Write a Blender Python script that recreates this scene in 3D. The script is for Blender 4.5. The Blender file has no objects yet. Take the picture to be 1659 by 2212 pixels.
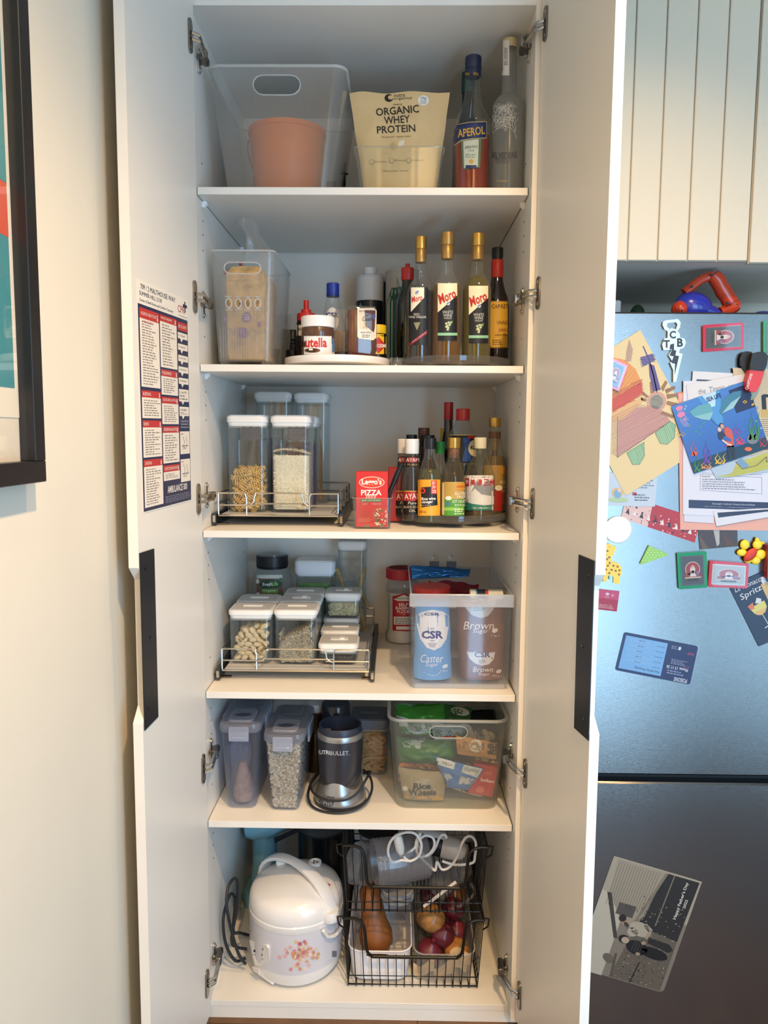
import bpy, math, random
from mathutils import Vector, Matrix, noise
from mathutils.bvhtree import BVHTree
from mathutils.geometry import tessellate_polygon
random.seed(7)
sc = bpy.context.scene
col = sc.collection
# ---------------------------------------------------------------- camera
F = 1650.0
CAM = Vector((.0798, -1.8181, 1.4995))
_p, _y, _r = .1025, -.0135, .007
FW = Vector((math.sin(_y)*math.cos(_p), math.cos(_y)*math.cos(_p), -math.sin(_p)))
_ri = Vector((math.cos(_y), -math.sin(_y), 0)); _u = _ri.cross(FW)
RT = math.cos(_r)*_ri + math.sin(_r)*_u
UP = -math.sin(_r)*_ri + math.cos(_r)*_u
cd = bpy.data.cameras.new('camera'); cam = bpy.data.objects.new('camera', cd); col.objects.link(cam)
cd.sensor_fit = 'HORIZONTAL'; cd.sensor_width = 36; cd.lens = F*36/1659; cd.clip_start = .05
cam.matrix_world = Matrix((( RT.x, UP.x, -FW.x, CAM.x), (RT.y, UP.y, -FW.y, CAM.y), (RT.z, UP.z, -FW.z, CAM.z), (0, 0, 0, 1)))
sc.camera = cam
# ---------------------------------------------------------------- world, lights, exposure
w = bpy.data.worlds.new('world'); sc.world = w; w.use_nodes = True
w.node_tree.nodes['Background'].inputs[0].default_value = (.80, .86, 1.0, 1)
w.node_tree.nodes['Background'].inputs[1].default_value = .4
sc.view_settings.view_transform = 'Standard'; sc.view_settings.look = 'None'
sc.view_settings.exposure = -0.12; sc.view_settings.gamma = 1.0
sc.cycles.transparent_max_bounces = 40; sc.cycles.max_bounces = 8
sc.cycles.sample_clamp_indirect = 4.0
def area(name, loc, size, power, color, target, sy=None, spread=None):
    L = bpy.data.lights.new(name, 'AREA'); L.energy = power; L.color = color; L.size = size
    if sy: L.shape = 'RECTANGLE'; L.size_y = sy
    if spread: L.spread = math.radians(spread)
    o = bpy.data.objects.new(name, L); col.objects.link(o); o.location = loc
    o.rotation_euler = (Vector(target)-Vector(loc)).to_track_quat('-Z', 'Y').to_euler()
    return o
# daylight from the glazed balcony door behind and to the side of the viewer
for _x, _w, _e in ((.98, .74, 42), (2.0, .74, 22)): area('daylight_door', (_x, -2.04, 1.12), _w, _e, (.38, .68, 1.0), (_x, 0, 1.12), sy=2.1)
CEIL = 2.85
def downlight(name, x, y, power, cone=108):
    L = bpy.data.lights.new(name, 'SPOT'); L.energy = power; L.color = (1.0, .66, .33)
    L.spot_size = math.radians(cone); L.spot_blend = .7; L.shadow_soft_size = .035
    o = bpy.data.objects.new(name, L); col.objects.link(o); o.location = (x, y, CEIL-.03)
downlight('downlight_or_fill', .50, -.66, 46)
downlight('downlight_or_fill', .48, -1.6, 190, 146)
downlight('downlight_or_fill', .05, -3.0, 120, 140)  # unseen fill lamp, added to brighten the shelf backs from the front
# ---------------------------------------------------------------- measuring helpers (photo pixel -> place in the room)
def ray(px, py): return RT*((px-829.5)/F) - UP*((py-1106)/F) + FW
def at(px, py, Y):
    d = ray(px, py); return CAM + d*((Y-CAM.y)/d.y)
def on(px, py, z):
    d = ray(px, py); return CAM + d*((z-CAM.z)/d.z)
def atx(px, py, X):
    d = ray(px, py); return CAM + d*((X-CAM.x)/d.x)
def mpp(Y): return (Y-CAM.y)/F
ZS = [2.0609, 1.6588, 1.2640, .8644, .5308, .0477]
ZT = 2.4349; HW = .382; DEP = .573
# ---------------------------------------------------------------- materials
def lin(h):
    if not isinstance(h, str): return tuple(h)
    h = h.lstrip('#'); h = ''.join(x*2 for x in h) if len(h) == 3 else h; r = []
    for i in (0, 2, 4):
        c = int(h[i:i+2], 16)/255
        r.append(c/12.92 if c <= .04045 else ((c+.055)/1.055)**2.4)
    return tuple(r)
_mc = {}
def M(c, rough=.5, metal=0., bump=0., bscale=200., vary=0., vscale=30., coat=0., spec=.5, sss=0., trans=0., emit=0.):
    k = (c, rough, metal, bump, bscale, vary, vscale, coat, spec, sss, trans, emit)
    if k in _mc: return _mc[k]
    m = bpy.data.materials.new('mat'); m.use_nodes = True; nt = m.node_tree; b = nt.nodes['Principled BSDF']
    rgb = lin(c)
    b.inputs['Base Color'].default_value = (*rgb, 1); b.inputs['Roughness'].default_value = rough
    b.inputs['Metallic'].default_value = metal; b.inputs['Coat Weight'].default_value = coat
    b.inputs['Specular IOR Level'].default_value = spec
    if sss: b.inputs['Subsurface Weight'].default_value = sss; b.inputs['Subsurface Radius'].default_value = (.01, .01, .01)
    if trans: b.inputs['Transmission Weight'].default_value = trans
    if bump or vary:
        tc = nt.nodes.new('ShaderNodeTexCoord'); n = nt.nodes.new('ShaderNodeTexNoise')
        nt.links.new(tc.outputs['Object'], n.inputs['Vector'])
        n.inputs['Scale'].default_value = bscale if bump else vscale; n.inputs['Detail'].default_value = 4
        if bump:
            bp = nt.nodes.new('ShaderNodeBump'); bp.inputs['Strength'].default_value = bump; bp.inputs['Distance'].default_value = .002
            nt.links.new(n.outputs['Fac'], bp.inputs['Height']); nt.links.new(bp.outputs['Normal'], b.inputs['Normal'])
        if vary:
            n2 = nt.nodes.new('ShaderNodeTexNoise'); n2.inputs['Scale'].default_value = vscale; n2.inputs['Detail'].default_value = 5
            nt.links.new(tc.outputs['Object'], n2.inputs['Vector'])
            r = nt.nodes.new('ShaderNodeValToRGB'); r.color_ramp.elements[0].position = .3; r.color_ramp.elements[1].position = .7
            r.color_ramp.elements[0].color = (*[x*(1-vary) for x in rgb], 1); r.color_ramp.elements[1].color = (*[min(1, x*(1+vary*.6)) for x in rgb], 1)
            nt.links.new(n2.outputs['Fac'], r.inputs['Fac']); nt.links.new(r.outputs['Color'], b.inputs['Base Color'])
    _mc[k] = m; return m
def CLR(tint=(1, 1, 1), frost=.03, rough=.06, fcol=(.8, .8, .8), edge=.5):
    """clear or frosted plastic / glass sheet: see-through, some haze, brighter and denser at grazing angles"""
    k = ('clr', tint, frost, rough, fcol, edge)
    if k in _mc: return _mc[k]
    m = bpy.data.materials.new('mat_clear'); m.use_nodes = True; nt = m.node_tree; nt.nodes.clear()
    N = nt.nodes.new; out = N('ShaderNodeOutputMaterial'); t = N('ShaderNodeBsdfTransparent'); t.inputs[0].default_value = (*lin(tint), 1)
    d = N('ShaderNodeBsdfDiffuse'); d.inputs[0].default_value = (*lin(fcol), 1)
    tl = N('ShaderNodeBsdfTranslucent'); tl.inputs[0].default_value = (*lin(fcol), 1)
    dm = N('ShaderNodeMixShader'); dm.inputs[0].default_value = .45; nt.links.new(d.outputs[0], dm.inputs[1]); nt.links.new(tl.outputs[0], dm.inputs[2])
    g = N('ShaderNodeBsdfGlossy'); g.inputs['Roughness'].default_value = rough
    lw = N('ShaderNodeLayerWeight'); lw.inputs[0].default_value = .25
    ma = N('ShaderNodeMath'); ma.operation = 'MULTIPLY_ADD'; ma.inputs[1].default_value = edge*.5; ma.inputs[2].default_value = frost
    nt.links.new(lw.outputs['Facing'], ma.inputs[0])
    m1 = N('ShaderNodeMixShader'); nt.links.new(ma.outputs[0], m1.inputs[0]); nt.links.new(t.outputs[0], m1.inputs[1]); nt.links.new(dm.outputs[0], m1.inputs[2])
    pw = N('ShaderNodeMath'); pw.operation = 'POWER'; pw.inputs[1].default_value = 4.0; l2 = N('ShaderNodeLayerWeight'); l2.inputs[0].default_value = .5
    fr = N('ShaderNodeMath'); fr.operation = 'MULTIPLY_ADD'; fr.inputs[1].default_value = .55; fr.inputs[2].default_value = .04
    nt.links.new(l2.outputs['Facing'], pw.inputs[0]); nt.links.new(pw.outputs[0], fr.inputs[0])
    m2 = N('ShaderNodeMixShader'); nt.links.new(fr.outputs[0], m2.inputs[0]); nt.links.new(m1.outputs[0], m2.inputs[1]); nt.links.new(g.outputs[0], m2.inputs[2])
    nt.links.new(m2.outputs[0], out.inputs[0]); _mc[k] = m; return m
GLASS = CLR((.97, .99, .98), .01, .03, edge=.25)
ACRYL = CLR((.96, .98, .98), .02, .05, edge=.4)
FROST = CLR((.93, .95, .95), .22, .25, (.82, .84, .84), .4)
def ink(c): return M(c, .45)
WHITE = M('#efece6', .42); WPLA = M('#f2f1ee', .35); BLACK = M('#0c0c0e', .4); CHROME = M('#c9c7c2', .18, 1.)
NICKEL = M('#8d8880', .28, 1.)
# ---------------------------------------------------------------- mesh collecting
def rrect(w, d, r, n=4):
    r = min(r, w/2-1e-5, d/2-1e-5); P = []
    for cx, cy, a0 in ((w/2-r, d/2-r, 0), (-w/2+r, d/2-r, 90), (-w/2+r, -d/2+r, 180), (w/2-r, -d/2+r, 270)):
        for i in range(n+1):
            a = math.radians(a0+90*i/n); P.append((cx+r*math.cos(a), cy+r*math.sin(a)))
    return P
class MB:
    def __init__(s): s.v = []; s.f = []; s.m = []; s.mats = []
    def mi(s, mat):
        if mat not in s.mats: s.mats.append(mat)
        return s.mats.index(mat)
    def add(s, vs, fs, mat):
        o = len(s.v); k = s.mi(mat); s.v += [Vector(v) for v in vs]
        for f in fs: s.f.append([o+i for i in f]); s.m.append(k)
        return s
    def box(s, x0, x1, y0, y1, z0, z1, mat, b=0.):
        if b: return s.loft([(z0, x1-x0-2*b, y1-y0-2*b, b), (z0+b, x1-x0, y1-y0, b), (z1-b, x1-x0, y1-y0, b), (z1, x1-x0-2*b, y1-y0-2*b, b)], ((x0+x1)/2, (y0+y1)/2, 0), mat, n=1)
        v = [(x, y, z) for z in (z0, z1) for x, y in ((x0, y0), (x1, y0), (x1, y1), (x0, y1))]
        return s.add(v, [(3, 2, 1, 0), (4, 5, 6, 7), (0, 1, 5, 4), (1, 2, 6, 5), (2, 3, 7, 6), (3, 0, 4, 7)], mat)
    def rings(s, R, mat, capb=True, capt=True, closed=True, loop=False):
        n = len(R[0]); v = [p for r in R for p in r]; f = []
        K = len(R); last = K if loop else K-1
        for i in range(last):
            j2 = (i+1) % K
            for j in range(n if closed else n-1):
                k = (j+1) % n; f.append((i*n+j, i*n+k, j2*n+k, j2*n+j))
        if capb and not loop: f.append(tuple(range(n-1, -1, -1)))
        if capt and not loop: f.append(tuple((K-1)*n+j for j in range(n)))
        return s.add(v, f, mat)
    def loft(s, secs, o, mat, n=4, capb=True, capt=True, rot=None):
        R = []
        for q in secs:
            z, w, d, r = q[:4]; ox, oy = q[4] if len(q) > 4 else (0, 0)
            ring = [Vector((x+ox, y+oy, z)) for x, y in rrect(w, d, r, n)]
            if rot: ring = [rot @ p for p in ring]
            R.append([p+Vector(o) for p in ring])
        return s.rings(R, mat, capb, capt)
    def lathe(s, prof, o, mat, seg=28, rot=None, sx=1., sy=1., capb=True, capt=True):
        R = []
        for r, z in prof:
            ring = [Vector((max(r, 1e-5)*math.cos(2*math.pi*i/seg)*sx, max(r, 1e-5)*math.sin(2*math.pi*i/seg)*sy, z)) for i in range(seg)]
            if rot: ring = [rot @ p for p in ring]
            R.append([p+Vector(o) for p in ring])
        return s.rings(R, mat, capb, capt)
    def tube(s, pts, r, mat, seg=6, loop=False):
        pts = [Vector(p) for p in pts]; n = len(pts); R = []; prev = None
        for i, p in enumerate(pts):
            a = pts[(i-1) % n] if (i or loop) else p; b = pts[(i+1) % n] if (i < n-1 or loop) else p
            t = (b-a).normalized()
            if prev is None:
                u = t.cross(Vector((0, 0, 1)));  u = u if u.length > .05 else t.cross(Vector((1, 0, 0)))
            else: u = prev - t*prev.dot(t)
            u.normalize(); prev = u; w_ = t.cross(u); rr = r[i] if isinstance(r, (list, tuple)) else r
            R.append([p+(u*math.cos(2*math.pi*k/seg)+w_*math.sin(2*math.pi*k/seg))*rr for k in range(seg)])
        return s.rings(R, mat, loop=loop)
    def ell(s, c, rx, ry, rz, mat, seg=14, rn=8, rot=None):
        prof = [(math.sin(math.pi*i/rn), -math.cos(math.pi*i/rn)) for i in range(rn+1)]; R = []
        for r, z in prof:
            ring = [Vector((max(r, 1e-4)*math.cos(2*math.pi*k/seg)*rx, max(r, 1e-4)*math.sin(2*math.pi*k/seg)*ry, z*rz)) for k in range(seg)]
            if rot: ring = [rot @ p for p in ring]
            R.append([p+Vector(c) for p in ring])
        return s.rings(R, mat)
    def prism(s, poly, fn, h0, h1, mat):
        """poly in 2D, fn(u, v, h) -> place; solid between h0 and h1 (h1 is the face)"""
        n = len(poly); tri = tessellate_polygon([[Vector((u, v, 0)) for u, v in poly]])
        v = [fn(u, w_, h0) for u, w_ in poly]+[fn(u, w_, h1) for u, w_ in poly]
        f = [tuple(t) for t in tri]+[tuple(i+n for i in t) for t in tri]+[(i, (i+1) % n, n+(i+1) % n, n+i) for i in range(n)]
        return s.add(v, f, mat)
    def sheet(s, fn, nu, nv, mat, th=0.):
        """grid fn(u,v) with u,v in 0..1"""
        v = [fn(i/nu, j/nv) for j in range(nv+1) for i in range(nu+1)]
        f = [(j*(nu+1)+i, j*(nu+1)+i+1, (j+1)*(nu+1)+i+1, (j+1)*(nu+1)+i) for j in range(nv) for i in range(nu)]
        return s.add(v, f, mat)
def wloc(o):
    p = Vector((0, 0, 0))
    while o is not None: p = p + o.location; o = o.parent
    return p
def tag(o, label=None, cat=None, group=None, kind=None):
    for k, x in (('label', label), ('category', cat), ('group', group), ('kind', kind)):
        if x: o[k] = x
    return o
def thing(name, loc, label, cat, group=None):
    o = bpy.data.objects.new(name, None); col.objects.link(o); o.location = loc; o.empty_display_size = .02
    return tag(o, label, cat, group)
def part(name, mb, parent=None, label=None, smooth=35, kind=None, loc=None):
    base = wloc(parent) if parent else Vector(loc if loc else (0, 0, 0))
    me = bpy.data.meshes.new(name); me.from_pydata([v-base for v in mb.v], [], mb.f)
    for m in mb.mats: me.materials.append(m)
    if len(mb.mats) > 1: me.polygons.foreach_set('material_index', mb.m)
    me.update()
    if smooth:
        me.shade_smooth(); me.set_sharp_from_angle(angle=math.radians(smooth))
    o = bpy.data.objects.new(name, me); col.objects.link(o)
    if parent: o.parent = parent
    elif loc: o.location = loc
    if label: o['label'] = label
    if kind: o['kind'] = kind
    return o
def single(name, mb, label, cat, group=None, smooth=35, kind=None):
    """a thing that is one mesh; origin at its base"""
    c = sum(mb.v, Vector())/len(mb.v); c.z = min(v.z for v in mb.v)
    return tag(part(name, mb, None, None, smooth, kind, loc=c), label, cat, group)
# ---------------------------------------------------------------- flat print laid on a surface
_tx = {}
def glyphs(s, bold, res=2):
    k = (s, bold, res)
    if k not in _tx:
        cu = bpy.data.curves.new('t', 'FONT'); cu.body = s; cu.resolution_u = res; cu.offset = bold; cu.fill_mode = 'FRONT'
        ob = bpy.data.objects.new('t', cu); me = bpy.data.meshes.new_from_object(ob)
        v = [(p.co.x, p.co.y) for p in me.vertices]; f = [tuple(q.vertices) for q in me.polygons]
        bpy.data.objects.remove(ob); bpy.data.curves.remove(cu); bpy.data.meshes.remove(me)
        if v:
            x0, x1 = min(p[0] for p in v), max(p[0] for p in v); y0, y1 = min(p[1] for p in v), max(p[1] for p in v)
            dx, dy = max(x1-x0, 1e-6), max(y1-y0, 1e-6); v = [((x-x0)/dx-.5, (y-y0)/dy-.5) for x, y in v]
        _tx[k] = (v, f)
    return _tx[k]
class Print:
    """artwork in photo pixels, laid on a target mesh (or plane) as thin coloured film"""
    def __init__(s, target=None, plane=None, curved=True, step=None):
        s.mb = MB(); s.step = step or (.0005 if curved and target else .00022); s.curved = curved; s.lay = 0
        s.bvh = BVHTree.FromPolygons([tuple(v) for v in target.v], target.f) if target else None
        s.plane = plane
    def map(s, px, py, h):
        d = ray(px, py).normalized()
        if s.plane:
            o, n = s.plane; t = (o-CAM).dot(n)/d.dot(n); return CAM+d*t+n*(h if n.dot(d) < 0 else -h)
        hit, n, i, t = s.bvh.ray_cast(CAM, d)
        if hit is None: return None
        return hit+n*(h if n.dot(d) < 0 else -h)
    def tris(s, vs, fs, c, lv):
        s.lay += 1; h = s.step*lv; m = ink(c) if isinstance(c, (str, tuple)) else c
        P = [s.map(x, y, h) for x, y in vs]; fs = [f for f in fs if all(P[i] is not None for i in f)]
        used = sorted({i for f in fs for i in f}); rm = {i: k for k, i in enumerate(used)}
        if fs: s.mb.add([P[i] for i in used], [tuple(rm[i] for i in f) for f in fs], m)
        return s
    def grid(s, fn, nu, nv, c, lv):
        v = [fn(i/nu, j/nv) for j in range(nv+1) for i in range(nu+1)]
        f = [(j*(nu+1)+i, j*(nu+1)+i+1, (j+1)*(nu+1)+i+1, (j+1)*(nu+1)+i) for j in range(nv) for i in range(nu)]
        return s.tris(v, f, c, lv)
    def quad(s, p, c, lv=1, n=None):
        n = n or (8 if s.curved else 1); a, b, c_, d = p
        L = lambda p_, q, t: (p_[0]+(q[0]-p_[0])*t, p_[1]+(q[1]-p_[1])*t)
        return s.grid(lambda u, v: L(L(a, b, u), L(d, c_, u), v), n, n, c, lv)
    def rect(s, x0, y0, x1, y1, c, lv=1, n=None): return s.quad([(x0, y0), (x1, y0), (x1, y1), (x0, y1)], c, lv, n)
    def ell(s, cx, cy, rx, ry, c, lv=2, rot=0, n=18):
        rings = 3 if s.curved else 1; v = [(cx, cy)]; f = []; ca, sa = math.cos(rot), math.sin(rot)
        for k in range(1, rings+1):
            for i in range(n):
                x, y = rx*k/rings*math.cos(2*math.pi*i/n), ry*k/rings*math.sin(2*math.pi*i/n); v.append((cx+x*ca-y*sa, cy+x*sa+y*ca))
        for i in range(n):
            j = (i+1) % n; f.append((0, 1+i, 1+j))
            for k in range(rings-1): f.append((1+k*n+i, 1+(k+1)*n+i, 1+(k+1)*n+j, 1+k*n+j))
        return s.tris(v, f, c, lv)
    def poly(s, pts, c, lv=2, sub=None):
        tri = [tuple(t) for t in tessellate_polygon([[Vector((x, y, 0)) for x, y in pts]])]; v = list(pts)
        for _ in range((2 if s.curved else 0) if sub is None else sub):
            nf = []
            for a, b, c_ in tri:
                m = []
                for p, q in ((a, b), (b, c_), (c_, a)): v.append(((v[p][0]+v[q][0])/2, (v[p][1]+v[q][1])/2)); m.append(len(v)-1)
                nf += [(a, m[0], m[2]), (m[0], b, m[1]), (m[2], m[1], c_), (m[0], m[1], m[2])]
            tri = nf
        return s.tris(v, tri, c, lv)
    def line(s, pts, w_, c, lv=3, sub=1):
        q = []
        for (x0, y0), (x1, y1) in zip(pts, pts[1:]):
            L = math.hypot(x1-x0, y1-y0) or 1; nx, ny = -(y1-y0)/L*w_/2, (x1-x0)/L*w_/2
            q.append([(x0+nx, y0+ny), (x1+nx, y1+ny), (x1-nx, y1-ny), (x0-nx, y0-ny)])
        vs = [p for k in q for p in k]; return s.tris(vs, [tuple(range(4*i, 4*i+4)) for i in range(len(q))], c, lv)
    def text(s, t, cx, cy, w_, h, c, lv=3, rot=0., sh=0., bold=.0, arc=0.):
        v, f = glyphs(t, bold); ca, sa = math.cos(math.radians(rot)), math.sin(math.radians(rot)); q = []
        for x, y in v:
            X = x*w_+sh*y*h; Y = -y*h + arc*(2*x)**2
            q.append((cx+X*ca+Y*sa, cy-X*sa+Y*ca))
        return s.tris(q, f, c, lv)
    def lines(s, x0, y0, x1, y1, n, c, lv=3, rot=0, frac=.45, rag=True):
        """rows of small print too fine to read"""
        st = (y1-y0)/n
        for i in range(n):
            x = x0; y = y0+st*(i+.5); end = x0+(x1-x0)*(random.uniform(.55, 1) if rag else 1)
            a = math.tan(math.radians(-rot))
            while x < end-1:
                w_ = min(random.uniform(2, 7), end-x); s.quad([(x, y-st*frac/2+(x-x0)*a), (x+w_, y-st*frac/2+(x+w_-x0)*a), (x+w_, y+st*frac/2+(x+w_-x0)*a), (x, y+st*frac/2+(x-x0)*a)], c, lv, 1); x += w_+1.4
        return s
    def done(s, parent, name='printed_label', label=None): 
        return part(name, s.mb, parent, label, smooth=0) if s.mb.f else None
def rot(x=0, y=0, z=0): return Matrix.Rotation(math.radians(z), 3, 'Z') @ Matrix.Rotation(math.radians(y), 3, 'Y') @ Matrix.Rotation(math.radians(x), 3, 'X')
def bez(pts, n=8, loop=False):
    """smooth path through points (Catmull-Rom)"""
    P = [Vector(p) for p in pts]; N = len(P); out = []
    for i in range(N if loop else N-1):
        g = (lambda k: P[k % N]) if loop else (lambda k: P[max(0, min(N-1, k))])
        a, b, c, d = g(i-1), g(i), g(i+1), g(i+2)
        for k in range(n):
            t = k/n; out.append(.5*((2*b)+(c-a)*t+(2*a-5*b+4*c-d)*t*t+(3*b-a-3*c+d)*t**3))
    if not loop: out.append(P[-1])
    return out
# ---------------------------------------------------------------- the room
def struct(name, mb, smooth=0): return tag(part(name, mb, smooth=smooth), kind='structure')
PAINT = M('#e0d9c9', .7, bump=.06, bscale=350, vary=.02, vscale=6)
WOODF = M('#6b4d31', .5, bump=.1, bscale=90, vary=.3, vscale=12)
WALLX = -.45
RX, RY = 2.7, -4.36
struct('wall_left', MB().box(WALLX-.1, WALLX, RY, .72, 0, CEIL, PAINT))
struct('wall_back', MB().box(WALLX-.1, RX+.1, .66, .74, 0, CEIL, PAINT))
struct('wall_right', MB().box(RX, RX+.1, RY, .66, 0, CEIL, PAINT))
struct('ceiling', MB().box(WALLX-.1, RX+.1, RY-.1, .74, CEIL, CEIL+.05, M('#e8e6e0', .8)))
struct('wall_front', MB().box(WALLX-.1, .5, RY-.1, RY, 0, CEIL, PAINT))
WY = -2.06
fw = MB().box(.46, .56, RY, WY, 0, CEIL, PAINT)
for q in ((2.42, RX+.1, 0, CEIL), (.56, 2.42, 2.25, CEIL)): fw.box(q[0], q[1], WY-.1, WY, q[2], q[3], PAINT)
struct('wall_nib', fw)
wn = struct('window_1', MB().box(.56, 2.42, WY-.06, WY-.05, 0.0, 2.25, CLR((.9, .95, 1), .0, .02, edge=.05)))
for q in ((.56, .60, 0, 2.25), (2.38, 2.42, 0, 2.25), (1.37, 1.61, 0, 2.25), (.56, 2.42, 2.18, 2.25), (.56, 2.42, 0, .06)): part('window_frame', MB().box(q[0], q[1], WY-.08, WY+.02, q[2], q[3], M('#3a3b3d', .5)), wn, smooth=0)
fl = struct('floor', MB().box(WALLX-.1, RX+.1, RY-.1, .74, -.04, -.004, M('#5c4229', .45, vary=.25, vscale=9)))
for i in range(9):
    y0 = -.86+i*.12
    for j, (x0, x1) in enumerate(((-.5, .25-.1*(i % 3)), (.25-.1*(i % 3), 1.2))):
        part('plank', MB().box(x0+.001, x1-.001, y0+.001, y0+.119, -.004, 0, WOODF), fl, smooth=0)
# ---------------------------------------------------------------- pantry cabinet
CABM = M('#e9e5dc', .38, bump=.03, bscale=900, vary=.012, vscale=5)
pan = thing('pantry_cabinet', (0, .2, 0), 'tall white pantry cabinet with open doors and stocked shelves', 'cabinet')
FRY = -.036
for sx in (-1, 1):
    x0, x1 = sorted((sx*HW, sx*.4)); part('side_panel', MB().box(x0, x1, FRY, DEP, .03, ZT+.018, CABM, .0006), pan)
part('filler_strip', MB().box(WALLX+.001, -.4005, -.02, 0, 0, ZT+.2, CABM), pan, smooth=0)
part('back_panel', MB().box(-.4, .4, DEP, DEP+.008, .03, ZT+.018, CABM), pan, smooth=0)
part('top_panel', MB().box(-HW, HW, FRY, DEP, ZT, ZT+.018, CABM, .0006), pan)
part('bottom_panel', MB().box(-HW, HW, 0, DEP, ZS[5]-.016, ZS[5], CABM, .0006), pan)
part('plinth', MB().box(-.4, .4, .001, .018, 0, ZS[5]-.016, CABM), pan, smooth=0)
PIN = M('#f7f7f5', .3)
for i in range(5):
    sh = part('shelf', MB().box(-.3795, .3795, 0, DEP-.004, ZS[i]-.017, ZS[i], CABM, .0007), pan)
    for sx in (-1, 1):
        for y in (.055, .50):
            z1 = ZS[i]-.0175; a = sx*.3815
            part('shelf_support', MB().add([(a, y-.006, z1), (a, y+.006, z1), (a-sx*.011, y+.006, z1), (a-sx*.011, y-.006, z1),
                (a, y-.006, z1-.014), (a, y+.006, z1-.014), (a-sx*.004, y+.006, z1-.014), (a-sx*.004, y-.006, z1-.014),
                (a-sx*.011, y-.006, z1-.007), (a-sx*.011, y+.006, z1-.007)],
                [(0, 1, 2, 3), (3, 2, 9, 8), (8, 9, 6, 7), (4, 5, 1, 0), (7, 6, 5, 4), (0, 3, 8, 7, 4), (1, 5, 6, 9, 2)], PIN), sh, smooth=0)
hm = MB()
for sx in (-1, 1):
    for i in range(5):
        for k in (.062, .094, -.07, .13):
            z = ZS[i]-k
            for y in (.055, .50): hm.lathe([(.0025, -.0004), (.0025, .0004)], (sx*(HW-.0002), y, z), M('#55524c', .8), 8, rot(0, 90, 0))
part('pin_holes', hm, pan, kind='stuff')
# doors: hinge corner, direction towards the free edge, outward normal of the inner face
DW, DTH = .397, .019
def mkdoor(side, hx, ang, plate_px):
    o = Vector((hx, -.04, 0)); d = Vector((side*math.sin(ang), -math.cos(ang), 0)); n = Vector((-d.y*-side, d.x*-side, 0))
    n = Vector((-side*abs(d.y), 0, 0)) + Vector((0, -abs(d.x), 0)); n.normalize()   # faces the middle of the cabinet
    if n.dot(d) > 1e-6: n = (n-d*n.dot(d)).normalized()
    P = lambda s, z, h: o+d*s+Vector((0, 0, z))+n*h        # h = 0 inner face, -DTH outer face
    zb, zt = .045, ZT+.016
    pl = []
    for px, py in plate_px:
        r_ = ray(px, py); t = (o-CAM).dot(n)/r_.dot(n); q = CAM+r_*t; pl.append(((q-o).dot(d), q.z))
    zc1 = pl[1 if side < 0 else 0][1]; zc0 = pl[2 if side < 0 else 3][1]
    zn1, zn0 = zc1-.045, zc0+.035                                   # notch cut in the free edge
    poly = [(0, zb), (DW, zb), (DW, zn0-.02), (DW-.026, zn0+.006), (DW-.026, zn1-.006), (DW, zn1+.02), (DW, zt), (0, zt)]
    dr = part('door', MB().prism(poly, P, -DTH, 0, CABM), pan, smooth=0)
    ps = max(p[0] for p in pl); wpl = .052
    hp = part('handle', MB().prism([(min(p[0], DW-.0005), p[1]) for p in pl], P, .0003, .0022, M('#15161c', .45)), dr, 'black metal recessed pull plate', smooth=0)
    zz = [p[1] for p in pl]
    for s_, z_ in ((DW-.026, max(zz)-.032), (DW-.045, (max(zz)+min(zz))/2), (DW-.026, min(zz)+.036)):
        q = P(s_, z_, .0025); part('screw', MB().lathe([(.0035, -.001), (.0035, .0005), (.002, .001)], q, M('#050506', .3), 10, rot(0, 90, 0)), dr)
    return dr, P, (o, n), d
dL, PL, planeL, dirL = mkdoor(-1, -.372, .044, [(300, 1195), (331, 1185), (340, 1548), (311, 1578)])
dR, PR, planeR, dirR = mkdoor(1, .394, .139, [(1252, 1198), (1286, 1212), (1275, 1602), (1242, 1572)])
def hinge(door, P, side, z):
    """cup plate on the door, jointed arm, mounting cross on the side panel"""
    mb = MB(); R9 = rot(0, 90, 0)
    cup = [(.012*math.cos(math.radians(a))+.03, z+(.024 if math.sin(math.radians(a)) > 0 else -.024)+.012*math.sin(math.radians(a))) for a in range(0, 360, 24)]
    mb.prism(cup, P, .0003, .004, NICKEL)
    for dz in (-.024, .024):
        mb.lathe([(.004, 0), (.004, .002), (.002, .0025)], P(.03, z+dz, .004), CHROME, 10, rot(0, -90*side*-1, 0))
    x = side*(HW-.0005); a = P(.03, z, .004)
    # link arms from the cup towards the cabinet
    b = Vector((x-side*.020, .012, z))
    for dz in (-.0065, .0065):
        mb.tube([a+Vector((0, 0, dz)), a+Vector((-side*.014, .012, dz)), b+Vector((0, 0, dz))], .0042, CHROME, 6)
    mb.box(*sorted((x-side*.026, x-side*.012)), .005, .024, z-.011, z+.011, NICKEL, .002)
    mb.box(*sorted((x-side*.022, x-side*.008)), .018, .056, z-.0085, z+.0085, NICKEL, .0025)
    mb.box(*sorted((x-side*.0225, x-side*.0205)), .03, .036, z-.004, z+.004, BLACK)
    mb.box(*sorted((x-side*.0225, x-side*.0205)), .044, .050, z-.003, z+.003, BLACK)
    cr = [(0.008*math.cos(math.radians(q))+.036, z+(.024 if math.sin(math.radians(q)) > 0 else -.024)+.008*math.sin(math.radians(q))) for q in range(0, 360, 24)]
    mb.prism(cr, lambda u, v, h: Vector((x-side*h, u, v)), 0, .004, CHROME)
    mb.box(*sorted((x, x-side*.009)), .02, .055, z-.006, z+.006, NICKEL, .002)
    for dz in (-.024, .024): mb.lathe([(.0045, 0), (.0045, .003), (.001, .004)], (x-side*.004, .036, z+dz), CHROME, 10, rot(0, -90*side, 0))
    part('hinge', mb, door)
for py, px in ((97, 416), (648, 430), (1075, 438), (1645, 448), (2100, 452)): hinge(dL, PL, -1, at(px, py, -.03).z)
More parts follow.
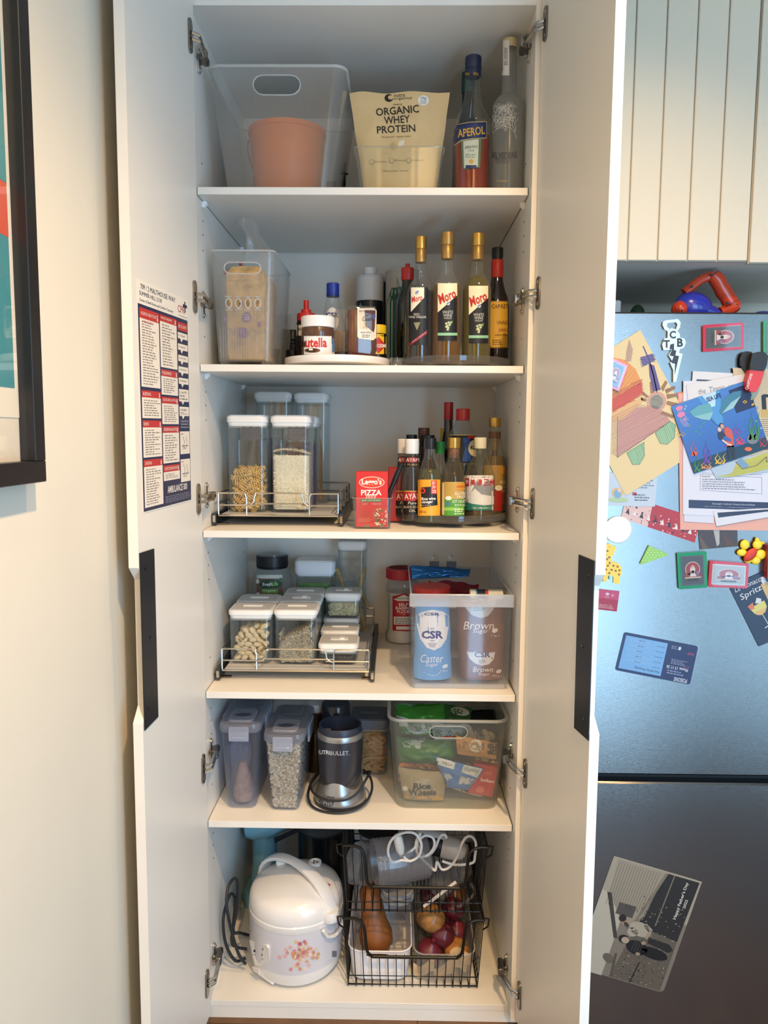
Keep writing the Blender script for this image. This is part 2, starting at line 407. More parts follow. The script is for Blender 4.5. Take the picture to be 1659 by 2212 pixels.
for py, px in ((72, 1170), (640, 1152), (1085, 1138), (1655, 1124), (2125, 1116)): hinge(dR, PR, 1, at(px, py, -.03).z)
# ---------------------------------------------------------------- framed picture on the side wall
fx = WALLX
def WP(px, py, h=0):
    q = atx(px, py, fx+h); return q
q1 = atx(101, 1040, fx+.03); fr_y1, fr_z0 = q1.y, q1.z
pf = thing('picture_frame', (fx, fr_y1-.3, fr_z0), 'black framed print with teal and red shapes on the side wall', 'picture')
y0, z0, z1 = fr_y1-.62, fr_z0, fr_z0+.88; FRM = M('#101217', .4)
fm = MB()
for (a, b, c, d) in ((y0, fr_y1, z0, z0+.03), (y0, fr_y1, z1-.03, z1), (y0, y0+.03, z0+.03, z1-.03), (fr_y1-.03, fr_y1, z0+.03, z1-.03)):
    fm.box(fx+.0005, fx+.03, a, b, c, d, FRM, .001)
part('frame', fm, pf)
part('mat_board', MB().box(fx+.001, fx+.008, y0+.029, fr_y1-.029, z0+.029, z1-.029, M('#e2d9c8', .7)), pf, smooth=0)
ar = MB(); ar.box(fx+.0082, fx+.009, y0+.10, atx(45, 500, fx+.009).y, z0+.09, z1-.09, M('#ece3d2', .7)); h = fx+.0094
Y1 = atx(17, 500, fx+.009).y; Y2 = atx(45, 500, fx+.009).y
for (a, b, c, d, k) in ((y0+.12, Y1, .13, .345, '#3f8f99'), (y0+.12, Y1, .33, .40, '#d2553c'), (y0+.12, Y1, .40, .80, '#3f8f99')):
    ar.box(fx+.009, h, a, b, z0+c, z0+d, M(k, .6)); h += .0003
part('artwork', ar, pf, smooth=0)
part('glazing', MB().box(fx+.018, fx+.0195, y0+.03, fr_y1-.03, z0+.03, z1-.03, CLR((1, 1, 1), .0, .02, edge=.05)), pf, smooth=0)
# ---------------------------------------------------------------- first aid chart taped to the door
NAVY = '#232a4e'; RED = '#c2332e'; CREAM = '#efe6d8'
c4 = [(293, 600), (404, 648), (413, 1081), (308, 1109)]
def bil(c):
    a, b, c_, d = c
    return lambda u, v: (a[0]*(1-u)*(1-v)+b[0]*u*(1-v)+c_[0]*u*v+d[0]*(1-u)*v, a[1]*(1-u)*(1-v)+b[1]*u*(1-v)+c_[1]*u*v+d[1]*(1-u)*v)
class Card(Print):
    """flat sheet whose artwork is drawn in its own width x height units"""
    def __init__(s, corners, W, H, plane, curved=False, lift=0.):
        Print.__init__(s, plane=plane, curved=curved); s.b = bil(corners); s.W = W; s.H = H; s.lift = lift
    def map(s, u, v, h): return Print.map(s, *s.b(u/s.W, v/s.H), h+s.lift)
    tone = 1.0
    def tris(s, vs, fs, c, lv):
        if s.tone < 1 and isinstance(c, (str, tuple)): c = tuple(round(x*s.tone, 4) for x in lin(c))
        return Print.tris(s, vs, fs, c, lv)
    def sheet(s, c, th=.0006, poly=None):
        p = poly or [(0, 0), (s.W, 0), (s.W, s.H), (0, s.H)]
        s.mb.prism(p, lambda u, v, h: s.map(u, v, h), 0, th, c if not isinstance(c, str) else M(c, .55)); s.lift += th; return s
plL = (planeL[0], planeL[1])
ps = Card(c4, 100, 200, plL, lift=.0004); ps.sheet('#efe9dc', .0005)
ps.rect(1.5, 21, 99, 199, NAVY, 1, 4)
ps.text('709 / 2 MALTHOUSE WAY', 42, 5.5, 68, 4.6, '#30324a', 2); ps.text('SUMMER HILL 2130', 27, 11.5, 44, 3.6, '#30324a', 2)
ps.text('Corner of Smith Street and Carlton Crescent', 38, 17.2, 66, 2.6, '#30324a', 2)
ps.text('CPR', 87, 12, 13, 7, '#b8434a', 2); ps.rect(93.5, 3, 95.5, 14, NAVY, 2); ps.rect(90.5, 6, 98.5, 9, NAVY, 2); ps.text('www.cprkids.com.au', 90, 18.5, 17, 1.6, '#444', 2)
def sect(u0, u1, v0, v1, title, n, hv=6):
    ps.rect(u0, v0, u1, v1, CREAM, 2); ps.rect(u0, v0, u1, v0+hv, RED, 3); L = min(len(title)*2.0, (u1-u0)*.8)
    ps.text(title, u0+2+L/2, v0+hv/2, L, 2.8, '#f3e6de', 4); ps.ell(u1-3, v0+hv*.35, .9, .9, '#f3e6de', 4, n=8); ps.rect(u1-3.8, v0+hv*.5, u1-2.2, v0+hv*.9, '#f3e6de', 4)
    ps.lines(u0+4, v0+hv+1.5, u1-2, v1-1.5, n, '#8a8078', 3, frac=.4)
sect(4, 42, 24, 92, 'ALLERGIC REACTION', 24, 9); ps.text('ALLERGIC REACTION', 20, 35.3, 22, 1.8, RED, 4)
sect(4, 42, 95, 119, 'BLEEDING', 7); sect(4, 42, 121, 153, 'BURNS', 11); sect(4, 42, 155, 196, 'CHOKING', 15)
sect(44, 77, 24, 72, 'HEAD INJURY', 15); sect(44, 77, 74, 97, 'POISONING', 7); sect(44, 77, 99, 124, 'SEIZURE (FITS)', 8)
sect(44, 77, 126, 160, 'SPIDER/SNAKE BITE', 11); sect(44, 77, 162, 176, 'SUSPECTED BROKEN BONE', 4)
ps.rect(79, 25, 98, 33, RED, 2); ps.text('BASIC LIFE SUPPORT', 88.5, 29, 16, 3, '#f3e6de', 3)
for i, (t, v, h) in enumerate((('D  Danger?', 35, 6), ('R  Response?', 46, 6), ('S  Send for Help', 57, 6), ('A  Open Airway', 68, 6), ('B  Normal Breathing?', 79, 6), ('C  Start CPR', 90, 12), ('D  Attach Defibrillator', 107, 9))):
    ps.poly([(79, v), (98, v), (98, v+h), (89, v+h), (86, v+h+3.4), (83.5, v+h), (79, v+h)], CREAM, 2); ps.text(t, 87, v+3, 13, 2, '#55504c', 3)
    if h > 6: ps.lines(81, v+5, 96, v+h-1, 2, '#8a8078', 3)
ps.text('Continue CPR until', 88.5, 121, 15, 2, '#d8d4e0', 3); ps.text('responsiveness or', 88.5, 124, 15, 2, '#d8d4e0', 3); ps.text('normal breathing returns', 88.5, 127, 16, 2, '#d8d4e0', 3)
for v, t in ((131, 'INFANT'), (158, 'CHILD')):
    ps.rect(79, v, 98, v+22, CREAM, 2); ps.text(t, 83, v+2.5, 5, 1.6, RED, 3)
    ps.line([(84, v+5), (88, v+10), (85, v+15), (90, v+17), (93, v+12), (91, v+5)], .5, '#555', 3); ps.line([(82, v+14), (95, v+14)], .6, '#23264a', 3)
    ps.ell(86, v+16, 3, 2, '#d8ccbc', 3)
ps.text('AMBULANCE 000', 71, 184.5, 40, 6.5, '#efe9e4', 3, bold=.015); ps.lines(46, 190, 97, 196.5, 4, '#9a9db4', 3, frac=.3, rag=False)
tp = thing('first_aid_chart', PL(.2, 1.2, 0), 'navy and red first aid chart taped inside the open pantry door', 'poster'); ps.done(tp, 'chart_sheet')
# ---------------------------------------------------------------- builders for pantry goods
def bottle(name, label, cat, cx, ytop, wpx, Y, z, prof, glass, liq=None, cap=None, group=None, extra=(), seg=28, sq=0):
    """turned bottle: prof [(height share, radius share)], liq (material, level), cap (h0, h1, r share, material)"""
    s = mpp(Y); R = wpx/2*s; X = at(cx, 1000, Y).x + (at(cx, ytop, Y).x-at(cx, 1000, Y).x)*.4; H = at(cx, ytop, Y).z-z; o = Vector((X, Y, z))
    root = thing(name, o, label, cat, group); g = MB().lathe([(r*R, h*H) for h, r in prof], o, glass, seg)
    part('bottle_body', g, root)
    if liq:
        m, lv = liq; pr = []; 
        for (h0, r0), (h1, r1) in zip(prof, prof[1:]):
            if h0 > lv: break
            pr.append((max(r0*R-.0016, .001), max(h0*H, .003)))
            if h1 > lv: t = (lv-h0)/(h1-h0); pr.append((max((r0+(r1-r0)*t)*R-.0016, .001), lv*H))
        part('liquid', MB().lathe(pr, o, m, seg), root)
    for nm, h0, h1, r, m in ([('cap', *cap)] if cap else [])+list(extra):
        rr = r*R; hh = (h1-h0)*H; e = min(.0012, hh*.2)
        if nm == 'cap' and rr > .006:
            cm = MB(); n = 40; R_ = []
            for q, zz in ((rr*.97, h0*H), (rr, h0*H+e), (rr, h1*H-e), (rr*.93, h1*H)):
                R_.append([o+Vector(((q-(.0003 if k % 2 else 0))*math.cos(2*math.pi*k/n), (q-(.0003 if k % 2 else 0))*math.sin(2*math.pi*k/n), zz)) for k in range(n)])
            cm.rings(R_, m)
        else: cm = MB().lathe([(rr*.97, h0*H), (rr, h0*H+e), (rr, h1*H-e), (rr*.95, h1*H)], o, m, seg)
        part(nm, cm, root)
    return root, g, R, H, o
def band(root, o, R, H, h0, h1, m, name='label_band', lift=.0006):
    return part(name, MB().lathe([(R+lift, h0*H), (R+lift, h1*H)], o, m, 28, capb=False, capt=False), root)
LIDW = M('#ecebe7', .35); LIDG = M('#9b9a98', .4); GASK = CLR((.95, .97, .97), .35, .2)
CANB = CLR((.95, .97, .97), .015, .04, (.8, .82, .84), .45)
def canister(name, label, xc, yf, z, w, d, h, group=None, lidh=.024, top=LIDW, ring=LIDW, body=CANB, pull=True, taper=.93, cat='container', kind=0):
    yc = yf+d/2; o = Vector((xc, yc, z)); root = thing(name, o, label, cat, group); hb = h-lidh
    b = MB().loft([(.0, w*taper-.012, d*taper-.012, .012), (.004, w*taper-.002, d*taper-.002, .014), (.01, w*taper, d*taper, .015), (hb*.8, w*.945, d*.945, .015), (hb, w*.95, d*.95, .015)], o, body, capt=False)
    i = .0022; b.loft([(hb, w*.95-2*i, d*.95-2*i, .014), (.006, w*taper-2*i, d*taper-2*i, .014)], o, body, capb=False)
    part('body', b, root)
    l = MB().loft([(hb-.004, w*.91, d*.91, .016), (hb+.002, w*.95, d*.95, .016), (hb+.006, w*.95, d*.95, .016), (hb+.0065, w*1.0, d*1.0, .017), (h-.004, w, d, .017), (h-.001, w-.004, d-.004, .016)], o, ring, capt=True)
    part('gasket', MB().loft([(hb-.008, w*.925, d*.925, .015), (hb-.0035, w*.935, d*.935, .015)], o, GASK), root)
    ld = part('lid', l, root)
    part('lid_plate', MB().loft([(h-.001, w*.9, d*.9, .014), (h+.0012, w*.88, d*.88, .013)], o, top), ld)
    if pull:
        pm = MB(); pw = w*.46
        if kind == 0: pm.loft([(h+.001, pw, d*.15, .004), (h+.0035, pw*.95, d*.11, .004)], o, ring)
        else:
            pm.loft([(h+.001, pw, d*.26, .006), (h+.003, pw*.95, d*.22, .006)], o, ring)
            pm.loft([(h+.003, pw*.3, d*.2, .004), (h+.006, pw*.28, d*.17, .004)], o+Vector((pw*.16, 0, 0)), ring)
        part('lid_pull', pm, ld)
    return root, b, o
def holepoly(cx, cy, w, h, n=6):
    r = h/2; P = []
    for sx, a0 in ((1, -90), (-1, 90)):
        for i in range(n+1):
            a = math.radians(a0+180*i/n); P.append((cx+sx*(w/2-r)+r*math.cos(a), cy+r*math.sin(a)))
    return P
def tub(name, label, xc, yf, z, wb, wt, db, dt, h, mat, hole=None, rr=.03, rim=.0035, cat='bin', n=4, holes=None, rimmat=None, yft=None):
    """open tapered bin, walls with thickness, optional round-ended hand hole(s) in the front: (cx share, cz share, w, h)"""
    yft = yf-.012 if yft is None else yft; oy = (yft+dt/2)-(yf+db/2); o = Vector((xc, yf+db/2, z)); root = thing(name, o, label, cat)
    mb = MB(); holes = holes or ([hole] if hole else [])
    for t, fl in ((0, 1), (.0024, 0)):
        r0 = [o+Vector((x, y, t)) for x, y in rrect(wb-2*t, db-2*t, rr, n)]; r1 = [o+Vector((x, y+oy, h)) for x, y in rrect(wt-2*t, dt-2*t, rr*1.15, n)]
        N = len(r0); j0 = 3*(n+1)-1; f = [(j, (j+1) % N, N+(j+1) % N, N+j) for j in range(N) if not (holes and j == j0)]; f.append(tuple(range(N)))
        mb.add(r0+r1, f, mat)
        if holes:
            a, b, c, d = r0[j0], r0[j0+1], r1[j0+1], r1[j0]; W = ((b-a).length+(c-d).length)/2
            fn = lambda u, v: a*(1-u)*(1-v)+b*u*(1-v)+c*u*v+d*(1-u)*v
            hp = [holepoly(q[0]*W, q[1]*h, q[2], q[3]) for q in holes]
            loops = [[Vector((0, 0, 0)), Vector((W, 0, 0)), Vector((W, h, 0)), Vector((0, h, 0))]]+[[Vector((x, y, 0)) for x, y in p] for p in hp]
            allp = [p for L in loops for p in L]; mb.add([fn(p.x/W, p.y/h) for p in allp], [tuple(t_) for t_ in tessellate_polygon(loops)], mat)
            if fl:
                hr = MB()
                for p in hp: part('hole_rim', MB().tube([fn(x/W, y/h)+Vector((0, .001, 0)) for x, y in p], .0017, rimmat or mat, 6, True), root)
    part('wall', mb, root)
    part('rim', MB().tube([o+Vector((x, y+oy, h)) for x, y in rrect(wt, dt, rr*1.15, n+2)], rim, rimmat or mat, 6, True), root)
    return root, mb, o
def pouch(c, Y, bulge, mat, seed=0, wr=.004, nu=18, nv=22, prof=None, back=.7, top=.15):
    """sealed bag: c = four photo corners tl,tr,br,bl; Y = depth (or (top,bottom))"""
    Yt, Yb = Y if isinstance(Y, tuple) else (Y, Y); A = [at(*c[0], Yt), at(*c[1], Yt), at(*c[2], Yb), at(*c[3], Yb)]; mb = MB()
    def P(u, v, sgn):
        p = A[0]*(1-u)*(1-v)+A[1]*u*(1-v)+A[2]*u*v+A[3]*(1-u)*v
        q = (math.sin(math.pi*u)**.55)*(math.sin(math.pi*min(1, max(0, v*.93+.035)))**.6 if prof is None else prof(v))
        e = min(1, 4*min(u, 1-u, v, 1-v)+top)
        nz = noise.noise(Vector((u*5+seed, v*4+seed*2, seed)))*wr*e + noise.noise(Vector((u*11+seed, v*7, seed+9)))*wr*.5*e
        p = p+Vector((noise.noise(Vector((v*4, seed, 1)))*wr*(.5-u), 0, noise.noise(Vector((u*4, seed, 5)))*wr*.8*(1 if v < .5 else .3)))
        return p+Vector((0, -sgn*(bulge*q*(1 if sgn > 0 else back))-nz*(1 if sgn > 0 else -1), 0))
    for sg in (1, -1): mb.sheet(lambda u, v: P(u, v, sg), nu, nv, mat)
    return mb
def base_z(mb): return min(v.z for v in mb.v)
def seat(mb, z):
    d = z-base_z(mb)
    for v in mb.v: v.z += d
    return mb
def ctr(mb):
    c = sum(mb.v, Vector())/len(mb.v); c.z = base_z(mb); return c
def bag(name, label, cat, mb, root_only=False, pname='pouch'):
    r = thing(name, ctr(mb), label, cat); part(pname, mb, r, smooth=60); return r
def turntable(name, label, cx, py, rpx, Yc, z, rimh, mat, wall=.002, cat='turntable', foot=None):
    R = rpx*mpp(Yc); X = at(cx, py, Yc).x; o = Vector((X, Yc, z)); root = thing(name, o, label, cat)
    part('base', MB().lathe([(R*.55, 0), (R*.58, .003), (R*.58, .008)], o, foot or mat, 40), root)
    part('tray', MB().lathe([(.01, .008), (R*.9, .008), (R*.985, .011), (R, .016), (R, rimh), (R-wall, rimh+.001), (R-wall, .016), (R*.95, .0125), (.01, .0125)], o, mat, 56, capb=False, capt=False), root)
    return root, o, R
def boxy(name, label, cat, x0, x1, y0, y1, z0, z1, m, b=.002, group=None):
    mb = MB().box(x0, x1, y0, y1, z0, z1, m, b); r = thing(name, ((x0+x1)/2, (y0+y1)/2, z0), label, cat, group); part('box', mb, r); return r, mb
def lidjar(name, label, cat, cx, ytop, wpx, Y, z, prof, body, liq, lid, group=None): return bottle(name, label, cat, cx, ytop, wpx, Y, z, prof, body, liq, lid, group)
# ================================================================ top shelf
Z = ZS[0]+.0006
t1, tm, to = tub('storage_bin', 'tall frosted plastic bin with oval hand hole holding an orange bucket', -.2, .055, Z, .248, .322, .30, .38, .277, CLR((.95, .96, .96), .11, .25, (.80, .81, .78), .3), hole=(.5, .855, .1, .042), rr=.025, rimmat=CLR((.95, .96, .95), .5, .3, (.9, .9, .86), .4), yft=.03)
OR = M('#f07a26', .45, vary=.04); Yb = .22; s = mpp(Yb); bo = Vector((at(621, 350, Yb).x, Yb, Z+.0034)); bh = at(621, 287, Yb).z-bo.z
bk = thing('bucket', bo, 'orange plastic bucket inside the tall frosted bin', 'bucket'); r1, r0 = 80*s, 64*s
part('pail', MB().lathe([(r0*.96, 0), (r0, .004), (r1*.965, bh-.012), (r1, bh-.011), (r1, bh), (r1*.95, bh), (r0*.95, .006)], bo, OR, 40), bk)
part('bail', MB().tube([bo+Vector((-r1*1.01, -.004, bh-.02)), bo+Vector((-r1*1.0, -.02, bh-.05)), bo+Vector((-r1*.86, -.03, bh-.10))], .0022, M('#a05a30', .5)), bk)
single('blue_bottle_cap', MB().ell((at(704, 390, .14).x, .14, Z+.0034+.017), .0165, .0165, .0165, M('#4a86a8', .4)), 'pale blue ball inside the frosted bin beside the bucket', 'ball')
single('craft_packet', MB().box(at(514, 390, .2).x, at(556, 390, .2).x, .2, .24, Z+.0034, Z+.03, M('#6b6172', .6, vary=.5, vscale=120), .002), 'small purple patterned packet lying in the frosted bin', 'packet')
single('cardboard_box', MB().box(at(548, 390, .33).x, at(590, 390, .33).x, .315, .33, Z+.0036, Z+.125, M('#b79a72', .7), .001), 'flat brown cardboard sleeve standing inside the frosted bin', 'box')
single('cardboard_tube', MB().lathe([(.013, 0), (.013, .1), (.009, .1), (.009, .09)], (at(716, 390, .30).x, .30, Z+.0034), M('#7a5c3e', .7), 14), 'brown cardboard tube standing inside the frosted bin', 'tube')
# protein pouch in a clear acrylic bin
ab, am, ao = tub('acrylic_bin', 'clear acrylic bin holding the tan protein pouch', at(862, 360, .05).x, .055, Z, .19, .213, .28, .30, .105, ACRYL, rr=.012, rim=.0016, n=3, rimmat=CLR((.9, .92, .9), .12, .05, edge=.6), yft=.045)
TAN = M('#e3c28c', .55, bump=.05, bscale=60, vary=.03, vscale=8)
pm = pouch([(755, 184), (972, 182), (941, 412), (789, 412)], (.125, .105), .036, TAN, 3, .006, 26, 30, prof=lambda v: min(1, .12+v*1.1)*(1 if v < .9 else .9))
seat(pm, Z+.004); pr = bag('protein_pouch', 'tan protein powder pouch standing in a clear acrylic bin', 'pouch', pm)
p = Print(pm); k = '#2a221c'
p.ell(840, 212, 9.5, 8.5, k, 1); p.ell(844, 211, 6, 4.5, '#dcb983', 2); p.text('nutra', 863, 206.5, 24, 7, '#3a3026', 2, 3); p.text('organics', 870, 213.5, 40, 7, '#3a3026', 2, 3); p.text('VANILLA', 859, 226, 20, 3.6, k, 2, 3)
p.text('ORGANIC', 858.5, 239, 93, 17, k, 2, 5, bold=.012); p.text('WHEY', 857.5, 259, 56, 16, k, 2, 4, bold=.012); p.text('PROTEIN', 855.5, 279, 83, 16, k, 2, 3, bold=.012)
p.text('NZ grass fed • pasture raised', 855.5, 296, 62, 4.5, '#6b563a', 2, 2); p.ell(914.5, 217, 12, 11, '#f3efe4', 1); p.text('23g', 914.5, 213, 12, 6, '#444', 2, -5); p.text('PROTEIN', 914.5, 219.5, 13, 2.5, '#777', 2); p.text('PER SERVE', 914, 223.5, 13, 2.5, '#777', 2)
p.poly([(843, 312), (852, 305), (858, 318), (852, 326), (844, 322)], '#cfae78', 1); p.poly([(860, 318), (862, 305), (874, 302), (872, 314)], '#efe2c4', 1)
for x, t in ((803, 'Certified organic'), (846, '76% protein'), (883, 'No added sugar')):
    y = 350 if x < 830 else 347; p.ell(x, y, 6, 6, '#8b7048', 1, n=14); p.ell(x, y, 5.2, 5.2, '#dcbb85', 2, n=14); p.text(t, x+19, y, 25, 4, '#8b7048', 2, 1)
p.text('750g net powder • 25 serves', 854, 370, 55, 4.2, '#6b563a', 2, 1); p.done(pr, 'printed_artwork')
single('black_storage_tin', MB().lathe([(.03, 0), (.031, .002), (.031, .075), (.028, .078)], (at(800, 380, .27).x+.018, .25, Z+.0034), M('#17181a', .4), 20), 'black tin standing in the clear acrylic bin behind the pouch', 'tin')
# spirits
APG = CLR((.93, .95, .93), .03, .03, (.5, .5, .48), .35)
rt, g, R, H, o = bottle('aperitif_bottle', 'clear bottle of orange-red aperitif with navy cap and label', 'bottle', 1013, 124, 76, .10, Z,
    [(0, .86), (.015, .93), (.04, .97), (.5, 1), (.54, .98), (.60, .82), (.66, .56), (.72, .46), (.78, .42), (.9, .39), (1, .39)], APG, (M('#8c2a12', .08, vary=.05, coat=.5), .44), (.915, 1, .44, M('#1d2846', .4)), extra=[('neck_band', .865, .915, .43, M('#1d2846', .4))])
p = Print(g); p.step = .0004
p.poly([(975, 273), (990, 268), (1015, 263), (1051, 262), (1051, 299), (1020, 301), (998, 304), (979, 317)], '#c8b27c', 1, 3); p.poly([(976, 275), (990, 270), (1015, 265), (1050, 264), (1050, 297), (1020, 299), (997, 302), (980, 314)], '#1f2f5e', 2, 3)
p.text('APEROL', 1018, 285, 58, 18, '#d8a83a', 3, 8, sh=.1, bold=.02)
p.poly([(996, 304), (1040, 299), (1037, 362), (1000, 366)], '#5f7a58', 1, 3); p.poly([(1001, 305), (1034, 301), (1032, 360), (1003, 363)], '#c8cdb8', 2, 3)
p.text('APERITIVO', 1018, 318, 27, 6, '#35404a', 3, 5); p.text('1919', 1018, 326, 12, 4, '#35404a', 3); p.lines(1006, 332, 1031, 342, 3, '#7d8b76', 3); p.ell(1018, 349, 5, 5, '#c9a44a', 3); p.rect(1006, 357, 1029, 364, '#1f2f5e', 3)
p.done(rt)
p = Print(MB().lathe([(R*.43, 0), (R*.43, H)], o, BLACK, 24)); p.step = .0006; p.text('APEROL', 1009, 160, 12, 6, '#d8a83a', 1, 8); p.text('APEROL', 1028, 160, 12, 6, '#d8a83a', 1, -8); p.done(rt, 'neck_print')
rt, g, R, H, o = bottle('vodka_bottle', 'tall frosted clear vodka bottle with white tree etching', 'bottle', 1089, 86, 67, .085, Z,
    [(0, .93), (.01, .98), (.3, 1), (.55, 1), (.6, .95), (.635, .72), (.655, .48), (.68, .44), (.9, .42), (.945, .42)], CLR((.72, .74, .72), .30, .2, (.62, .62, .58), .45), None, (.945, 1, .43, M('#c9b98c', .4)))
p = Print(g); p.step = .0004
random.seed(4)
def twig(x, y, a, L, n, w_=.9):
    x2, y2 = x+L*math.cos(a), y-L*math.sin(a)
    if not 1059 < x2 < 1120: return
    p.line([(x, y), (x2, y2)], w_, '#d6d4cc', 1)
    if n:
        for q in (-.5, .45): twig(x2, y2, a+q*random.uniform(.6, 1.3), L*random.uniform(.68, .88), n-1, w_*.92)
for _q in ((1061, 302, 1.25, 15, 6), (1116, 300, 1.9, 15, 6), (1063, 285, 1.0, 12, 5), (1114, 284, 2.1, 12, 5), (1066, 262, 1.1, 11, 5), (1110, 262, 2.0, 11, 5), (1088, 262, 1.6, 10, 4), (1076, 250, 1.2, 9, 4), (1100, 250, 1.9, 9, 4)): twig(*_q, .7)
p.text('BELVEDERE', 1088, 336, 58, 13, '#3c3d42', 2, arc=-2, bold=.01); p.text('ORGANIC', 1087, 345, 36, 5, '#4c4d50', 2); p.text('VODKA', 1087, 351, 28, 5, '#4c4d50', 2); p.text('POLAND', 1084, 391, 24, 4, '#b9a96a', 2); p.done(rt, 'lettering')
p = Print(MB().lathe([(R*.43, 0), (R*.43, H*.999)], o, BLACK, 24)); p.step = .0006; p.rect(1085, 87, 1100, 163, '#dcdad2', 1); p.text('BELVEDERE', 1093, 122, 38, 7, '#44444a', 2, 90); p.done(rt, 'neck_strip')
bottle('wine_bottle', 'dark green bottle standing behind the aperitif bottle', 'bottle', 1003, 158, 60, .24, Z, [(0, .97), (.02, 1), (.55, 1), (.66, .6), (.74, .42), (1, .42)], M('#0f1d18', .1, coat=.3), None, (.86, 1, .46, M('#1c4a40', .4)))
single('black_corkscrew', MB().tube([at(742, 403, .3), at(742, 372, .3), at(746, 350, .3)], [.007, .006, .003], BLACK).tube([at(735, 376, .3), at(752, 376, .3)], .003, BLACK), 'black corkscrew standing between the frosted bin and acrylic bin', 'corkscrew')
# ================================================================ second shelf
Z = ZS[1]+.0006
# bread bin and loaf
BB = CLR((.95, .96, .96), .10, .2, (.84, .84, .84), .3); xa, xb = at(453, 560, .05).x, at(593, 560, .05).x; xc = (xa+xb)/2
zt_ = at(520, 541, .05).z; hh = zt_-Z
hl = [(.5, .845, .082, .026)]+[(.2+.2*k, .525, .013, .033) for k in range(4)]
bb, bm, bo = tub('bread_bin', 'frosted plastic bread bin with slots holding a bagged loaf', xc, .062, Z+.012, .128, xb-xa, .27, .29, hh-.012, BB, holes=[(q[0], q[1], q[2], q[3]) for q in hl[:1]]+[(.2+.2*k, .53, .014, .030) for k in range(4)], rr=.012, rim=.002, yft=.05, rimmat=CLR((.95, .96, .96), .45, .3, (.9, .9, .9), .4))
rb = MB()
for k in range(19):
    x = xc-.056+k*.0062; rb.tube([(x, .0605, Z+.018), (x, .0578, Z+.088)], .0012, BB, 5)
part('ribs', rb, bb, kind='stuff')
for sx in (-1, 1): part('foot', MB().box(xc+sx*.05-.009, xc+sx*.05+.009, .066, .32, Z, Z+.012, BB, .002), bb)
loaf = thing('bread_loaf', (xc, .17, Z+.016), 'grainy sliced loaf in a printed clear bag inside the bread bin', 'bread')
lm = MB(); BR = M('#c9a26a', .8, bump=.5, bscale=120, vary=.3, vscale=60); zl = at(530, 578, .1).z-Z-.02
for k in range(11):
    y = .082+k*.0155; j = random.uniform(-.002, .002); tw = .094
    ss = MB().loft([(0, tw*.9, .0135, .006, (j, 0)), (.01, tw, .014, .006, (j, 0)), (zl*.72, tw, .014, .006, (j, 0)), (zl*.78, tw*1.04, .014, .006, (j, 0)), (zl*.93, tw*.98, .014, .006, (j, 0)), (zl, tw*.72, .013, .006, (j, 0))], (xc+.004, y, Z+.018), BR, n=2)
    part('slice', ss, loaf)
BAGM = CLR((.97, .97, .97), .05, .08, (.9, .9, .9), .35)
bg = MB(); A = [at(478, 560, .072), at(584, 552, .072), at(582, 772, .072), at(480, 772, .072)]
def bagf(u, v, sg):
    P = A[0]*(1-u)*(1-v)+A[1]*u*(1-v)+A[2]*u*v+A[3]*(1-u)*v
    nn = noise.noise(Vector((u*4, v*16-u*9, 3)))*.004+noise.noise(Vector((u*9, v*5, 7)))*.002
    return P+Vector((0, (0 if sg > 0 else .19)+nn-.002+(.03*(1-v)**3 if sg > 0 else -.02*(1-v)), 0))
bg.sheet(lambda u, v: bagf(u, v, 1), 20, 26, BAGM); part('bag', bg, loaf, smooth=60)
p = Print(bg, curved=True); V = '#7d5a86'
for x, y in ((487, 690), (530, 680), (548, 640), (560, 700), (500, 640), (521, 654), (486, 588), (520, 570), (545, 585)): p.ell(x, y, 4, 6, '#8f3f52' if y < 660 else V, 1, random.uniform(-.5, .5))
p.ell(533, 685, 10, 10, V, 2); p.text('100%', 533, 680, 11, 3.5, '#e8d8e6', 3); p.text('AUSSIE', 533, 685, 13, 3.5, '#e8d8e6', 3); p.text('GRAIN', 533, 690, 11, 3.5, '#e8d8e6', 3)
for x, y in ((498, 712), (508, 722), (553, 716), (530, 720), (518, 607), (497, 612)): p.text('o o o', x, y, 20, 6, V, 1, -20)
p.rect(515, 708, 533, 730, V, 1, 3); p.text('BURGEN', 522, 741, 18, 7, V, 1); p.done(loaf, 'lettering')
tw = MB()
q = [at(560, 552, .13), at(552, 530, .12), at(545, 505, .12), at(537, 484, .12), at(532, 472, .12)]
rr_ = [.032, .022, .014, .019, .012]; R_ = []
for i, c in enumerate(q): R_.append([c+Vector((math.cos(a)*rr_[i]*(1+.35*math.sin(a*5+i)), math.sin(a)*rr_[i]*.6, .004*math.sin(a*3+i*2))) for a in [2*math.pi*k/26 for k in range(26)]])
tw.rings(R_, BAGM, False, False); part('bag_twist', tw, loaf, smooth=60)
m2 = pouch([(596, 585), (626, 582), (628, 700), (598, 705)], .36, .02, CLR((.9, .9, .92), .18, .1), 11, .008); seat(m2, Z+.016); b2 = bag('wrap_packet', 'crumpled clear bag with black print behind the bread bin', 'bag', m2)
p = Print(m2); p.rect(605, 612, 616, 636, '#26262c', 1, 3); p.text('BBQ', 610, 620, 8, 5, '#ddd', 2); p.text('WRAP', 610, 629, 8, 5, '#ddd', 2); p.done(b2)
single('black_pepper_grinder', MB().lathe([(.019, 0), (.020, .004), (.020, .09), (.016, .094), (.016, .1), (.019, .104), (.019, .128), (.017, .131)], (at(631, 700, .40).x, .40, Z), BLACK, 24), 'black pepper grinder standing behind the white turntable', 'grinder')
single('black_spice_jar', MB().lathe([(.02, 0), (.021, .003), (.021, .034), (.019, .037), (.0205, .039), (.0205, .058), (.0185, .06)], (at(634, 745, .25).x, .25, Z), M('#141416', .3), 24), 'short black jar standing beside the bread bin', 'jar')
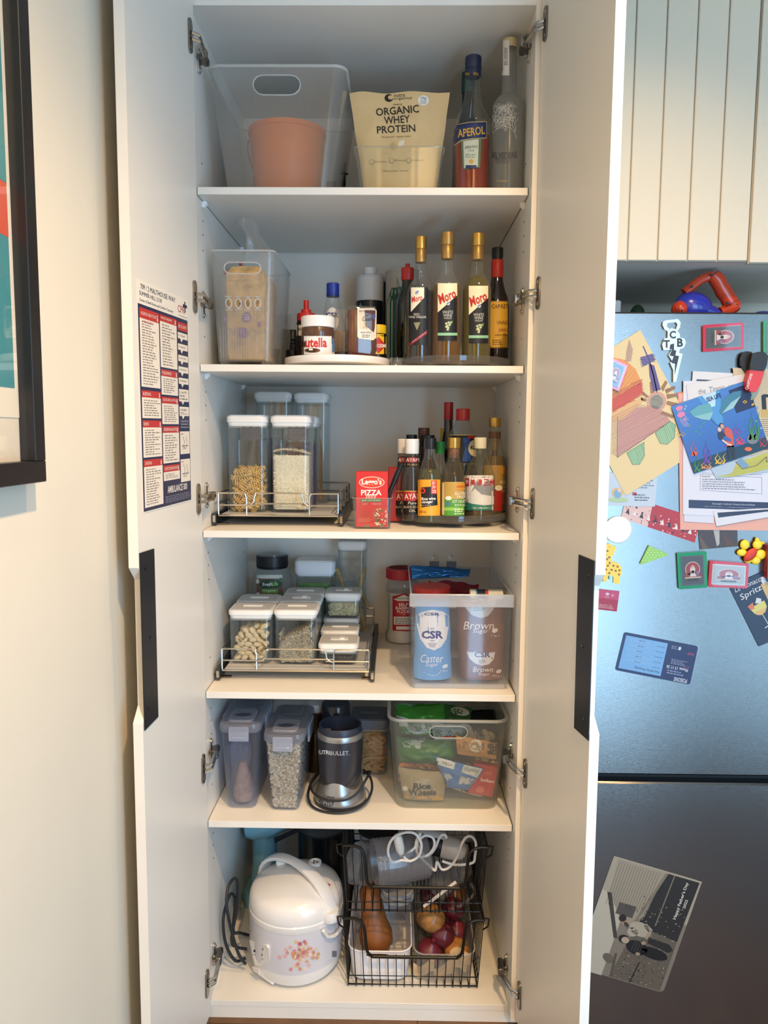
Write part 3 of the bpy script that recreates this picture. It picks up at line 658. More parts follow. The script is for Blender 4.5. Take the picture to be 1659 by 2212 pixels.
# white turntable and what stands on it
wt, wo, wR = turntable('turntable', 'glossy white turntable carrying spreads and syrup', 729, 775, 112, .17, Z, .027, M('#efedee', .22, coat=.3)); ZW = Z+.0127
rt, g, R, H, o = bottle('hazelnut_spread_jar', 'hazelnut spread jar with white lid on the white turntable', 'jar', 687, 685, 72, .095, ZW,
    [(0, .9), (.03, .97), (.1, .98), (.55, .96), (.62, 1), (.74, .97), (.8, .9), (1, .9)], GLASS, (M('#5a3319', .35), .78), (.755, 1, .99, M('#efeeea', .4)))
p = Print(g); p.rect(651, 726, 722, 766, '#efeae4', 1, 12); p.text('n', 656, 743, 9, 14, '#1c1512', 2, bold=.03); p.text('utella', 683, 740, 46, 21, '#cf2a23', 2, bold=.03)
p.ell(675, 757, 17, 5, '#6d3f20', 2); p.ell(673, 757, 12, 3.2, '#3d2012', 3); p.rect(668, 753, 676, 757, '#efe6d6', 4, 2); p.rect(717, 731, 722, 760, '#5d86b4', 2, 3); p.done(rt)
rt, g, R, H, o = bottle('sauce_bottle', 'dark barbecue sauce bottle with red squeeze cap behind the hazelnut spread', 'bottle', 662, 649, 42, .20, ZW,
    [(0, .95), (.03, 1), (.62, 1), (.68, .92), (.7, .9)], M('#21120c', .25), None, (.68, .8, .93, M('#c6271d', .35)), extra=[('nozzle', .8, .86, .5, M('#c6271d', .35)), ('nozzle_tip', .86, 1, .26, M('#c6271d', .35))])
p = Print(g); p.rect(641, 702, 683, 725, '#d9d4cc', 1); p.rect(641, 725, 683, 745, '#1a1a20', 1); p.text('BBQ', 651, 712, 12, 6, '#333', 2); p.done(rt)
rt, g, R, H, o = bottle('syrup_bottle', 'clear golden syrup bottle with blue flip cap on the white turntable', 'bottle', 719, 610, 60, .235, ZW,
    [(0, .95), (.02, 1), (.35, 1), (.45, .92), (.6, .68), (.78, .5), (.83, .44), (1, .4)], GLASS, (M('#c79a52', .2), .42), (.84, .985, .45, M('#1f3aa0', .35)), extra=[('cap_rim', .83, .86, .46, M('#1a2f88', .35))])
p = Print(g); p.ell(718, 690, 14, 26, '#efefec', 1); p.text('CSR', 718, 681, 27, 12, '#27317c', 2, bold=.03); p.text('1855', 718, 692, 10, 3, '#555', 2); p.done(rt)
# square honey bottle standing turned to one side
Yh = .10; hx = at(779, 700, Yh).x; ho = Vector((hx, Yh+.02, ZW)); hr = thing('honey_bottle', ho, 'square bottle of dark bush honey with cream label', 'bottle'); Hh = at(779, 661, Yh).z-ZW
hw, hd = .076, .05; HONEY = M('#5a2410', .12, coat=.6)
hb = MB().loft([(0, hw*.62, hd*.7, .012), (.004, hw*.72, hd*.8, .014), (Hh*.16, hw*.9, hd*.95, .012), (Hh*.24, hw, hd, .008), (Hh*.94, hw*.97, hd*.97, .01), (Hh, hw*.9, hd*.9, .012)], ho, CLR((.95, .93, .9), .03, .04), rot=rot(0, 0, 12)); part('bottle_body', hb, hr)
part('honey', MB().loft([(.003, hw*.6, hd*.68, .011), (Hh*.16, hw*.86, hd*.9, .01), (Hh*.24, hw*.95, hd*.94, .007), (Hh*.93, hw*.92, hd*.91, .008)], ho, HONEY, rot=rot(0, 0, 12)), hr)
p = Print(hb, curved=False); p.step = .0005; p.poly([(772, 666), (807, 665), (813, 671), (812, 730), (806, 735), (775, 731), (772, 727)], '#ece2cc', 1); K = '#4a4238'
p.text('BEECHWORTH HONEY', 792, 672, 32, 3, K, 2); p.text('the', 792, 681, 8, 4, K, 2); p.text('Cause', 793, 688.5, 20, 9, '#2c3a36', 2, sh=.2); p.ell(807, 684, 3.6, 6, '#2f4a80', 2); p.ell(793, 702, 2, 6, '#8b826e', 2); p.line([(785, 697), (801, 708)], .7, '#8b826e', 2); p.line([(785, 708), (801, 697)], .7, '#8b826e', 2)
p.text('BUSH HONEY', 791, 718, 23, 3.6, K, 2); p.lines(782, 722, 801, 730, 2, '#8b826e', 2); p.done(hr)
Yc2 = .115; co = Vector((at(737, 720, Yc2).x, Yc2+.02, ZW)); cr_ = thing('squeeze_bottle', co, 'clear squeeze bottle almost empty with dark syrup at the bottom', 'bottle'); H2 = at(737, 668, Yc2).z-ZW
part('bottle_body', MB().loft([(0, .03, .04, .01), (.004, .036, .044, .011), (H2*.9, .034, .042, .009), (H2, .026, .034, .009)], co, CLR((.93, .92, .9), .1, .06, (.75, .73, .7), .5), rot=rot(0, 0, -8)), cr_)
part('syrup', MB().loft([(.002, .03, .039, .01), (H2*.22, .032, .04, .009)], co, M('#1d0d08', .2), rot=rot(0, 0, -8)), cr_)
rt, g, R, H, o = bottle('yeast_spread_jar', 'yeast spread jar with yellow lid and red diamond label', 'jar', 812, 703, 44, .17, ZW, [(0, .95), (.03, 1), (.72, 1), (.78, .93), (.8, .93)], M('#1a0f0a', .25), None, (.78, 1, .95, M('#f2c417', .4)))
p = Print(g); p.rect(790, 722, 834, 765, '#f2c417', 1); p.poly([(803, 746), (818, 727), (833, 746), (818, 764)], '#c42a22', 2); p.text('VEGEMITE', 824, 747, 38, 8, '#f6efe0', 3, bold=.02); p.done(rt); del p
# tins behind
rt, g, R, H, o = bottle('oil_tin', 'white and black oil tin with white screw cap', 'tin', 798, 579, 58, .45, Z, [(0, .97), (.01, 1), (.9, 1), (.905, 1.03), (.915, 1.03), (.92, .95), (.93, .5)], M('#dcdcda', .35), None, (.93, 1, .48, M('#e8e8e4', .4)))
band(rt, o, R, H, .04, .695, M('#14161a', .35)); p = Print(g); p.step = .001; p.line([(800, 645), (800, 668)], .8, '#b9a668', 1); p.poly([(775, 668), (779, 652), (785, 668)], '#6f9a7a', 1); p.done(rt)
rt, g, R, H, o = bottle('oil_tin', 'dark oil tin standing behind the white and black tin', 'tin', 828, 596, 50, .52, Z, [(0, .97), (.01, 1), (.9, 1), (.92, .95), (.93, .5)], M('#15171b', .35), None, (.93, 1, .6, M('#cfd4d8', .4)))
rt, g, R, H, o = bottle('powder_canister', 'tall grey canister with green panel between the turntables', 'canister', 868, 586, 72, .42, Z, [(0, .98), (.005, 1), (.97, 1), (.972, 1.02), (.99, 1.02), (1, .98)], M('#b9bbb6', .4), None, None)
p = Print(g); p.poly([(834, 660), (846, 622), (905, 615), (905, 790), (834, 790)], '#1f5a44', 1, 3); p.rect(855, 636, 905, 790, '#2c3a34', 2); p.lines(857, 600, 866, 625, 6, '#666', 2); p.done(rt)
single('shot_glass', MB().lathe([(.012, 0), (.013, .002), (.0155, .022), (.0145, .022), (.012, .004)], (at(856, 780, .06).x, .06, Z), GLASS, 18), 'small clear cup squeezed between the two turntables', 'cup')
# clear turntable with vinegar bottles
CT = CLR((.82, .84, .86), .06, .05, (.55, .57, .6), .6)
ct, cto, cR = turntable('turntable', 'clear plastic turntable carrying the vinegar bottles', 977, 775, 125, .19, Z, .027, CT); ZC = Z+.0127
MOROP = [(0, .93), (.01, 1), (.56, 1), (.60, .95), (.645, .72), (.69, .47), (.73, .41), (1, .40)]; GOLD = M('#c7a050', .3, .85); GOLDM = M('#b58f52', .35, .7)
def moro(cx, top, w_, Y, label, glass, liq, red, capm=GOLD):
    rt, g, R, H, o = bottle('vinegar_bottle', label, 'bottle', cx, top, w_, Y, ZC, MOROP, glass, liq, (.905, 1, .455, capm), extra=[('neck_foil', .80, .905, .425, GOLDM)])
    p = Print(g); p.step = .0004; return rt, p
rt, p = moro(906, 512, 54, .115, 'red wine vinegar bottle with gold cap and black label', CLR((.85, .85, .85), .03, .03), (M('#120608', .1, coat=.4), .575), 1)
p.rect(883, 621, 924, 745, '#14161c', 1, 12); p.poly([(888, 621), (916, 621), (916, 643), (888, 674)], '#efe7cf', 2, 3); p.text('Moro', 901, 645, 23, 13, '#c22f28', 3, 14, sh=.2, bold=.02); p.ell(901, 632, 4, 5, '#c3c9dc', 3); p.line([(898, 634), (904, 629)], 1.6, '#2f3f86', 4)
p.text('RED', 900.5, 679, 12, 4.5, '#d8d5cc', 3); p.text('WINE VINEGAR', 902, 685, 37, 5, '#d8d5cc', 3); p.poly([(894, 697), (908, 696), (901, 714)], '#8d8a6c', 3); p.poly([(883, 743), (922, 713), (922, 721), (888, 746)], '#8d1f2e', 3); p.text('FAMILY RESERVE', 905, 729, 36, 3, '#dcaab0', 4, 37); p.done(rt)
for cx, top, w_, Y, k, lx, lq in ((962.5, 503, 61, .10, 'amber', 966, '#b9862c'), (1027, 505, 61, .108, 'pale yellow', 1033, '#a89b4a')):
    rt, p = moro(cx, top, w_, Y, 'white wine vinegar bottle of '+k+' vinegar with gold cap', CLR((.97, .97, .92), .01, .03), (CLR(lq, .35, .05, lq, .5), .6 if k == 'amber' else .665), 0, GOLDM if k == 'amber' else GOLD)
    dy = 0 if k == 'amber' else 5.5; x0, x1 = lx-20, min(lx+21, cx+29)
    p.rect(x0, 612+dy, x1, 736+dy, '#14161c', 1, 12); p.poly([(x0, 612+dy), (x1, 612+dy), (x1, 638+dy), (x0, 675+dy)], '#efe7c4', 2, 3); p.text('Moro', lx, 640+dy, 38, 21, '#c22f28', 3, 24, sh=.2, bold=.03); p.ell(lx+2, 655+dy, 4, 4.5, '#c3c9dc', 3); p.line([(lx-1, 657+dy), (lx+5, 653+dy)], 1.6, '#2f3f86', 4)
    p.text('WHITE', lx+1, 674.5+dy, 22, 6.5, '#c9cac6', 3); p.text('WINE', lx+1, 681.5+dy, 19, 6.5, '#c9cac6', 3); p.text('VINEGAR', lx+1, 687.5+dy, 17, 3.4, '#c9cac6', 3)
    for a, b in ((-3, 0), (2, -2), (-1, 5), (4, 3), (1, 9), (-3, 7), (6, -2), (0, 13)): p.ell(lx+1+a, 699+dy+b, 2.6, 2.6, '#b9c49a', 3, n=10)
    p.poly([(lx+3, 697+dy), (lx+12, 692+dy), (lx+10, 700+dy)], '#7c9a4c', 3); p.rect(x0, 719+dy, x1, 725+dy, '#8fc49c', 3, 8); p.done(rt)
rt, g, R, H, o = bottle('olive_oil_bottle', 'dark olive oil bottle with red pourer cap on the clear turntable', 'bottle', 878, 570, 48, .24, ZC, [(0, .96), (.01, 1), (.6, 1), (.66, .9), (.76, .55), (.8, .5), (.86, .5)], M('#1d2018', .08, coat=.5), None, (.84, .96, .56, M('#b8271d', .4)), extra=[('spout', .96, 1, .2, M('#b8271d', .4))])
rt, g, R, H, o = bottle('vinegar_bottle', 'dark sherry vinegar bottle with black cap and red collar', 'bottle', 1069, 536, 54, .19, ZC, [(0, .95), (.01, 1), (.5, 1), (.58, .9), (.66, .62), (.73, .47), (.8, .43), (1, .41)], M('#1a0d0a', .1, coat=.5), None, (.915, 1, .44, BLACK), extra=[('collar', .75, .90, .47, M('#b22a1f', .45))])
p = Print(g); p.poly([(1057, 655), (1062, 650), (1096, 650), (1096, 752), (1061, 752), (1057, 747)], '#8d6a1e', 1, 3); p.poly([(1059, 656), (1063, 652), (1096, 652), (1096, 750), (1063, 750), (1059, 746)], '#d9a936', 2, 3); p.text('CAPIRETE', 1082, 662, 38, 9, '#4c1c14', 3); p.text('VINAGRE', 1088, 697, 30, 8, '#4c1c14', 3); p.text('JEREZ', 1087, 714, 22, 8, '#8a2018', 3); p.text('SHERRY VINEGAR', 1086, 724, 34, 4, '#4c1c14', 3); p.lines(1064, 733, 1090, 746, 3, '#6d4a20', 3); p.done(rt)
rt, g, R, H, o = bottle('chilli_sauce_bottle', 'clear sauce bottle with red cap behind the sherry vinegar', 'bottle', 1070, 556, 24, .30, ZC, [(0, .95), (.01, 1), (.55, 1), (.68, .6), (.78, .4), (.9, .4)], GLASS, (M('#5d5138', .2), .5), (.86, 1, .5, M('#b8301f', .4)))
# ================================================================ third shelf
Z = ZS[2]+.0006
def wire_tray(name, label, x0, x1, yf, yb, z, cutw):
    """pull-out chrome wire basket on side runners, front rail with two dipped openings"""
    root = thing(name, ((x0+x1)/2, (yf+yb)/2, z), label, 'tray'); zt = z+.030; r = .0021
    part('tray_floor', MB().box(x0+.006, x1-.006, yf+.004, yb, zt-.004, zt-.001, M('#c3c1be', .45), .0008), root)
    def wire(nm, pts, rr=r): part(nm, MB().tube(pts, rr, CHROME, 8), root)
    wire('base_wire', [(x0, yf, zt-.004), (x1, yf, zt-.004)], .003); wire('base_wire', [(x0, yb, zt-.004), (x1, yb, zt-.004)], .003)
    z1, z2 = zt+.026, zt+.052; W = x1-x0; a, b = x0+W*.235, x0+W*.76
    c = .008
    zd = z1+.006
    # front rail: high at both ends and between the two openings, low in the openings
    wire('front_rail', bez([(x0, yf, z2), (a-.012, yf, z2), (a-.002, yf, z2-.006), (a, yf, z2-.02)], 5)+[(a, yf, zt-.004)])
    wire('front_rail', bez([(b, yf, zt-.004), (b, yf, z2-.02), (b+.002, yf, z2-.006), (b+.012, yf, z2), (x1, yf, z2)], 5))
    m0, m1 = a+W*.065, b-W*.05
    wire('front_rail', bez([(a, yf-.003, z1-.004), (m0-.012, yf-.003, z1-.004), (m0-.002, yf-.003, z1+.004), (m0, yf-.003, z2-.012), (m0+.004, yf-.003, z2-.002), (m0+.014, yf-.003, z2+.001), (m1-.014, yf-.003, z2+.001), (m1-.004, yf-.003, z2-.002), (m1, yf-.003, z2-.012), (m1+.002, yf-.003, z1+.004), (m1+.012, yf-.003, z1-.004), (b, yf-.003, z1-.004)], 4))
    wire('front_rail', [(x0, yf, z1-.004), (a+.02, yf, z1-.004)]); wire('front_rail', [(b-.02, yf, z1-.004), (x1, yf, z1-.004)]); wire('front_rail', [(a, yf+.003, z1), (b, yf+.003, z1)])
    for x in (x0, x1):
        for zz in (z1, z2): wire('side_wire', [(x, yf, zz), (x, yb, zz)])
        for k in range(5): y = yf+(yb-yf)*k/4; wire('upright', [(x, y, zt-.004), (x, y, z2)])
    for zz in (z1, z2): wire('back_wire', [(x0, yb, zz), (x1, yb, zz)])
    for sx, x in ((-1, x0), (1, x1)):
        xx = x+sx*.009; rn = MB().box(xx-.0055, xx+.0055, yf-.012, yb, z+.004, z+.032, M('#55565a', .35, .9), .001)
        rn.box(xx-.0035, xx+.0035, yf-.0135, yf-.011, z+.009, z+.027, CHROME, .001); part('runner', rn, root)
        for y in (yf+.015, yb-.04): part('runner_foot', MB().box(*sorted((xx-.006, xx-sx*.028)), y, y+.014, z, z+.004, NICKEL, .0008), root)
    return zt-.001
xl, xr = at(478, 1090, .11).x, at(731, 1090, .11).x
zt3 = wire_tray('wire_tray', 'chrome pull-out wire tray holding tall pasta and rice canisters', xl-.005, xr, .10, .565, Z, 0)+.0006
def cspan(a, b, Y): return at((a+b)/2, 1000, Y).x, at(b, 1000, Y).x-at(a, 1000, Y).x
G3 = 'tall clear canisters with white lids on the third shelf tray'
Yc = .135; xA, wA = cspan(485, 580, Yc); xB, wB = cspan(581.5, 673, Yc); hA = at(530, 897, Yc).z-zt3
wA = wB = .105; dC = .106
rA, bA, oA = canister('canister', 'tall clear canister of spiral pasta on the wire tray', xA, Yc, zt3, wA, dC, hA, top=LIDW, pull=False)
rB, bB, oB = canister('canister', 'tall clear canister of white rice on the wire tray', xB, Yc, zt3, wB, dC, hA, top=LIDW, pull=False)
for rt, b, cx in ((rA, bA, 538), (rB, bB, 637)):
    p = Print(b, curved=False); x = cx+4 if cx == 538 else cx+4
    p.poly([(x-21, 925), (x-17, 922), (x-6, 924), (x, 921), (x+6, 924), (x+17, 922), (x+22, 926), (x+21, 936), (x+23, 943), (x+20, 951), (x+8, 950), (x, 953), (x-8, 950), (x-20, 951), (x-22, 943), (x-20, 936)], '#57575a', 1); p.done(rt, 'chalk_label')
# rice
rm = MB(); xb0, w0 = oB.x, wB*.91; zr = at(628, 972, Yc).z
def ricetop(u, v): return Vector((xb0+(u-.5)*w0*.98, Yc+.008+(v*.97)*dC*.88, zr+.012*math.sin(math.pi*u*.8+.6)+noise.noise(Vector((u*6, v*6, 2)))*.004-.012))
RICE = M('#efe2c6', .7, bump=.9, bscale=420, vary=.18, vscale=330)
rm.loft([(.0085, w0*.95, dC*.86, .013), (zr-zt3-.014, w0*.985, dC*.89, .013)], oB, RICE); rm.sheet(ricetop, 14, 14, RICE)
gr = MB(); random.seed(2)
for i in range(1500):
    if i < 1000: P_ = Vector((xb0+random.uniform(-.46, .46)*w0, Yc+.0062+random.uniform(0, .001), random.uniform(zt3+.01, zr-.012)))
    else: u, v = random.random(), random.random(); P_ = ricetop(u, v)+Vector((0, 0, .001))
    a = rot(random.uniform(0, 360), random.uniform(0, 360), random.uniform(0, 360)); L = .0032; q = [Vector((L, 0, 0)), Vector((-L, 0, 0)), Vector((0, .0011, 0)), Vector((0, -.0011, 0)), Vector((0, 0, .0011)), Vector((0, 0, -.0011))]
    gr.add([P_+a@x for x in q], [(0, 2, 4), (0, 4, 3), (0, 3, 5), (0, 5, 2), (1, 4, 2), (1, 3, 4), (1, 5, 3), (1, 2, 5)], M('#f3e8d0' if i % 3 else '#d9c8a4', .6))
ro = single('rice', rm, 'white rice filling the tall clear canister', 'rice', kind='stuff', smooth=50); part('grains', gr, ro, smooth=0, kind='stuff')
# spiral pasta, every piece on its own
def helix(L, R, turns, m):
    mb = MB(); n = 22
    for ph in (0, 1):
        rows = []
        for i in range(n+1):
            t = i/n; a = t*turns*2*math.pi+ph*math.pi; x = (t-.5)*L
            rows.append([Vector((x, R*math.cos(a)*k, R*math.sin(a)*k))+Vector((dx, 0, 0)) for k, dx in ((.12, 0), (1, -.0008), (1, .0012), (.12, .0012))])
        mb.rings(rows, m)
    return mb
PAS = M('#eec474', .55, vary=.1, vscale=90); hx = helix(.034, .0062, 2.6, PAS); meF = bpy.data.meshes.new('fusilli'); meF.from_pydata([tuple(v) for v in hx.v], [], hx.f); meF.materials.append(PAS); meF.shade_smooth(); meF.set_sharp_from_angle(angle=.7)
def pile(name, me, label, cat, group, o, w, d, ztop, cell, layers=2, zmin=.012, flat=None, seed=1, jit=.35, tilt=60, topslope=0., cellz=None, inset=.011):
    random.seed(seed); cz = cellz or cell; nx = max(1, int((w-2*inset*.6)/cell)); k = 0
    for L in range(layers):
        y = o.y-d/2+inset+L*cz*.95; nz = int((ztop-o.z-zmin)/cz)
        for j in range(nz+1):
            for i in range(nx):
                x = o.x-w/2+inset+(i+.5*(j % 2))*(w-2*inset)/max(1, nx-.5); z = o.z+zmin+(j+.25)*cz
                x += random.uniform(-jit, jit)*cell*.4; x = min(max(x, o.x-w/2+inset), o.x+w/2-inset)
                if z > ztop-.004+topslope*((x-o.x)/w)+random.uniform(-.3, .3)*cz: continue
                b = bpy.data.objects.new(name, me); col.objects.link(b); b.location = (x, y+random.uniform(-.1, .1)*cz, z+random.uniform(-jit, jit)*cz*.3)
                b.rotation_euler = (random.uniform(0, 6.28), math.radians(random.uniform(-tilt, tilt)), math.radians(random.uniform(-28, 28))); tag(b, label, cat, group); k += 1
    # a top layer over the whole surface
    ny = int((d-2*inset)/cz)
    for i in range(nx):
        for j in range(layers, max(layers, ny)):
            b = bpy.data.objects.new(name, me); col.objects.link(b); x = o.x-w/2+inset+(i+.5)*(w-2*inset)/nx
            b.location = (x, o.y-d/2+inset+j*(d-2*inset)/ny, ztop-.006+topslope*((x-o.x)/w)); b.rotation_euler = (random.uniform(0, 6.28), math.radians(random.uniform(-20, 20)), random.uniform(0, 3.1)); tag(b, label, cat, group); k += 1
    return k
pile('spiral_pasta_piece', meF, 'piece of spiral pasta in the tall canister on the wire tray', 'pasta', 'spiral pasta pieces in the tall canister', oA, wA*.9, dC*.9, at(530, 1010, Yc).z, .0165, 3, .009, seed=5, inset=.0185, cellz=.0105)
# canisters behind the rice
for Y, i in ((.262, 0),):
    r_, b_, o_ = canister('canister', ('tall clear canister directly behind the rice canister', 'tall clear canister third back in the rice row')[i], xB+.004+.003*i, Y, zt3, .1075, .108, hA, pull=False)
    single(('snack_packet', 'lentil_packet')[i], MB().loft([(.008, .085, .075, .01), (.17-.07*i, .08, .06, .012), (.18-.07*i, .06, .02, .006)], o_, M(('#5b2a6e', '#a8612c')[i], .5, vary=.3, vscale=50)), ('purple packet inside the canister behind the rice', 'orange lentils in the canister third back in the rice row')[i], 'packet')
for (a, b, t_, i) in ((545, 630, 847, 0), (630, 710, 849, 1)):
    Y = .405 if i == 0 else .455; Y = .40; x, w_ = cspan(a, b, Y); w_ = min(w_, .11)
    if i == 1: Y = .512; continue
    r_, b_, o_ = canister('canister', 'tallest clear canister holding a blue bag behind the pasta canister', x+.002, .40, zt3, w_, .108, at(587, t_, Y).z-zt3, pull=False)
    mb = pouch([(560, 868), (616, 866), (612, 1000), (566, 1000)], .452, .016, M('#4a6fa0', .5, vary=.15), 21, .006); seat(mb, zt3+.008); k = bag('flour_bag', 'blue paper bag inside the tallest canister on the tray', 'bag', mb)
xq, wq = cspan(630, 708, .40)
r_, b_, o_ = canister('canister', 'tall clear canister with a tied brown bag at the back of the tray', xq+.004, .40, zt3, .103, .106, at(668, 849, .40).z-zt3, pull=False)
single('bag_tie', MB().loft([(0, .03, .02, .006), (.15, .028, .02, .006), (.2, .01, .008, .003), (.215, .022, .012, .004)], (xq+.018, .45, zt3+.009), M('#a5793c', .6, vary=.2)), 'brown paper bag twisted shut inside the back canister', 'bag')
# pizza sauce box in a small clear bin
ab, am, ao = tub('acrylic_bin', 'small clear bin holding the red pizza sauce box', at(804, 1110, .05).x, .052, Z, .090, .098, .26, .27, at(804, 1076, .05).z-Z, ACRYL, rr=.008, rim=.0015, n=3, rimmat=CLR((.9, .92, .9), .12, .05, edge=.6), yft=.046)
x0, x1 = at(769, 1050, .065).x, at(838, 1050, .065).x
pb, pmb = boxy('sauce_box', 'red boxed pizza sauce standing in the small clear bin', 'box', x0, x1, .062, .10, Z+.0034, at(803, 1019, .062).z, M('#cf2a26', .42), .0012)
p = Print(pmb, curved=False); p.ell(803, 1042, 27.5, 12.5, '#efe0d4', 1, n=28); p.ell(803, 1042, 26, 11.2, '#d8401f', 2, n=28); p.text("Leggo's", 803, 1042, 43, 16, '#f6efe6', 3, bold=.03)
p.text('PIZZA', 802, 1064, 44, 12, '#f6efe6', 2, bold=.025); p.text('sauce', 801, 1074, 22, 7, '#f3d9cc', 2, sh=.3); p.rect(779, 1078, 824, 1084, '#2f7a43', 1); p.text('garlic, onion & herbs', 802, 1081, 40, 4.2, '#eef0e4', 2)
p.text('CHEF\'S', 788, 1088.5, 12, 3, '#f0c8b8', 2); p.text('DOUBLE CONC', 814, 1088.5, 20, 3, '#f0c8b8', 2)
p.quad([(770, 1101), (803, 1096), (807, 1142), (773, 1142)], '#d9cd9c', 1); p.text('4', 786, 1106, 5, 7, '#b04a2a', 2); p.text('SACHETS', 787, 1112, 28, 6, '#b04a2a', 2, 3); p.lines(776, 1118, 804, 1128, 3, '#c8865c', 2); p.ell(791, 1138, 9, 4, '#8d7a4c', 2)
p.poly([(804, 1106), (818, 1096), (837, 1092), (837, 1142), (822, 1142), (808, 1125)], '#b8563a', 1)
random.seed(3)
for i in range(46): p.ell(random.uniform(811, 835), random.uniform(1099, 1138), random.uniform(1.5, 3.4), random.uniform(1.2, 2.6), random.choice(['#c2341f', '#e0b48a', '#587a3a', '#8d2318', '#e8d6b8', '#d8623c']), 2+i % 3, n=8)
p.done(pb)
single('stock_packet', MB().box(at(838, 1060, .21).x, at(868, 1060, .21).x, .19, .225, Z+.0034, at(850, 1010, .17).z, M('#a3231f', .45), .002), 'dark red packet standing behind the pizza sauce box', 'packet')
single('black_utensil', MB().tube([at(836, 1108, .13), at(839, 1068, .13), at(858, 1024, .135), at(868, 1002, .14)], [.005, .005, .007, .006], M('#111', .4), 10), 'black handled utensil leaning behind the pizza sauce box', 'utensil')
# clear turntable with asian sauces
tt, to3, tR = turntable('turntable', 'clear two-tier turntable carrying asian sauces and oils', 976, 1122, 116, .222, Z, .030, CT); Z3 = Z+.0127
part('middle_ring', MB().lathe([(tR*1.0, .018), (tR*1.012, .0185), (tR*1.012, .0205), (tR*1.0, .021)], to3, CT, 56, capb=False, capt=False), tt)
SAU = M('#120807', .12, coat=.5); CLG = CLR((.96, .97, .95), .02, .03, edge=.3)
NECK = [(0, .95), (.012, 1), (.52, 1), (.6, .93), (.72, .58), (.82, .42), (.88, .4)]
def ayam(cx, Y, w_, lab, front):
    rt, g, R, H, o = bottle('sesame_oil_bottle', lab, 'bottle', cx, 948, w_, Y, Z3, [(0, .95), (.012, 1), (.42, 1), (.5, .96), (.62, .82), (.75, .74), (.84, .7)], CLR((.7, .62, .55), .05, .04), (M('#3a1c0c', .15), .2), (.82, 1, .76, M('#efeee9', .4)))
    p = Print(g); x = cx; p.rect(x-18, 986, x+17, 1009, '#1a1414', 1, 8); p.rect(x-15, 988, x+16, 999, '#a52a24', 2, 6); p.text('AYAM', x+1, 993.5, 26, 7, '#f0e4d8', 3); p.text('PURE', x+1, 1004, 20, 4, '#bfa66a', 3)
    p.rect(x-22, 1062, x+20, 1082, '#b0291f', 1, 10); p.text('AYAM', x+1, 1072, 34, 12, '#f2e8dc', 2, 3); p.rect(x-22, 1082, x+20, 1112, '#15110f', 1, 10); p.text('Pure', x+1, 1086.5, 18, 6, '#e8dfc8', 2, sh=.3); p.text('BLACK SESAME', x+1, 1095, 36, 5, '#d8c9a0', 2); p.text('OIL', x+1, 1103, 14, 6, '#d8c9a0', 2)
    p.rect(x-22, 1060, x+20, 1062, '#c9a24a', 2, 8); p.done(rt)
ayam(873, .20, 37, 'sesame oil bottle with white cap half hidden by its twin', 0); ayam(890, .145, 40, 'sesame oil bottle with white cap and full black red label showing', 1)
bottle('soy_bottle', 'dark bottle with black cap standing behind the sesame oil', 'bottle', 889, 939, 38, .285, Z3, NECK, M('#17100d', .15), None, (.86, 1, .62, BLACK))
bottle('soy_bottle', 'dark bottle with black cap behind the rice wine vinegar', 'bottle', 924, 940, 42, .25, Z3, NECK, M('#201510', .15), None, (.86, 1, .7, BLACK))
bottle('fish_sauce_bottle', 'brown capped bottle at the back of the sauce turntable', 'bottle', 915, 924, 40, .345, Z3, NECK, M('#3a2415', .15), None, (.82, 1, .62, M('#5e3a22', .45)))
bottle('lime_juice_bottle', 'bottle with green cap behind the gluten free soy sauce', 'bottle', 950, 954, 36, .27, Z3, [(0, .95), (.01, 1), (.6, 1), (.75, .6), (.9, .5)], CLR((.8, .85, .8), .2, .1), None, (.84, 1, .58, M('#2f9a4a', .4)))
rt, g, R, H, o = bottle('rice_vinegar_bottle', 'clear rice wine vinegar bottle with black cap and orange label', 'bottle', 929, 946, 52, .115, Z3, [(0, .95), (.012, 1), (.47, 1), (.53, .97), (.62, .86), (.72, .62), (.8, .46), (.9, .44)], CLG, (CLR('#b9b878', .15, .05, '#b9b878', .4), .63), (.87, 1, .5, M('#16161a', .4)))
p = Print(g); p.step = .0004; p.rect(903, 1036, 955, 1114, '#e8a32c', 1, 12); p.quad([(910, 1053), (943, 1050), (945, 1091), (911, 1096)], '#17151a', 2); p.ell(914, 1060, 5.5, 6, '#c8351f', 3); p.ell(914, 1060, 2.5, 2.8, '#17151a', 4); p.rect(931, 1038, 943, 1067, '#cf2f28', 3, 4)
p.text('お', 937, 1043, 8, 8, '#f4eae0', 4); p.text('弁', 937, 1052, 8, 8, '#f4eae0', 4); p.text('当', 937, 1061, 8, 8, '#f4eae0', 4); p.text('Rice wine', 926, 1077, 29, 6.5, '#f4efe6', 3, 3, bold=.02); p.text('vinegar', 923, 1085, 24, 7, '#f4efe6', 3, 3, bold=.02); p.text('for cooking', 921, 1091.5, 19, 3.6, '#e0d8cc', 3, 3); p.text('250 mL', 914, 1105.5, 15, 5, '#4a3212', 3); p.done(rt)
rt, g, R, H, o = bottle('soy_sauce_bottle', 'gluten free soy sauce bottle with gold cap and green label', 'bottle', 980.5, 945, 52, .11, Z3, [(0, .95), (.012, 1), (.47, 1), (.53, .95), (.63, .78), (.72, .55), (.8, .46), (.9, .44)], CLR((.85, .82, .7), .08, .04, (.45, .4, .3)), (M('#241309', .15), .44), (.875, 1, .52, GOLD), extra=[('neck_wrap', .76, .875, .475, M('#6b4a33', .5, vary=.4, vscale=200))])
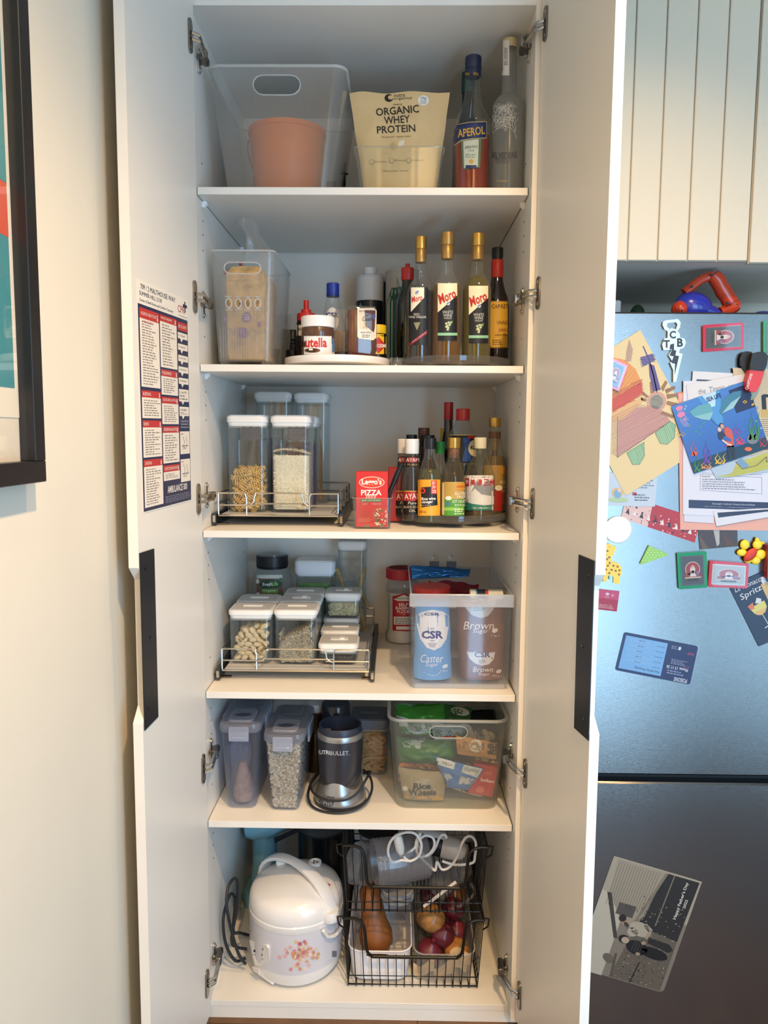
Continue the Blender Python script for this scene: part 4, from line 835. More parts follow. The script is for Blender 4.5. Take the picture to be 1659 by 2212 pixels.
p = Print(g); p.step = .0004; p.rect(954, 1041, 1007, 1078, '#b99a4c', 1, 12); p.rect(954, 1078, 1007, 1114, '#4f9a35', 1, 12); p.rect(955, 1043, 960, 1112, '#d8cba8', 2, 3); p.rect(985, 1045, 1007, 1057, '#d88f2c', 2, 6); p.text('LEE KUM KEE', 996, 1051, 18, 4, '#8d1f18', 3)
p.text('GLUTEN', 995, 1066, 25, 6.5, '#f4f0e4', 3, bold=.01); p.text('FREE', 996, 1073.5, 18, 6, '#f4f0e4', 3); p.text('SOY SAUCE', 992, 1083, 30, 6.5, '#f4f0e4', 3); p.text('無麩質醬油', 994, 1091, 24, 5, '#d8e8c8', 3); p.ell(969, 1076, 7, 4.5, '#e8ead8', 2); p.ell(968, 1088, 4.5, 4.5, '#4a78a8', 2); p.rect(954, 1096, 1007, 1103, '#8ac25a', 2, 8); p.lines(982, 1098, 1004, 1112, 3, '#e0ecd0', 3); p.done(rt)
rt, g, R, H, o = bottle('soy_sauce_bottle', 'large soy sauce bottle with red cap and black label', 'bottle', 999, 883, 66, .285, Z3, [(0, .95), (.012, 1), (.66, 1), (.72, .97), (.8, .75), (.86, .5), (.9, .44)], CLR((.9, .92, .92), .06, .04), (M('#140a08', .12), .48), (.89, 1, .45, M('#bf2a22', .4)))
p = Print(g); p.rect(966, 941, 1032, 1000, '#16171b', 1, 12); p.rect(966, 939, 1032, 941, '#c9b06a', 2, 10); p.poly([(1000, 945), (1013, 945), (1022, 970), (1016, 997), (998, 997), (1004, 970)], '#28509c', 2, 3); p.ell(1025, 968, 14, 18, '#d9cfa8', 3); p.text('KIKKOMAN', 1038, 967, 44, 8, '#1c1a20', 4, bold=.02); p.rect(1010, 942, 1032, 948, '#b02a2a', 4, 4); p.done(rt)
rt, g, R, H, o = bottle('rice_wine_bottle', 'tallest dark bottle with red foil cap on the sauce turntable', 'bottle', 968, 869, 46, .362, Z3, [(0, .95), (.01, 1), (.48, 1), (.56, .9), (.66, .6), (.76, .42), (.86, .4)], M('#2a1c12', .12, coat=.4), None, (.865, 1, .43, M('#b3201c', .35)), extra=[('cap_ring', .845, .865, .46, M('#b3201c', .35))])
rt, g, R, H, o = bottle('rice_vinegar_bottle', 'japanese vinegar bottle with cream cap and mountain label', 'bottle', 1037, 945, 66, .15, Z3, [(0, .95), (.012, 1), (.48, 1), (.55, .97), (.66, .78), (.76, .5), (.82, .39), (.9, .38)], CLR((.93, .92, .82), .05, .03, (.6, .58, .45)), (M('#4a381a', .12, coat=.4), .5), (.87, 1, .405, M('#e6ddba', .45)))
p = Print(g); p.step = .0004; p.rect(1005, 1027, 1070, 1102, '#e4e2dc', 1, 14); p.poly([(1010, 1080), (1030, 1038), (1040, 1050), (1055, 1035), (1069, 1060), (1069, 1086), (1010, 1086)], '#8b8f94', 2, 3); p.poly([(1012, 1070), (1026, 1055), (1040, 1068), (1066, 1072), (1066, 1090), (1012, 1090)], '#d6d8d6', 3, 3)
for a, x in zip('美濃三州', (1022, 1036, 1050, 1062)): p.text(a, x, 1042, 11, 14, '#b8303a', 4, bold=.02)
p.rect(1006, 1033, 1014, 1050, '#b8303a', 3, 3); p.text('酢', 1010, 1041, 6, 9, '#f0e8e0', 4); p.text('おいしさと健康への', 1038, 1030.5, 38, 4, '#444', 3); p.poly([(1005, 1083), (1020, 1088), (1045, 1092), (1070, 1090), (1070, 1102), (1005, 1102)], '#2f7a68', 4, 3); p.text('熟成した酒粕を原料にした', 1042, 1097, 40, 4, '#e8f0e8', 5); p.done(rt)
rt, g, R, H, o = bottle('soy_sauce_bottle', 'premium soy sauce bottle with gold cap and red gold label', 'bottle', 1068, 902, 50, .235, Z3, [(0, .95), (.012, 1), (.5, 1), (.56, .95), (.66, .76), (.76, .56), (.84, .48), (.92, .47)], CLR((.88, .86, .76), .06, .04), (M('#5c4a1c', .15), .62), (.905, 1, .52, GOLD), extra=[('neck_wrap', .79, .86, .52, M('#7a5638', .5, vary=.4, vscale=200))])
p = Print(g); p.rect(1040, 1005, 1096, 1052, '#a8894a', 1, 10); p.rect(1040, 1052, 1096, 1104, '#a8291f', 1, 10); p.rect(1082, 1009, 1096, 1024, '#d88f2c', 2, 4); p.text('PREMIUM', 1092, 1042, 24, 7, '#f0e6d0', 3); p.text('SOY', 1092, 1052, 12, 6, '#f0e6d0', 3); p.text('SAUCE', 1092, 1060, 18, 6, '#f0e6d0', 3); p.ell(1077, 1054, 8, 6, '#ece6d4', 2); p.done(rt)
for cx, tp, Y, lab in ((958, 925, .43, 'yellow capped bottle behind the red foil bottle'), (1069, 944, .37, 'yellow capped bottle behind the premium soy sauce')):
    bottle('mustard_bottle', lab, 'bottle', cx, tp, 26 if cx < 1000 else 22, Y, Z, NECK, M('#6b5a24', .2), None, (.84, 1, .62, M('#e0b91f', .4)))
# ================================================================ fourth shelf
Z = ZS[3]+.0006
xl, xr = at(483, 1440, .09).x, at(797, 1440, .09).x
zt4 = wire_tray('wire_tray', 'chrome pull-out wire tray holding lidded nut and seed canisters', xl-.004, xr, .09, .565, Z, 0)+.0006
GT = M('#c9c7c4', .4); Yf = .128
def can4(label, a, b, yf, ytop, z, kind=0, w=None, d=.102, top=GT, group=None):
    x, w_ = cspan(a, b, yf); x = at((a+b)/2, ytop, yf).x
    h = at((a+b)/2, ytop, yf).z-z; return canister('canister', label, x, yf, z, w or w_, d, h, top=top, lidh=.019, kind=kind)
rP, bP, oP = can4('clear lidded canister of pistachios at the front of the tray', 490, 588, Yf, 1319, zt4)
rS, bS, oS = can4('clear lidded canister of sunflower seeds at the front of the tray', 588.5, 686, Yf, 1319, zt4)
rK, bK, oK = can4('short clear canister of black beans at the front of the tray', 685, 775, Yf, 1392, zt4, 1)
hP = oP
can4('lidded canister directly behind the pistachio canister', 507, 601, Yf+.113, 1300, zt4)
can4('lidded canister directly behind the sunflower seed canister', 600, 693, Yf+.113, 1300, zt4, 1)
can4('lidded canister third back in the sunflower seed row', 611, 700, Yf+.226, 1284, zt4)
rs_, bs_, os_ = can4('short clear canister directly behind the black bean canister', 690, 775, Yf+.112, 1364, zt4)
r1_, b1_, o1_ = can4('short clear canister under the white bean canister', 696, 776, Yf+.224, 1338, zt4)
zst = o1_.z+ (at(737, 1338, Yf+.224).z-zt4)+.0045
rW, bW, oW = can4('short clear canister of white beans stacked on another canister', 699, 781, Yf+.224, 1283, zst, 1)
# pistachios
def nutmesh(name, a, b, c, gap, m, m2=None):
    mb = MB(); mb.ell((0, 0, 0), a, b, c, m, 12, 8)
    if gap: mb.ell((a*.12, 0, c*.18), a*.9, b*.55, c*.92, m2, 10, 6)
    me = bpy.data.meshes.new(name); me.from_pydata([tuple(v) for v in mb.v], [], mb.f)
    for q in mb.mats: me.materials.append(q)
    me.polygons.foreach_set('material_index', mb.m); me.shade_smooth(); return me
meP = nutmesh('pistachio', .0118, .0078, .0074, 1, M('#dcc59c', .55, vary=.12, vscale=150), M('#8a6a3a', .6))
pile('pistachio', meP, 'shelled pistachio nut in the lidded canister on the tray', 'nut', 'pistachios in the front canister', oP, .102*.9, .102*.9, at(538, 1357, Yf).z, .0172, 3, .012, seed=8, cellz=.0118, inset=.0108, topslope=.03)
# seeds and beans nobody could count
def grains(name, label, cat, o, w, d, h, n, shape, cols, slope=0., core='#a89878', seed=1, inset=.0035):
    random.seed(seed); mb = MB(); cm = M(core, .8, bump=.8, bscale=300, vary=.3, vscale=260)
    mb.loft([(.007, w-.008, d-.008, .012), (h-abs(slope)/2-.006, w-.008, d-.008, .012)], o, cm)
    base = single(name, mb, label, cat, kind='stuff'); g = MB(); ms = [M(c, .55) for c in cols]; a, b, c = shape
    oct_ = [Vector((a, 0, 0)), Vector((-a, 0, 0)), Vector((a*.3, b, 0)), Vector((a*.3, -b, 0)), Vector((-a*.1, 0, c)), Vector((-a*.1, 0, -c)), ]
    tf = [(0, 2, 4), (0, 4, 3), (0, 3, 5), (0, 5, 2), (1, 4, 2), (1, 3, 4), (1, 5, 3), (1, 2, 5)]
    for i in range(n):
        k = random.random(); x = random.uniform(-.5, .5)*(w-.012); top = h+slope*(x/w)
        if k < .55: P_ = Vector((x, -d/2+inset+random.uniform(-.0008, .001), random.uniform(.006, top)))
        elif k < .68: P_ = Vector((w/2-inset, random.uniform(-.5, .5)*(d-.012), random.uniform(.006, h)))
        elif k < .74: P_ = Vector((-w/2+inset, random.uniform(-.5, .5)*(d-.012), random.uniform(.006, h)))
        else: P_ = Vector((x, random.uniform(-.5, .5)*(d-.012), top+random.uniform(-.004, .001)))
        q = rot(random.uniform(0, 360), random.uniform(-70, 70), random.uniform(-40, 40)); g.add([o+P_+q@v for v in oct_], tf, random.choice(ms))
    if slope:
        g.sheet(lambda u, v: o+Vector(((u-.5)*(w-.01), (v-.5)*(d-.01), h+slope*(u-.5)-.004)), 3, 3, cm)
    part('grains', g, base, smooth=40, kind='stuff')
hs = at(640, 1372, Yf).z-zt4
grains('sunflower_seeds', 'pale grey sunflower seeds filling the front canister', 'seeds', oS, .102*.89, .102*.89, hs, 2600, (.0052, .0022, .0018), ['#b5a68a', '#8d8474', '#cdbd9c', '#9a9080'], .05, '#8d8270', 2)
grains('black_beans', 'black beans in the short front canister', 'beans', oK, .099*.86, .102*.86, at(727, 1418, Yf).z-zt4, 700, (.005, .0038, .0036), ['#17161a', '#25232a', '#0d0c0f'], 0, '#0d0c0f', 3)
grains('white_beans', 'creamy white beans in the stacked short canister', 'beans', oW, .104*.84, .102*.86, at(739, 1303, Yf+.224).z-zst, 520, (.0048, .0036, .0034), ['#d6c9a0', '#e2d8b6', '#c2b58c'], 0, '#a89a72', 4)
grains('lentils', 'dark lentils in the canister under the white beans', 'lentils', o1_, .08, .08, .05, 260, (.004, .003, .002), ['#3a3430', '#4a4238'], 0, '#2a2624', 5)
# jars and boxes at the back of the tray
Yj = .494
rt, g, R, H, o = bottle('jar', 'clear jar with black lid and green white muesli label', 'jar', 587, 1196, 88, Yj, zt4, [(0, .93), (.02, 1), (.62, 1), (.7, .96), (.79, .8), (.82, .74), (1, .72)], CLR((.93, .95, .95), .05, .05), (M('#6b5a44', .7, vary=.3, vscale=80), .34), (.845, .985, .79, M('#15171c', .4)), extra=[('cap_skirt', .82, .845, .77, M('#15171c', .4))])
p = Print(g); p.rect(555, 1242, 610, 1290, '#d9dcd4', 1, 12); p.rect(555, 1250, 610, 1290, '#7a5a4a', 2, 12); p.poly([(561, 1263), (568, 1254), (585, 1252), (604, 1254), (609, 1262), (600, 1270), (568, 1271)], '#1f4a3a', 3, 3); p.text('Fresh', 578, 1262, 20, 8, '#eef2e8', 4, 5, bold=.02); p.text('Life', 594, 1261, 12, 8, '#8fd050', 4, 5, bold=.02); p.rect(566, 1272, 600, 1281, '#6b9a3a', 3, 6); p.text('Organic', 582, 1276, 28, 6, '#eef2e0', 4)
for x, y in ((557, 1256), (606, 1253), (558, 1284), (585, 1288), (606, 1285)): p.ell(x, y, 4, 5, '#3f8a4a' if x > 560 else '#e8e4dc', 3, n=8)
p.done(rt)
Y = .463; x, w_ = cspan(634, 724, Y); xw = at(679, 1215, Y).x
rb, bb_, ob = canister('canister', 'clear storage box with thick white lid holding a green bag', xw, Y, zt4, w_, .098, at(679, 1213, Y).z-zt4, lidh=.042, top=WPLA, ring=M('#e6e9ee', .35), pull=False)
mb = pouch([(646, 1236), (712, 1236), (710, 1330), (650, 1330)], .50, .014, M('#5f9a3c', .45, vary=.1), 31, .004); seat(mb, zt4+.008); kk = bag('snack_bag', 'green bag with dark diamond inside the white lidded box', 'bag', mb)
p = Print(mb); p.poly([(651, 1243), (668, 1234), (686, 1243), (668, 1256)], '#1f4a34', 1); p.text('OOB', 669, 1243, 12, 12, '#9ac850', 2, 90); p.done(kk)
Y = .466; x, w_ = cspan(727, 793, Y); xk = at(760, 1250, Y).x
rk, bk_, okk = canister('canister', 'tall clear canister of breadsticks at the back of the tray', xk, Y, zt4, w_*1.0, .092, at(760, 1170, Y).z-zt4, lidh=.024, top=GT)
mb = pouch([(733, 1206), (785, 1206), (783, 1255), (736, 1255)], .51, .012, CLR((.9, .9, .88), .16, .06), 41, .008)
single('plastic_bag', mb, 'crumpled clear bag inside the breadstick canister', 'bag', smooth=60)
for i, (x0_, y0_, x1_, y1_) in enumerate(((737, 1255, 731, 1238), (786, 1236, 778, 1262), (783, 1285, 790, 1300), (779, 1320, 786, 1352), (772, 1345, 782, 1366), (744, 1300, 748, 1340))):
    Yq = .494+.007*(i % 3); a = at(x0_, y0_, Yq); b = at(x1_, y1_, Yq); d_ = (a-b).normalized()*.016; single('breadstick', MB().tube([a+d_, (a+b)/2+Vector((.001, 0, 0)), b-d_], [.006, .0072, .006], M('#c9a662', .75, vary=.2, vscale=120), 9), 'golden breadstick standing in the tall clear canister', 'breadstick', 'breadsticks in the tall canister')
# flour jar
Yfl = .49
rt, g, R, H, o = bottle('flour_jar', 'clear jar of self raising flour with red lid', 'jar', 871, 1226, 76, Yfl, Z, [(0, .88), (.01, .95), (.1, .97), (.17, .84), (.3, .83), (.62, .83), (.7, .97), (.76, .98), (.83, .85), (.86, .8), (1, .8)], CLR((.95, .96, .96), .06, .05), (M('#e6e0d4', .8), .68), (.86, 1.0, .96, M('#b3222a', .4)))
p = Print(g); p.poly([(848, 1288), (862, 1285), (872, 1281), (884, 1285), (900, 1288), (900, 1365), (848, 1362)], '#b8242a', 1, 4); p.poly([(850, 1294), (862, 1289), (872, 1284), (884, 1289), (898, 1294), (884, 1298), (860, 1298)], '#ece8e2', 2, 3); p.text('Healthy Baker', 873, 1293, 40, 5, '#333', 3)
p.text('SELF', 871, 1306, 20, 6.5, '#f6eee8', 2, bold=.02); p.text('RAISING', 873, 1313.5, 36, 6.5, '#f6eee8', 2, bold=.02); p.text('FLOUR', 872, 1321, 28, 6.5, '#f6eee8', 2, bold=.02); p.text('1 kg', 871, 1327, 8, 3, '#f6eee8', 2); p.rect(851, 1332, 898, 1349, '#ece6e0', 2); p.lines(854, 1334, 896, 1348, 4, '#777', 3); p.rect(856, 1353, 898, 1360, '#ece6e0', 2); p.done(rt)
# sugar bin
xa, xb = at(887, 1400, .03).x, at(1104, 1400, .03).x; xc = (xa+xb)/2; zf = at(995, 1285, .03).z; SB = CLR((.95, .96, .98), .05, .12, (.82, .84, .88), .3); SBR = CLR((.95, .96, .98), .36, .2, (.85, .87, .9), .4)
hb_ = zf-Z-.012
sb, sm_, so = tub('sugar_bin', 'clear lidded bin filled with sugar bags beside the flour jar', xc, .036, Z+.012, xb-xa-.006, xb-xa, .395, .405, hb_, SB, rr=.006, rim=.002, n=2, rimmat=SBR, yft=.03)
part('front_lip', MB().box(xa-.004, xb+.004, .026, .0295, zf-.030, zf+.002, SBR, .001), sb)
for sx in (-1, 1): part('foot', MB().box(xc+sx*(xb-xa)*.44-.01, xc+sx*(xb-xa)*.44+.01, .045, .41, Z, Z+.012, SBR, .002), sb)
part('foot', MB().box(xa+.012, xb-.012, .042, .046, Z, Z+.0125, SBR, .001), sb)
zb_ = Z+.0155
mb = pouch([(897, 1322), (970, 1322), (975, 1487), (893, 1487)], .082, .034, M('#6fa8d8', .5, bump=.04, bscale=60), 51, .003, prof=lambda v: .75+.25*math.sin(math.pi*min(1, v*1.05)), nu=16, nv=20, top=.3); seat(mb, zb_); cs = bag('sugar_bag', 'light blue paper bag of caster sugar in the clear bin', 'sugar bag', mb, pname='paper_bag')
p = Print(mb); p.poly([(899, 1330), (911, 1322), (934, 1317), (957, 1321), (969, 1330), (969, 1352), (964, 1380), (953, 1397), (938, 1405), (922, 1399), (908, 1380), (901, 1352)], '#efece8', 1, 3); p.text('CSR', 933, 1326.5, 33, 6, '#2b2f6a', 2, bold=.02); p.text('EST.', 935, 1358, 9, 3.4, '#44466a', 2); p.text('CSR', 934, 1371, 46, 17, '#2b2f7a', 2, bold=.035); p.text('1855', 934, 1384, 10, 3, '#44466a', 2)
for i, t in enumerate(("AUSTRALIA'S", 'PREMIUM', 'SUGAR')): p.text(t, 934, 1390+3.4*i, (20, 14, 11)[i], 2.6, '#44466a', 2)
p.text('Caster', 933, 1422, 48, 17, '#f4f6f8', 2, sh=.2); p.text('Sugar', 933, 1436, 27, 11, '#f4f6f8', 2, sh=.2); p.text('1 kg e', 959, 1448.5, 15, 5, '#f4f6f8', 2); p.ell(961, 1439, 6.5, 4, '#dfeaf2', 2, -.4); p.line([(916, 1451), (928, 1458), (938, 1459.5)], 1, '#dce8f0', 2); p.line([(952, 1450), (944, 1458), (932, 1459.5)], 1, '#dce8f0', 2); p.done(cs)
BS = M('#7a5344', .5, vary=.08, vscale=14)
mb = pouch([(990, 1404), (1086, 1404), (1087, 1476), (993, 1476)], .085, .034, BS, 61, .003, prof=lambda v: .8, top=.35); seat(mb, zb_+.001); b1 = bag('sugar_bag', 'small 500 gram bag of brown sugar under the larger one', 'sugar bag', mb, pname='film_bag'); z1_ = max(v.z for v in mb.v)
p = Print(mb); p.poly([(1008, 1408), (1070, 1407), (1066, 1424), (1056, 1435), (1041, 1438), (1026, 1433), (1014, 1422)], '#d6d2ce', 1, 3); p.text('CSR', 1042, 1414, 34, 12, '#2b2f7a', 2, bold=.03); p.lines(1034, 1424, 1050, 1435, 3, '#777', 2); p.text('Brown', 1044, 1446, 42, 11, '#e6d8cc', 2, sh=.2); p.text('Sugar', 1046, 1456.5, 23, 8, '#e6d8cc', 2, sh=.2); p.text('500 g e', 1073, 1460, 20, 4.6, '#e6d8cc', 2); p.ell(1077, 1450, 6, 4, '#d8cfc4', 2, -.4); p.done(b1)
mb = pouch([(984, 1296), (1090, 1296), (1088, 1403), (990, 1403)], .085, .036, BS, 71, .004, prof=lambda v: .8, top=.35); b2 = bag('sugar_bag', 'large one kilogram bag of brown sugar lying on the smaller one', 'sugar bag', mb, pname='film_bag')
p = Print(mb); p.poly([(994, 1290), (1074, 1290), (1066, 1316), (1054, 1331), (1038, 1335), (1020, 1329), (1006, 1314)], '#c9c4c0', 1, 3); p.text('CSR', 1034, 1296, 48, 10, '#2b2f7a', 2, bold=.03); p.lines(1022, 1310, 1050, 1320, 3, '#777', 2); p.text('Brown', 1035, 1351, 64, 17, '#e6d8cc', 2, sh=.2); p.text('Sugar', 1038, 1364, 33, 11, '#e6d8cc', 2, sh=.2); p.text('1 kg e', 1070, 1373, 18, 5, '#e6d8cc', 2); p.ell(1069, 1362, 6.5, 4.5, '#d8cfc4', 2, -.4); p.rect(1091, 1312, 1097, 1340, '#c9cdd0', 1, 2); p.done(b2)
# things piled on top inside the bin
sh = MB().box(xa+.006, xb-.006, .15, .42, zf-.062, zf-.058, SBR, .001); part('inner_tray', sh, sb); zz_ = zf-.0575
Yr = .19; xr_ = at(934, 1262, Yr).x; single('red_lid_jar', MB().lathe([(.046, 0), (.048, .003), (.048, .018)], (xr_, Yr+.03, zz_), CLR((.9, .9, .9), .2, .1), 30).lathe([(.05, .018), (.051, .02), (.051, .040), (.049, .042), (.0, .0425)], (xr_, Yr+.03, zz_), M('#c0362c', .4), 36), 'low jar with a flat red lid on top in the sugar bin', 'jar')
Ys = .15; a = at(1017, 1270, Ys); b = at(1088, 1272, Ys); rr = .021; ax = (b-a).normalized()
sp = thing('spray_can', ((a+b)/2).to_tuple(), 'white and navy cooking spray can lying on its side in the bin', 'can'); zc_ = zz_+rr+.001; Q = rot(0, 90, 0); L = b.x-a.x; so_ = Vector((a.x, Ys+rr, zc_))
sp.location = so_; cm = MB()
for h0, h1, c_ in ((0, .16, '#d8dcd8'), (.16, .2, '#6fb0c8'), (.2, .46, '#1f2a44'), (.46, .55, '#c0443a'), (.55, 1, '#d9dbd4')): cm.lathe([(rr, h0*L), (rr, h1*L)], so_, M(c_, .35), 24, Q, capb=h0 == 0, capt=h1 == 1)
part('can_body', cm, sp); p = Print(cm)
for k in range(7): p.rect(1060+k*4, 1257, 1061.6+k*4, 1280, '#555', 1, 3); p.rect(1029+k*2.4, 1257, 1030+k*2.4, 1278, '#b9c0d0', 1, 3)
p.done(sp, 'lettering')
mb = pouch([(925, 1228), (1035, 1236), (1030, 1268), (945, 1262)], (.30, .24), .02, CLR('#b8405a', .45, .1, '#a8324a', .4), 81, .012); seat(mb, zz_+.001); bag('plastic_bag', 'crumpled red and purple clear packet on top in the sugar bin', 'bag', mb)
mb = pouch([(888, 1216), (1016, 1224), (1014, 1240), (890, 1246)], (.385, .37), .012, M('#2f78c0', .2, .6), 91, .006); seat(mb, zz_+.03); fb = bag('foil_bag', 'shiny blue foil bag rolled shut at the back of the bin', 'bag', mb)
for cx in (938, 975):
    zt_ = at(cx, 1217, .395).z; x = at(cx, 1217, .395).x; bc = thing('binder_clip', (x, .395, zt_-.02), 'black binder clip '+('nearer the flour jar' if cx < 950 else 'nearer the spray can')+' closing the foil bag', 'clip')
    part('clip_body', MB().add([(x-.014, .388, zt_-.02), (x+.014, .388, zt_-.02), (x+.014, .392, zt_+.006), (x-.014, .392, zt_+.006), (x-.014, .402, zt_-.02), (x+.014, .402, zt_-.02), (x+.014, .398, zt_+.006), (x-.014, .398, zt_+.006)], [(0, 1, 2, 3), (5, 4, 7, 6), (3, 2, 6, 7), (0, 3, 7, 4), (1, 5, 6, 2)], M('#131316', .35)), bc, smooth=0)
    part('clip_wire', MB().tube(bez([(x-.009, .39, zt_+.004), (x-.004, .392, zt_+.012), (x-.007, .394, zt_+.02), (x, .394, zt_+.026), (x+.007, .394, zt_+.02), (x+.004, .392, zt_+.012), (x+.009, .39, zt_+.004)], 4), .0009, CHROME), bc)
# ================================================================ fifth shelf
Z = ZS[4]+.0006
DG = CLR((.90, .92, .97), .055, .15, (.62, .66, .76), .3); DLID = M('#6f7483', .35, trans=.0); DLC = CLR((.75, .78, .86), .42, .12, (.50, .53, .62), .5)
def dispenser(name, label, cx, yb, wtop, wbot, ytop, Yf_, dep, rz):
    """cereal keeper: tapered body, clip-on lid with flip flap"""
    s = mpp(Yf_); x = on(cx, yb, Z).x; w1, w0 = wtop*s, wbot*s; h = at(cx, ytop, Yf_).z-Z; o = Vector((x, Yf_+dep/2, Z)); root = thing(name, o, label, 'container'); Rm = rot(0, 0, rz)
    b = MB().loft([(0, w0-.012, dep*.86, .012), (.005, w0, dep*.9, .016), (h*.9, w1*.93, dep*.985, .02), (h-.018, w1*.94, dep*.99, .02)], o, DG, rot=Rm, capt=False)
    b.loft([(h-.018, w1*.94-.005, dep*.99-.005, .018), (.006, w0-.005, dep*.9-.005, .015)], o, DG, rot=Rm, capb=False); part('body', b, root)
    l = MB().loft([(h-.022, w1*.97, dep*1.01, .022), (h-.018, w1, dep*1.03, .024), (h-.005, w1, dep*1.03, .024), (h, w1*.96, dep*1.01, .022)], o, DLC, rot=Rm); ld = part('lid', l, root)
    part('lid_panel', MB().loft([(h, w1*.8, dep*.92, .02), (h+.0015, w1*.78, dep*.9, .02)], o, DLID, rot=Rm), ld)
    fo = o+Rm@Vector((0, -dep*.26, 0))
    part('flap', MB().loft([(h+.0016, w1*.62, dep*.36, .012), (h+.006, w1*.6, dep*.34, .012)], fo, CLR((.8, .82, .9), .5, .15, (.6, .63, .72), .4), rot=Rm), ld)
    part('pour_rim', MB().lathe([(w1*.24, h+.006), (w1*.24, h+.0075), (w1*.2, h+.0075), (w1*.2, h+.006)], fo+Rm@Vector((0, -.005, 0)), DLC, 24, rot=Rm, sy=.75), ld)
    part('recess', MB().loft([(h+.0015, w1*.5, dep*.3, .01), (h+.0028, w1*.48, dep*.28, .01)], o+Rm@Vector((0, dep*.26, 0)), DLC, rot=Rm), ld)
    cf = CLR((.85, .88, .95), .5, .15, (.72, .76, .86), .3)
    fm_ = MB().box(-w1*.24, w1*.24, -dep*.515-.006, -dep*.515, h-.042, h-.004, cf, .002); fm_.box(-w1*.16, w1*.16, -dep*.515-.008, -dep*.515-.006, h-.034, h-.029, cf, .0008)
    for v in fm_.v: v.xyz = Rm@v+o
    part('latch', fm_, root)
    for sx in (-1, 1):
        sm2 = MB().box(*sorted((sx*w1*.5, sx*(w1*.5+.005))), -dep*.2, dep*.2, h-.045, h-.004, cf, .0015)
        for v in sm2.v: v.xyz = Rm@v+o
        part('latch', sm2, root)
    return root, b, o, h, w0, w1, Rm
rd, bd, od, hd_, w0d, w1d, R1 = dispenser('cereal_keeper', 'clear cereal keeper holding a nearly empty plastic bag', 518, 1753, 94, 66, 1565, .052, .235, 0)
mb = pouch([(497, 1590), (542, 1594), (538, 1738), (500, 1738)], .115, .014, CLR((.85, .87, .94), .14, .06, (.75, .78, .85), .4), 15, .010); seat(mb, Z+.008); kb = bag('inner_bag', 'crumpled plastic cereal bag inside the clear keeper', 'bag', mb)
p = Print(mb); p.text('MUESLI', 505, 1613, 24, 8, '#5a66b0', 1, -62); p.text('PP', 536, 1600, 9, 10, '#5a66b0', 1, -70); p.done(kb, 'lettering')
single('cereal_crumbs', MB().loft([(0, .046, .05, .02), (.025, .05, .06, .02), (.06, .04, .045, .018), (.10, .018, .02, .008)], (od.x-.001, .105, Z+.0085), M('#a3897a', .8, bump=.6, bscale=150, vary=.25, vscale=90), rot=R1), 'last brown cereal crumbs in the bag in the keeper', 'cereal', kind='stuff')
rd2, bd2, od2, hd2, w0e, w1e, R2 = dispenser('cereal_keeper', 'clear cereal keeper filled with rolled oats', 615, 1757, 94, 66, 1587, .045, .215, -2)
# oats
om = MB(); hO = hd2*.885; om.loft([(.008, w0e-.022, .215*.9-.02, .012), (hO*.98, w1e*.93-.022, .215*.975-.02, .014)], od2, M('#b09a74', .85, bump=.8, bscale=160, vary=.35, vscale=110), rot=R2)
ot = single('rolled_oats', om, 'rolled oats filling the clear cereal keeper', 'oats', kind='stuff'); og = MB(); random.seed(12); om_ = [M(c_, .8) for c_ in ('#d8c7a0', '#c7b48a', '#e4d6b4', '#a8946c')]
for i in range(2400):
    t = random.random(); zz = .008+t*(hO-.008); wz = w0e+(w1e*.94-w0e)*t-.019; dz = .215*(.9+.08*t)-.015
    k = random.random()
    if k < .62: q = Vector((random.uniform(-.5, .5)*wz, -dz/2+random.uniform(-.0005, .0012), zz)); nrm = 0
    elif k < .85: q = Vector((wz/2+random.uniform(-.001, .0004), random.uniform(-.5, .5)*dz, zz)); nrm = 1
    else: q = Vector((random.uniform(-.5, .5)*wz, random.uniform(-.5, .5)*dz, hO+random.uniform(-.002, .003))); nrm = 2
    rq = random.uniform(.0032, .0052); e = [Vector((rq*math.cos(a_)*1.15, rq*math.sin(a_)*.8, (.0008 if j % 2 else -.0006))) for j, a_ in enumerate([0, 1.05, 2.1, 3.14, 4.2, 5.25])]+[Vector((0, 0, .0012))]
    S_ = rot(random.uniform(-35, 35), random.uniform(-35, 35), random.uniform(0, 360)); B_ = (rot(90, 0, 0), rot(0, 90, 0), rot(0, 0, 0))[nrm]
    og.add([od2+R2@(q+B_@(S_@v)) for v in e], [(j, (j+1) % 6, 6) for j in range(6)], om_[i % 4])
part('oat_flakes', og, ot, smooth=0, kind='stuff')
Y = .33; canister('canister', 'white lidded box standing behind the cereal keepers', at(633, 1525, Y).x, Y, Z, .125, .12, at(633, 1524, Y).z-Z, lidh=.03, top=WPLA, ring=WPLA, pull=False)
Y = .345; canister('canister', 'narrow dark filled canister behind the oats keeper', at(680, 1600, .27).x, .268, Z, .045, .058, .2, lidh=.02, pull=False, body=CLR((.4, .3, .22), .3, .1, (.2, .14, .1)))
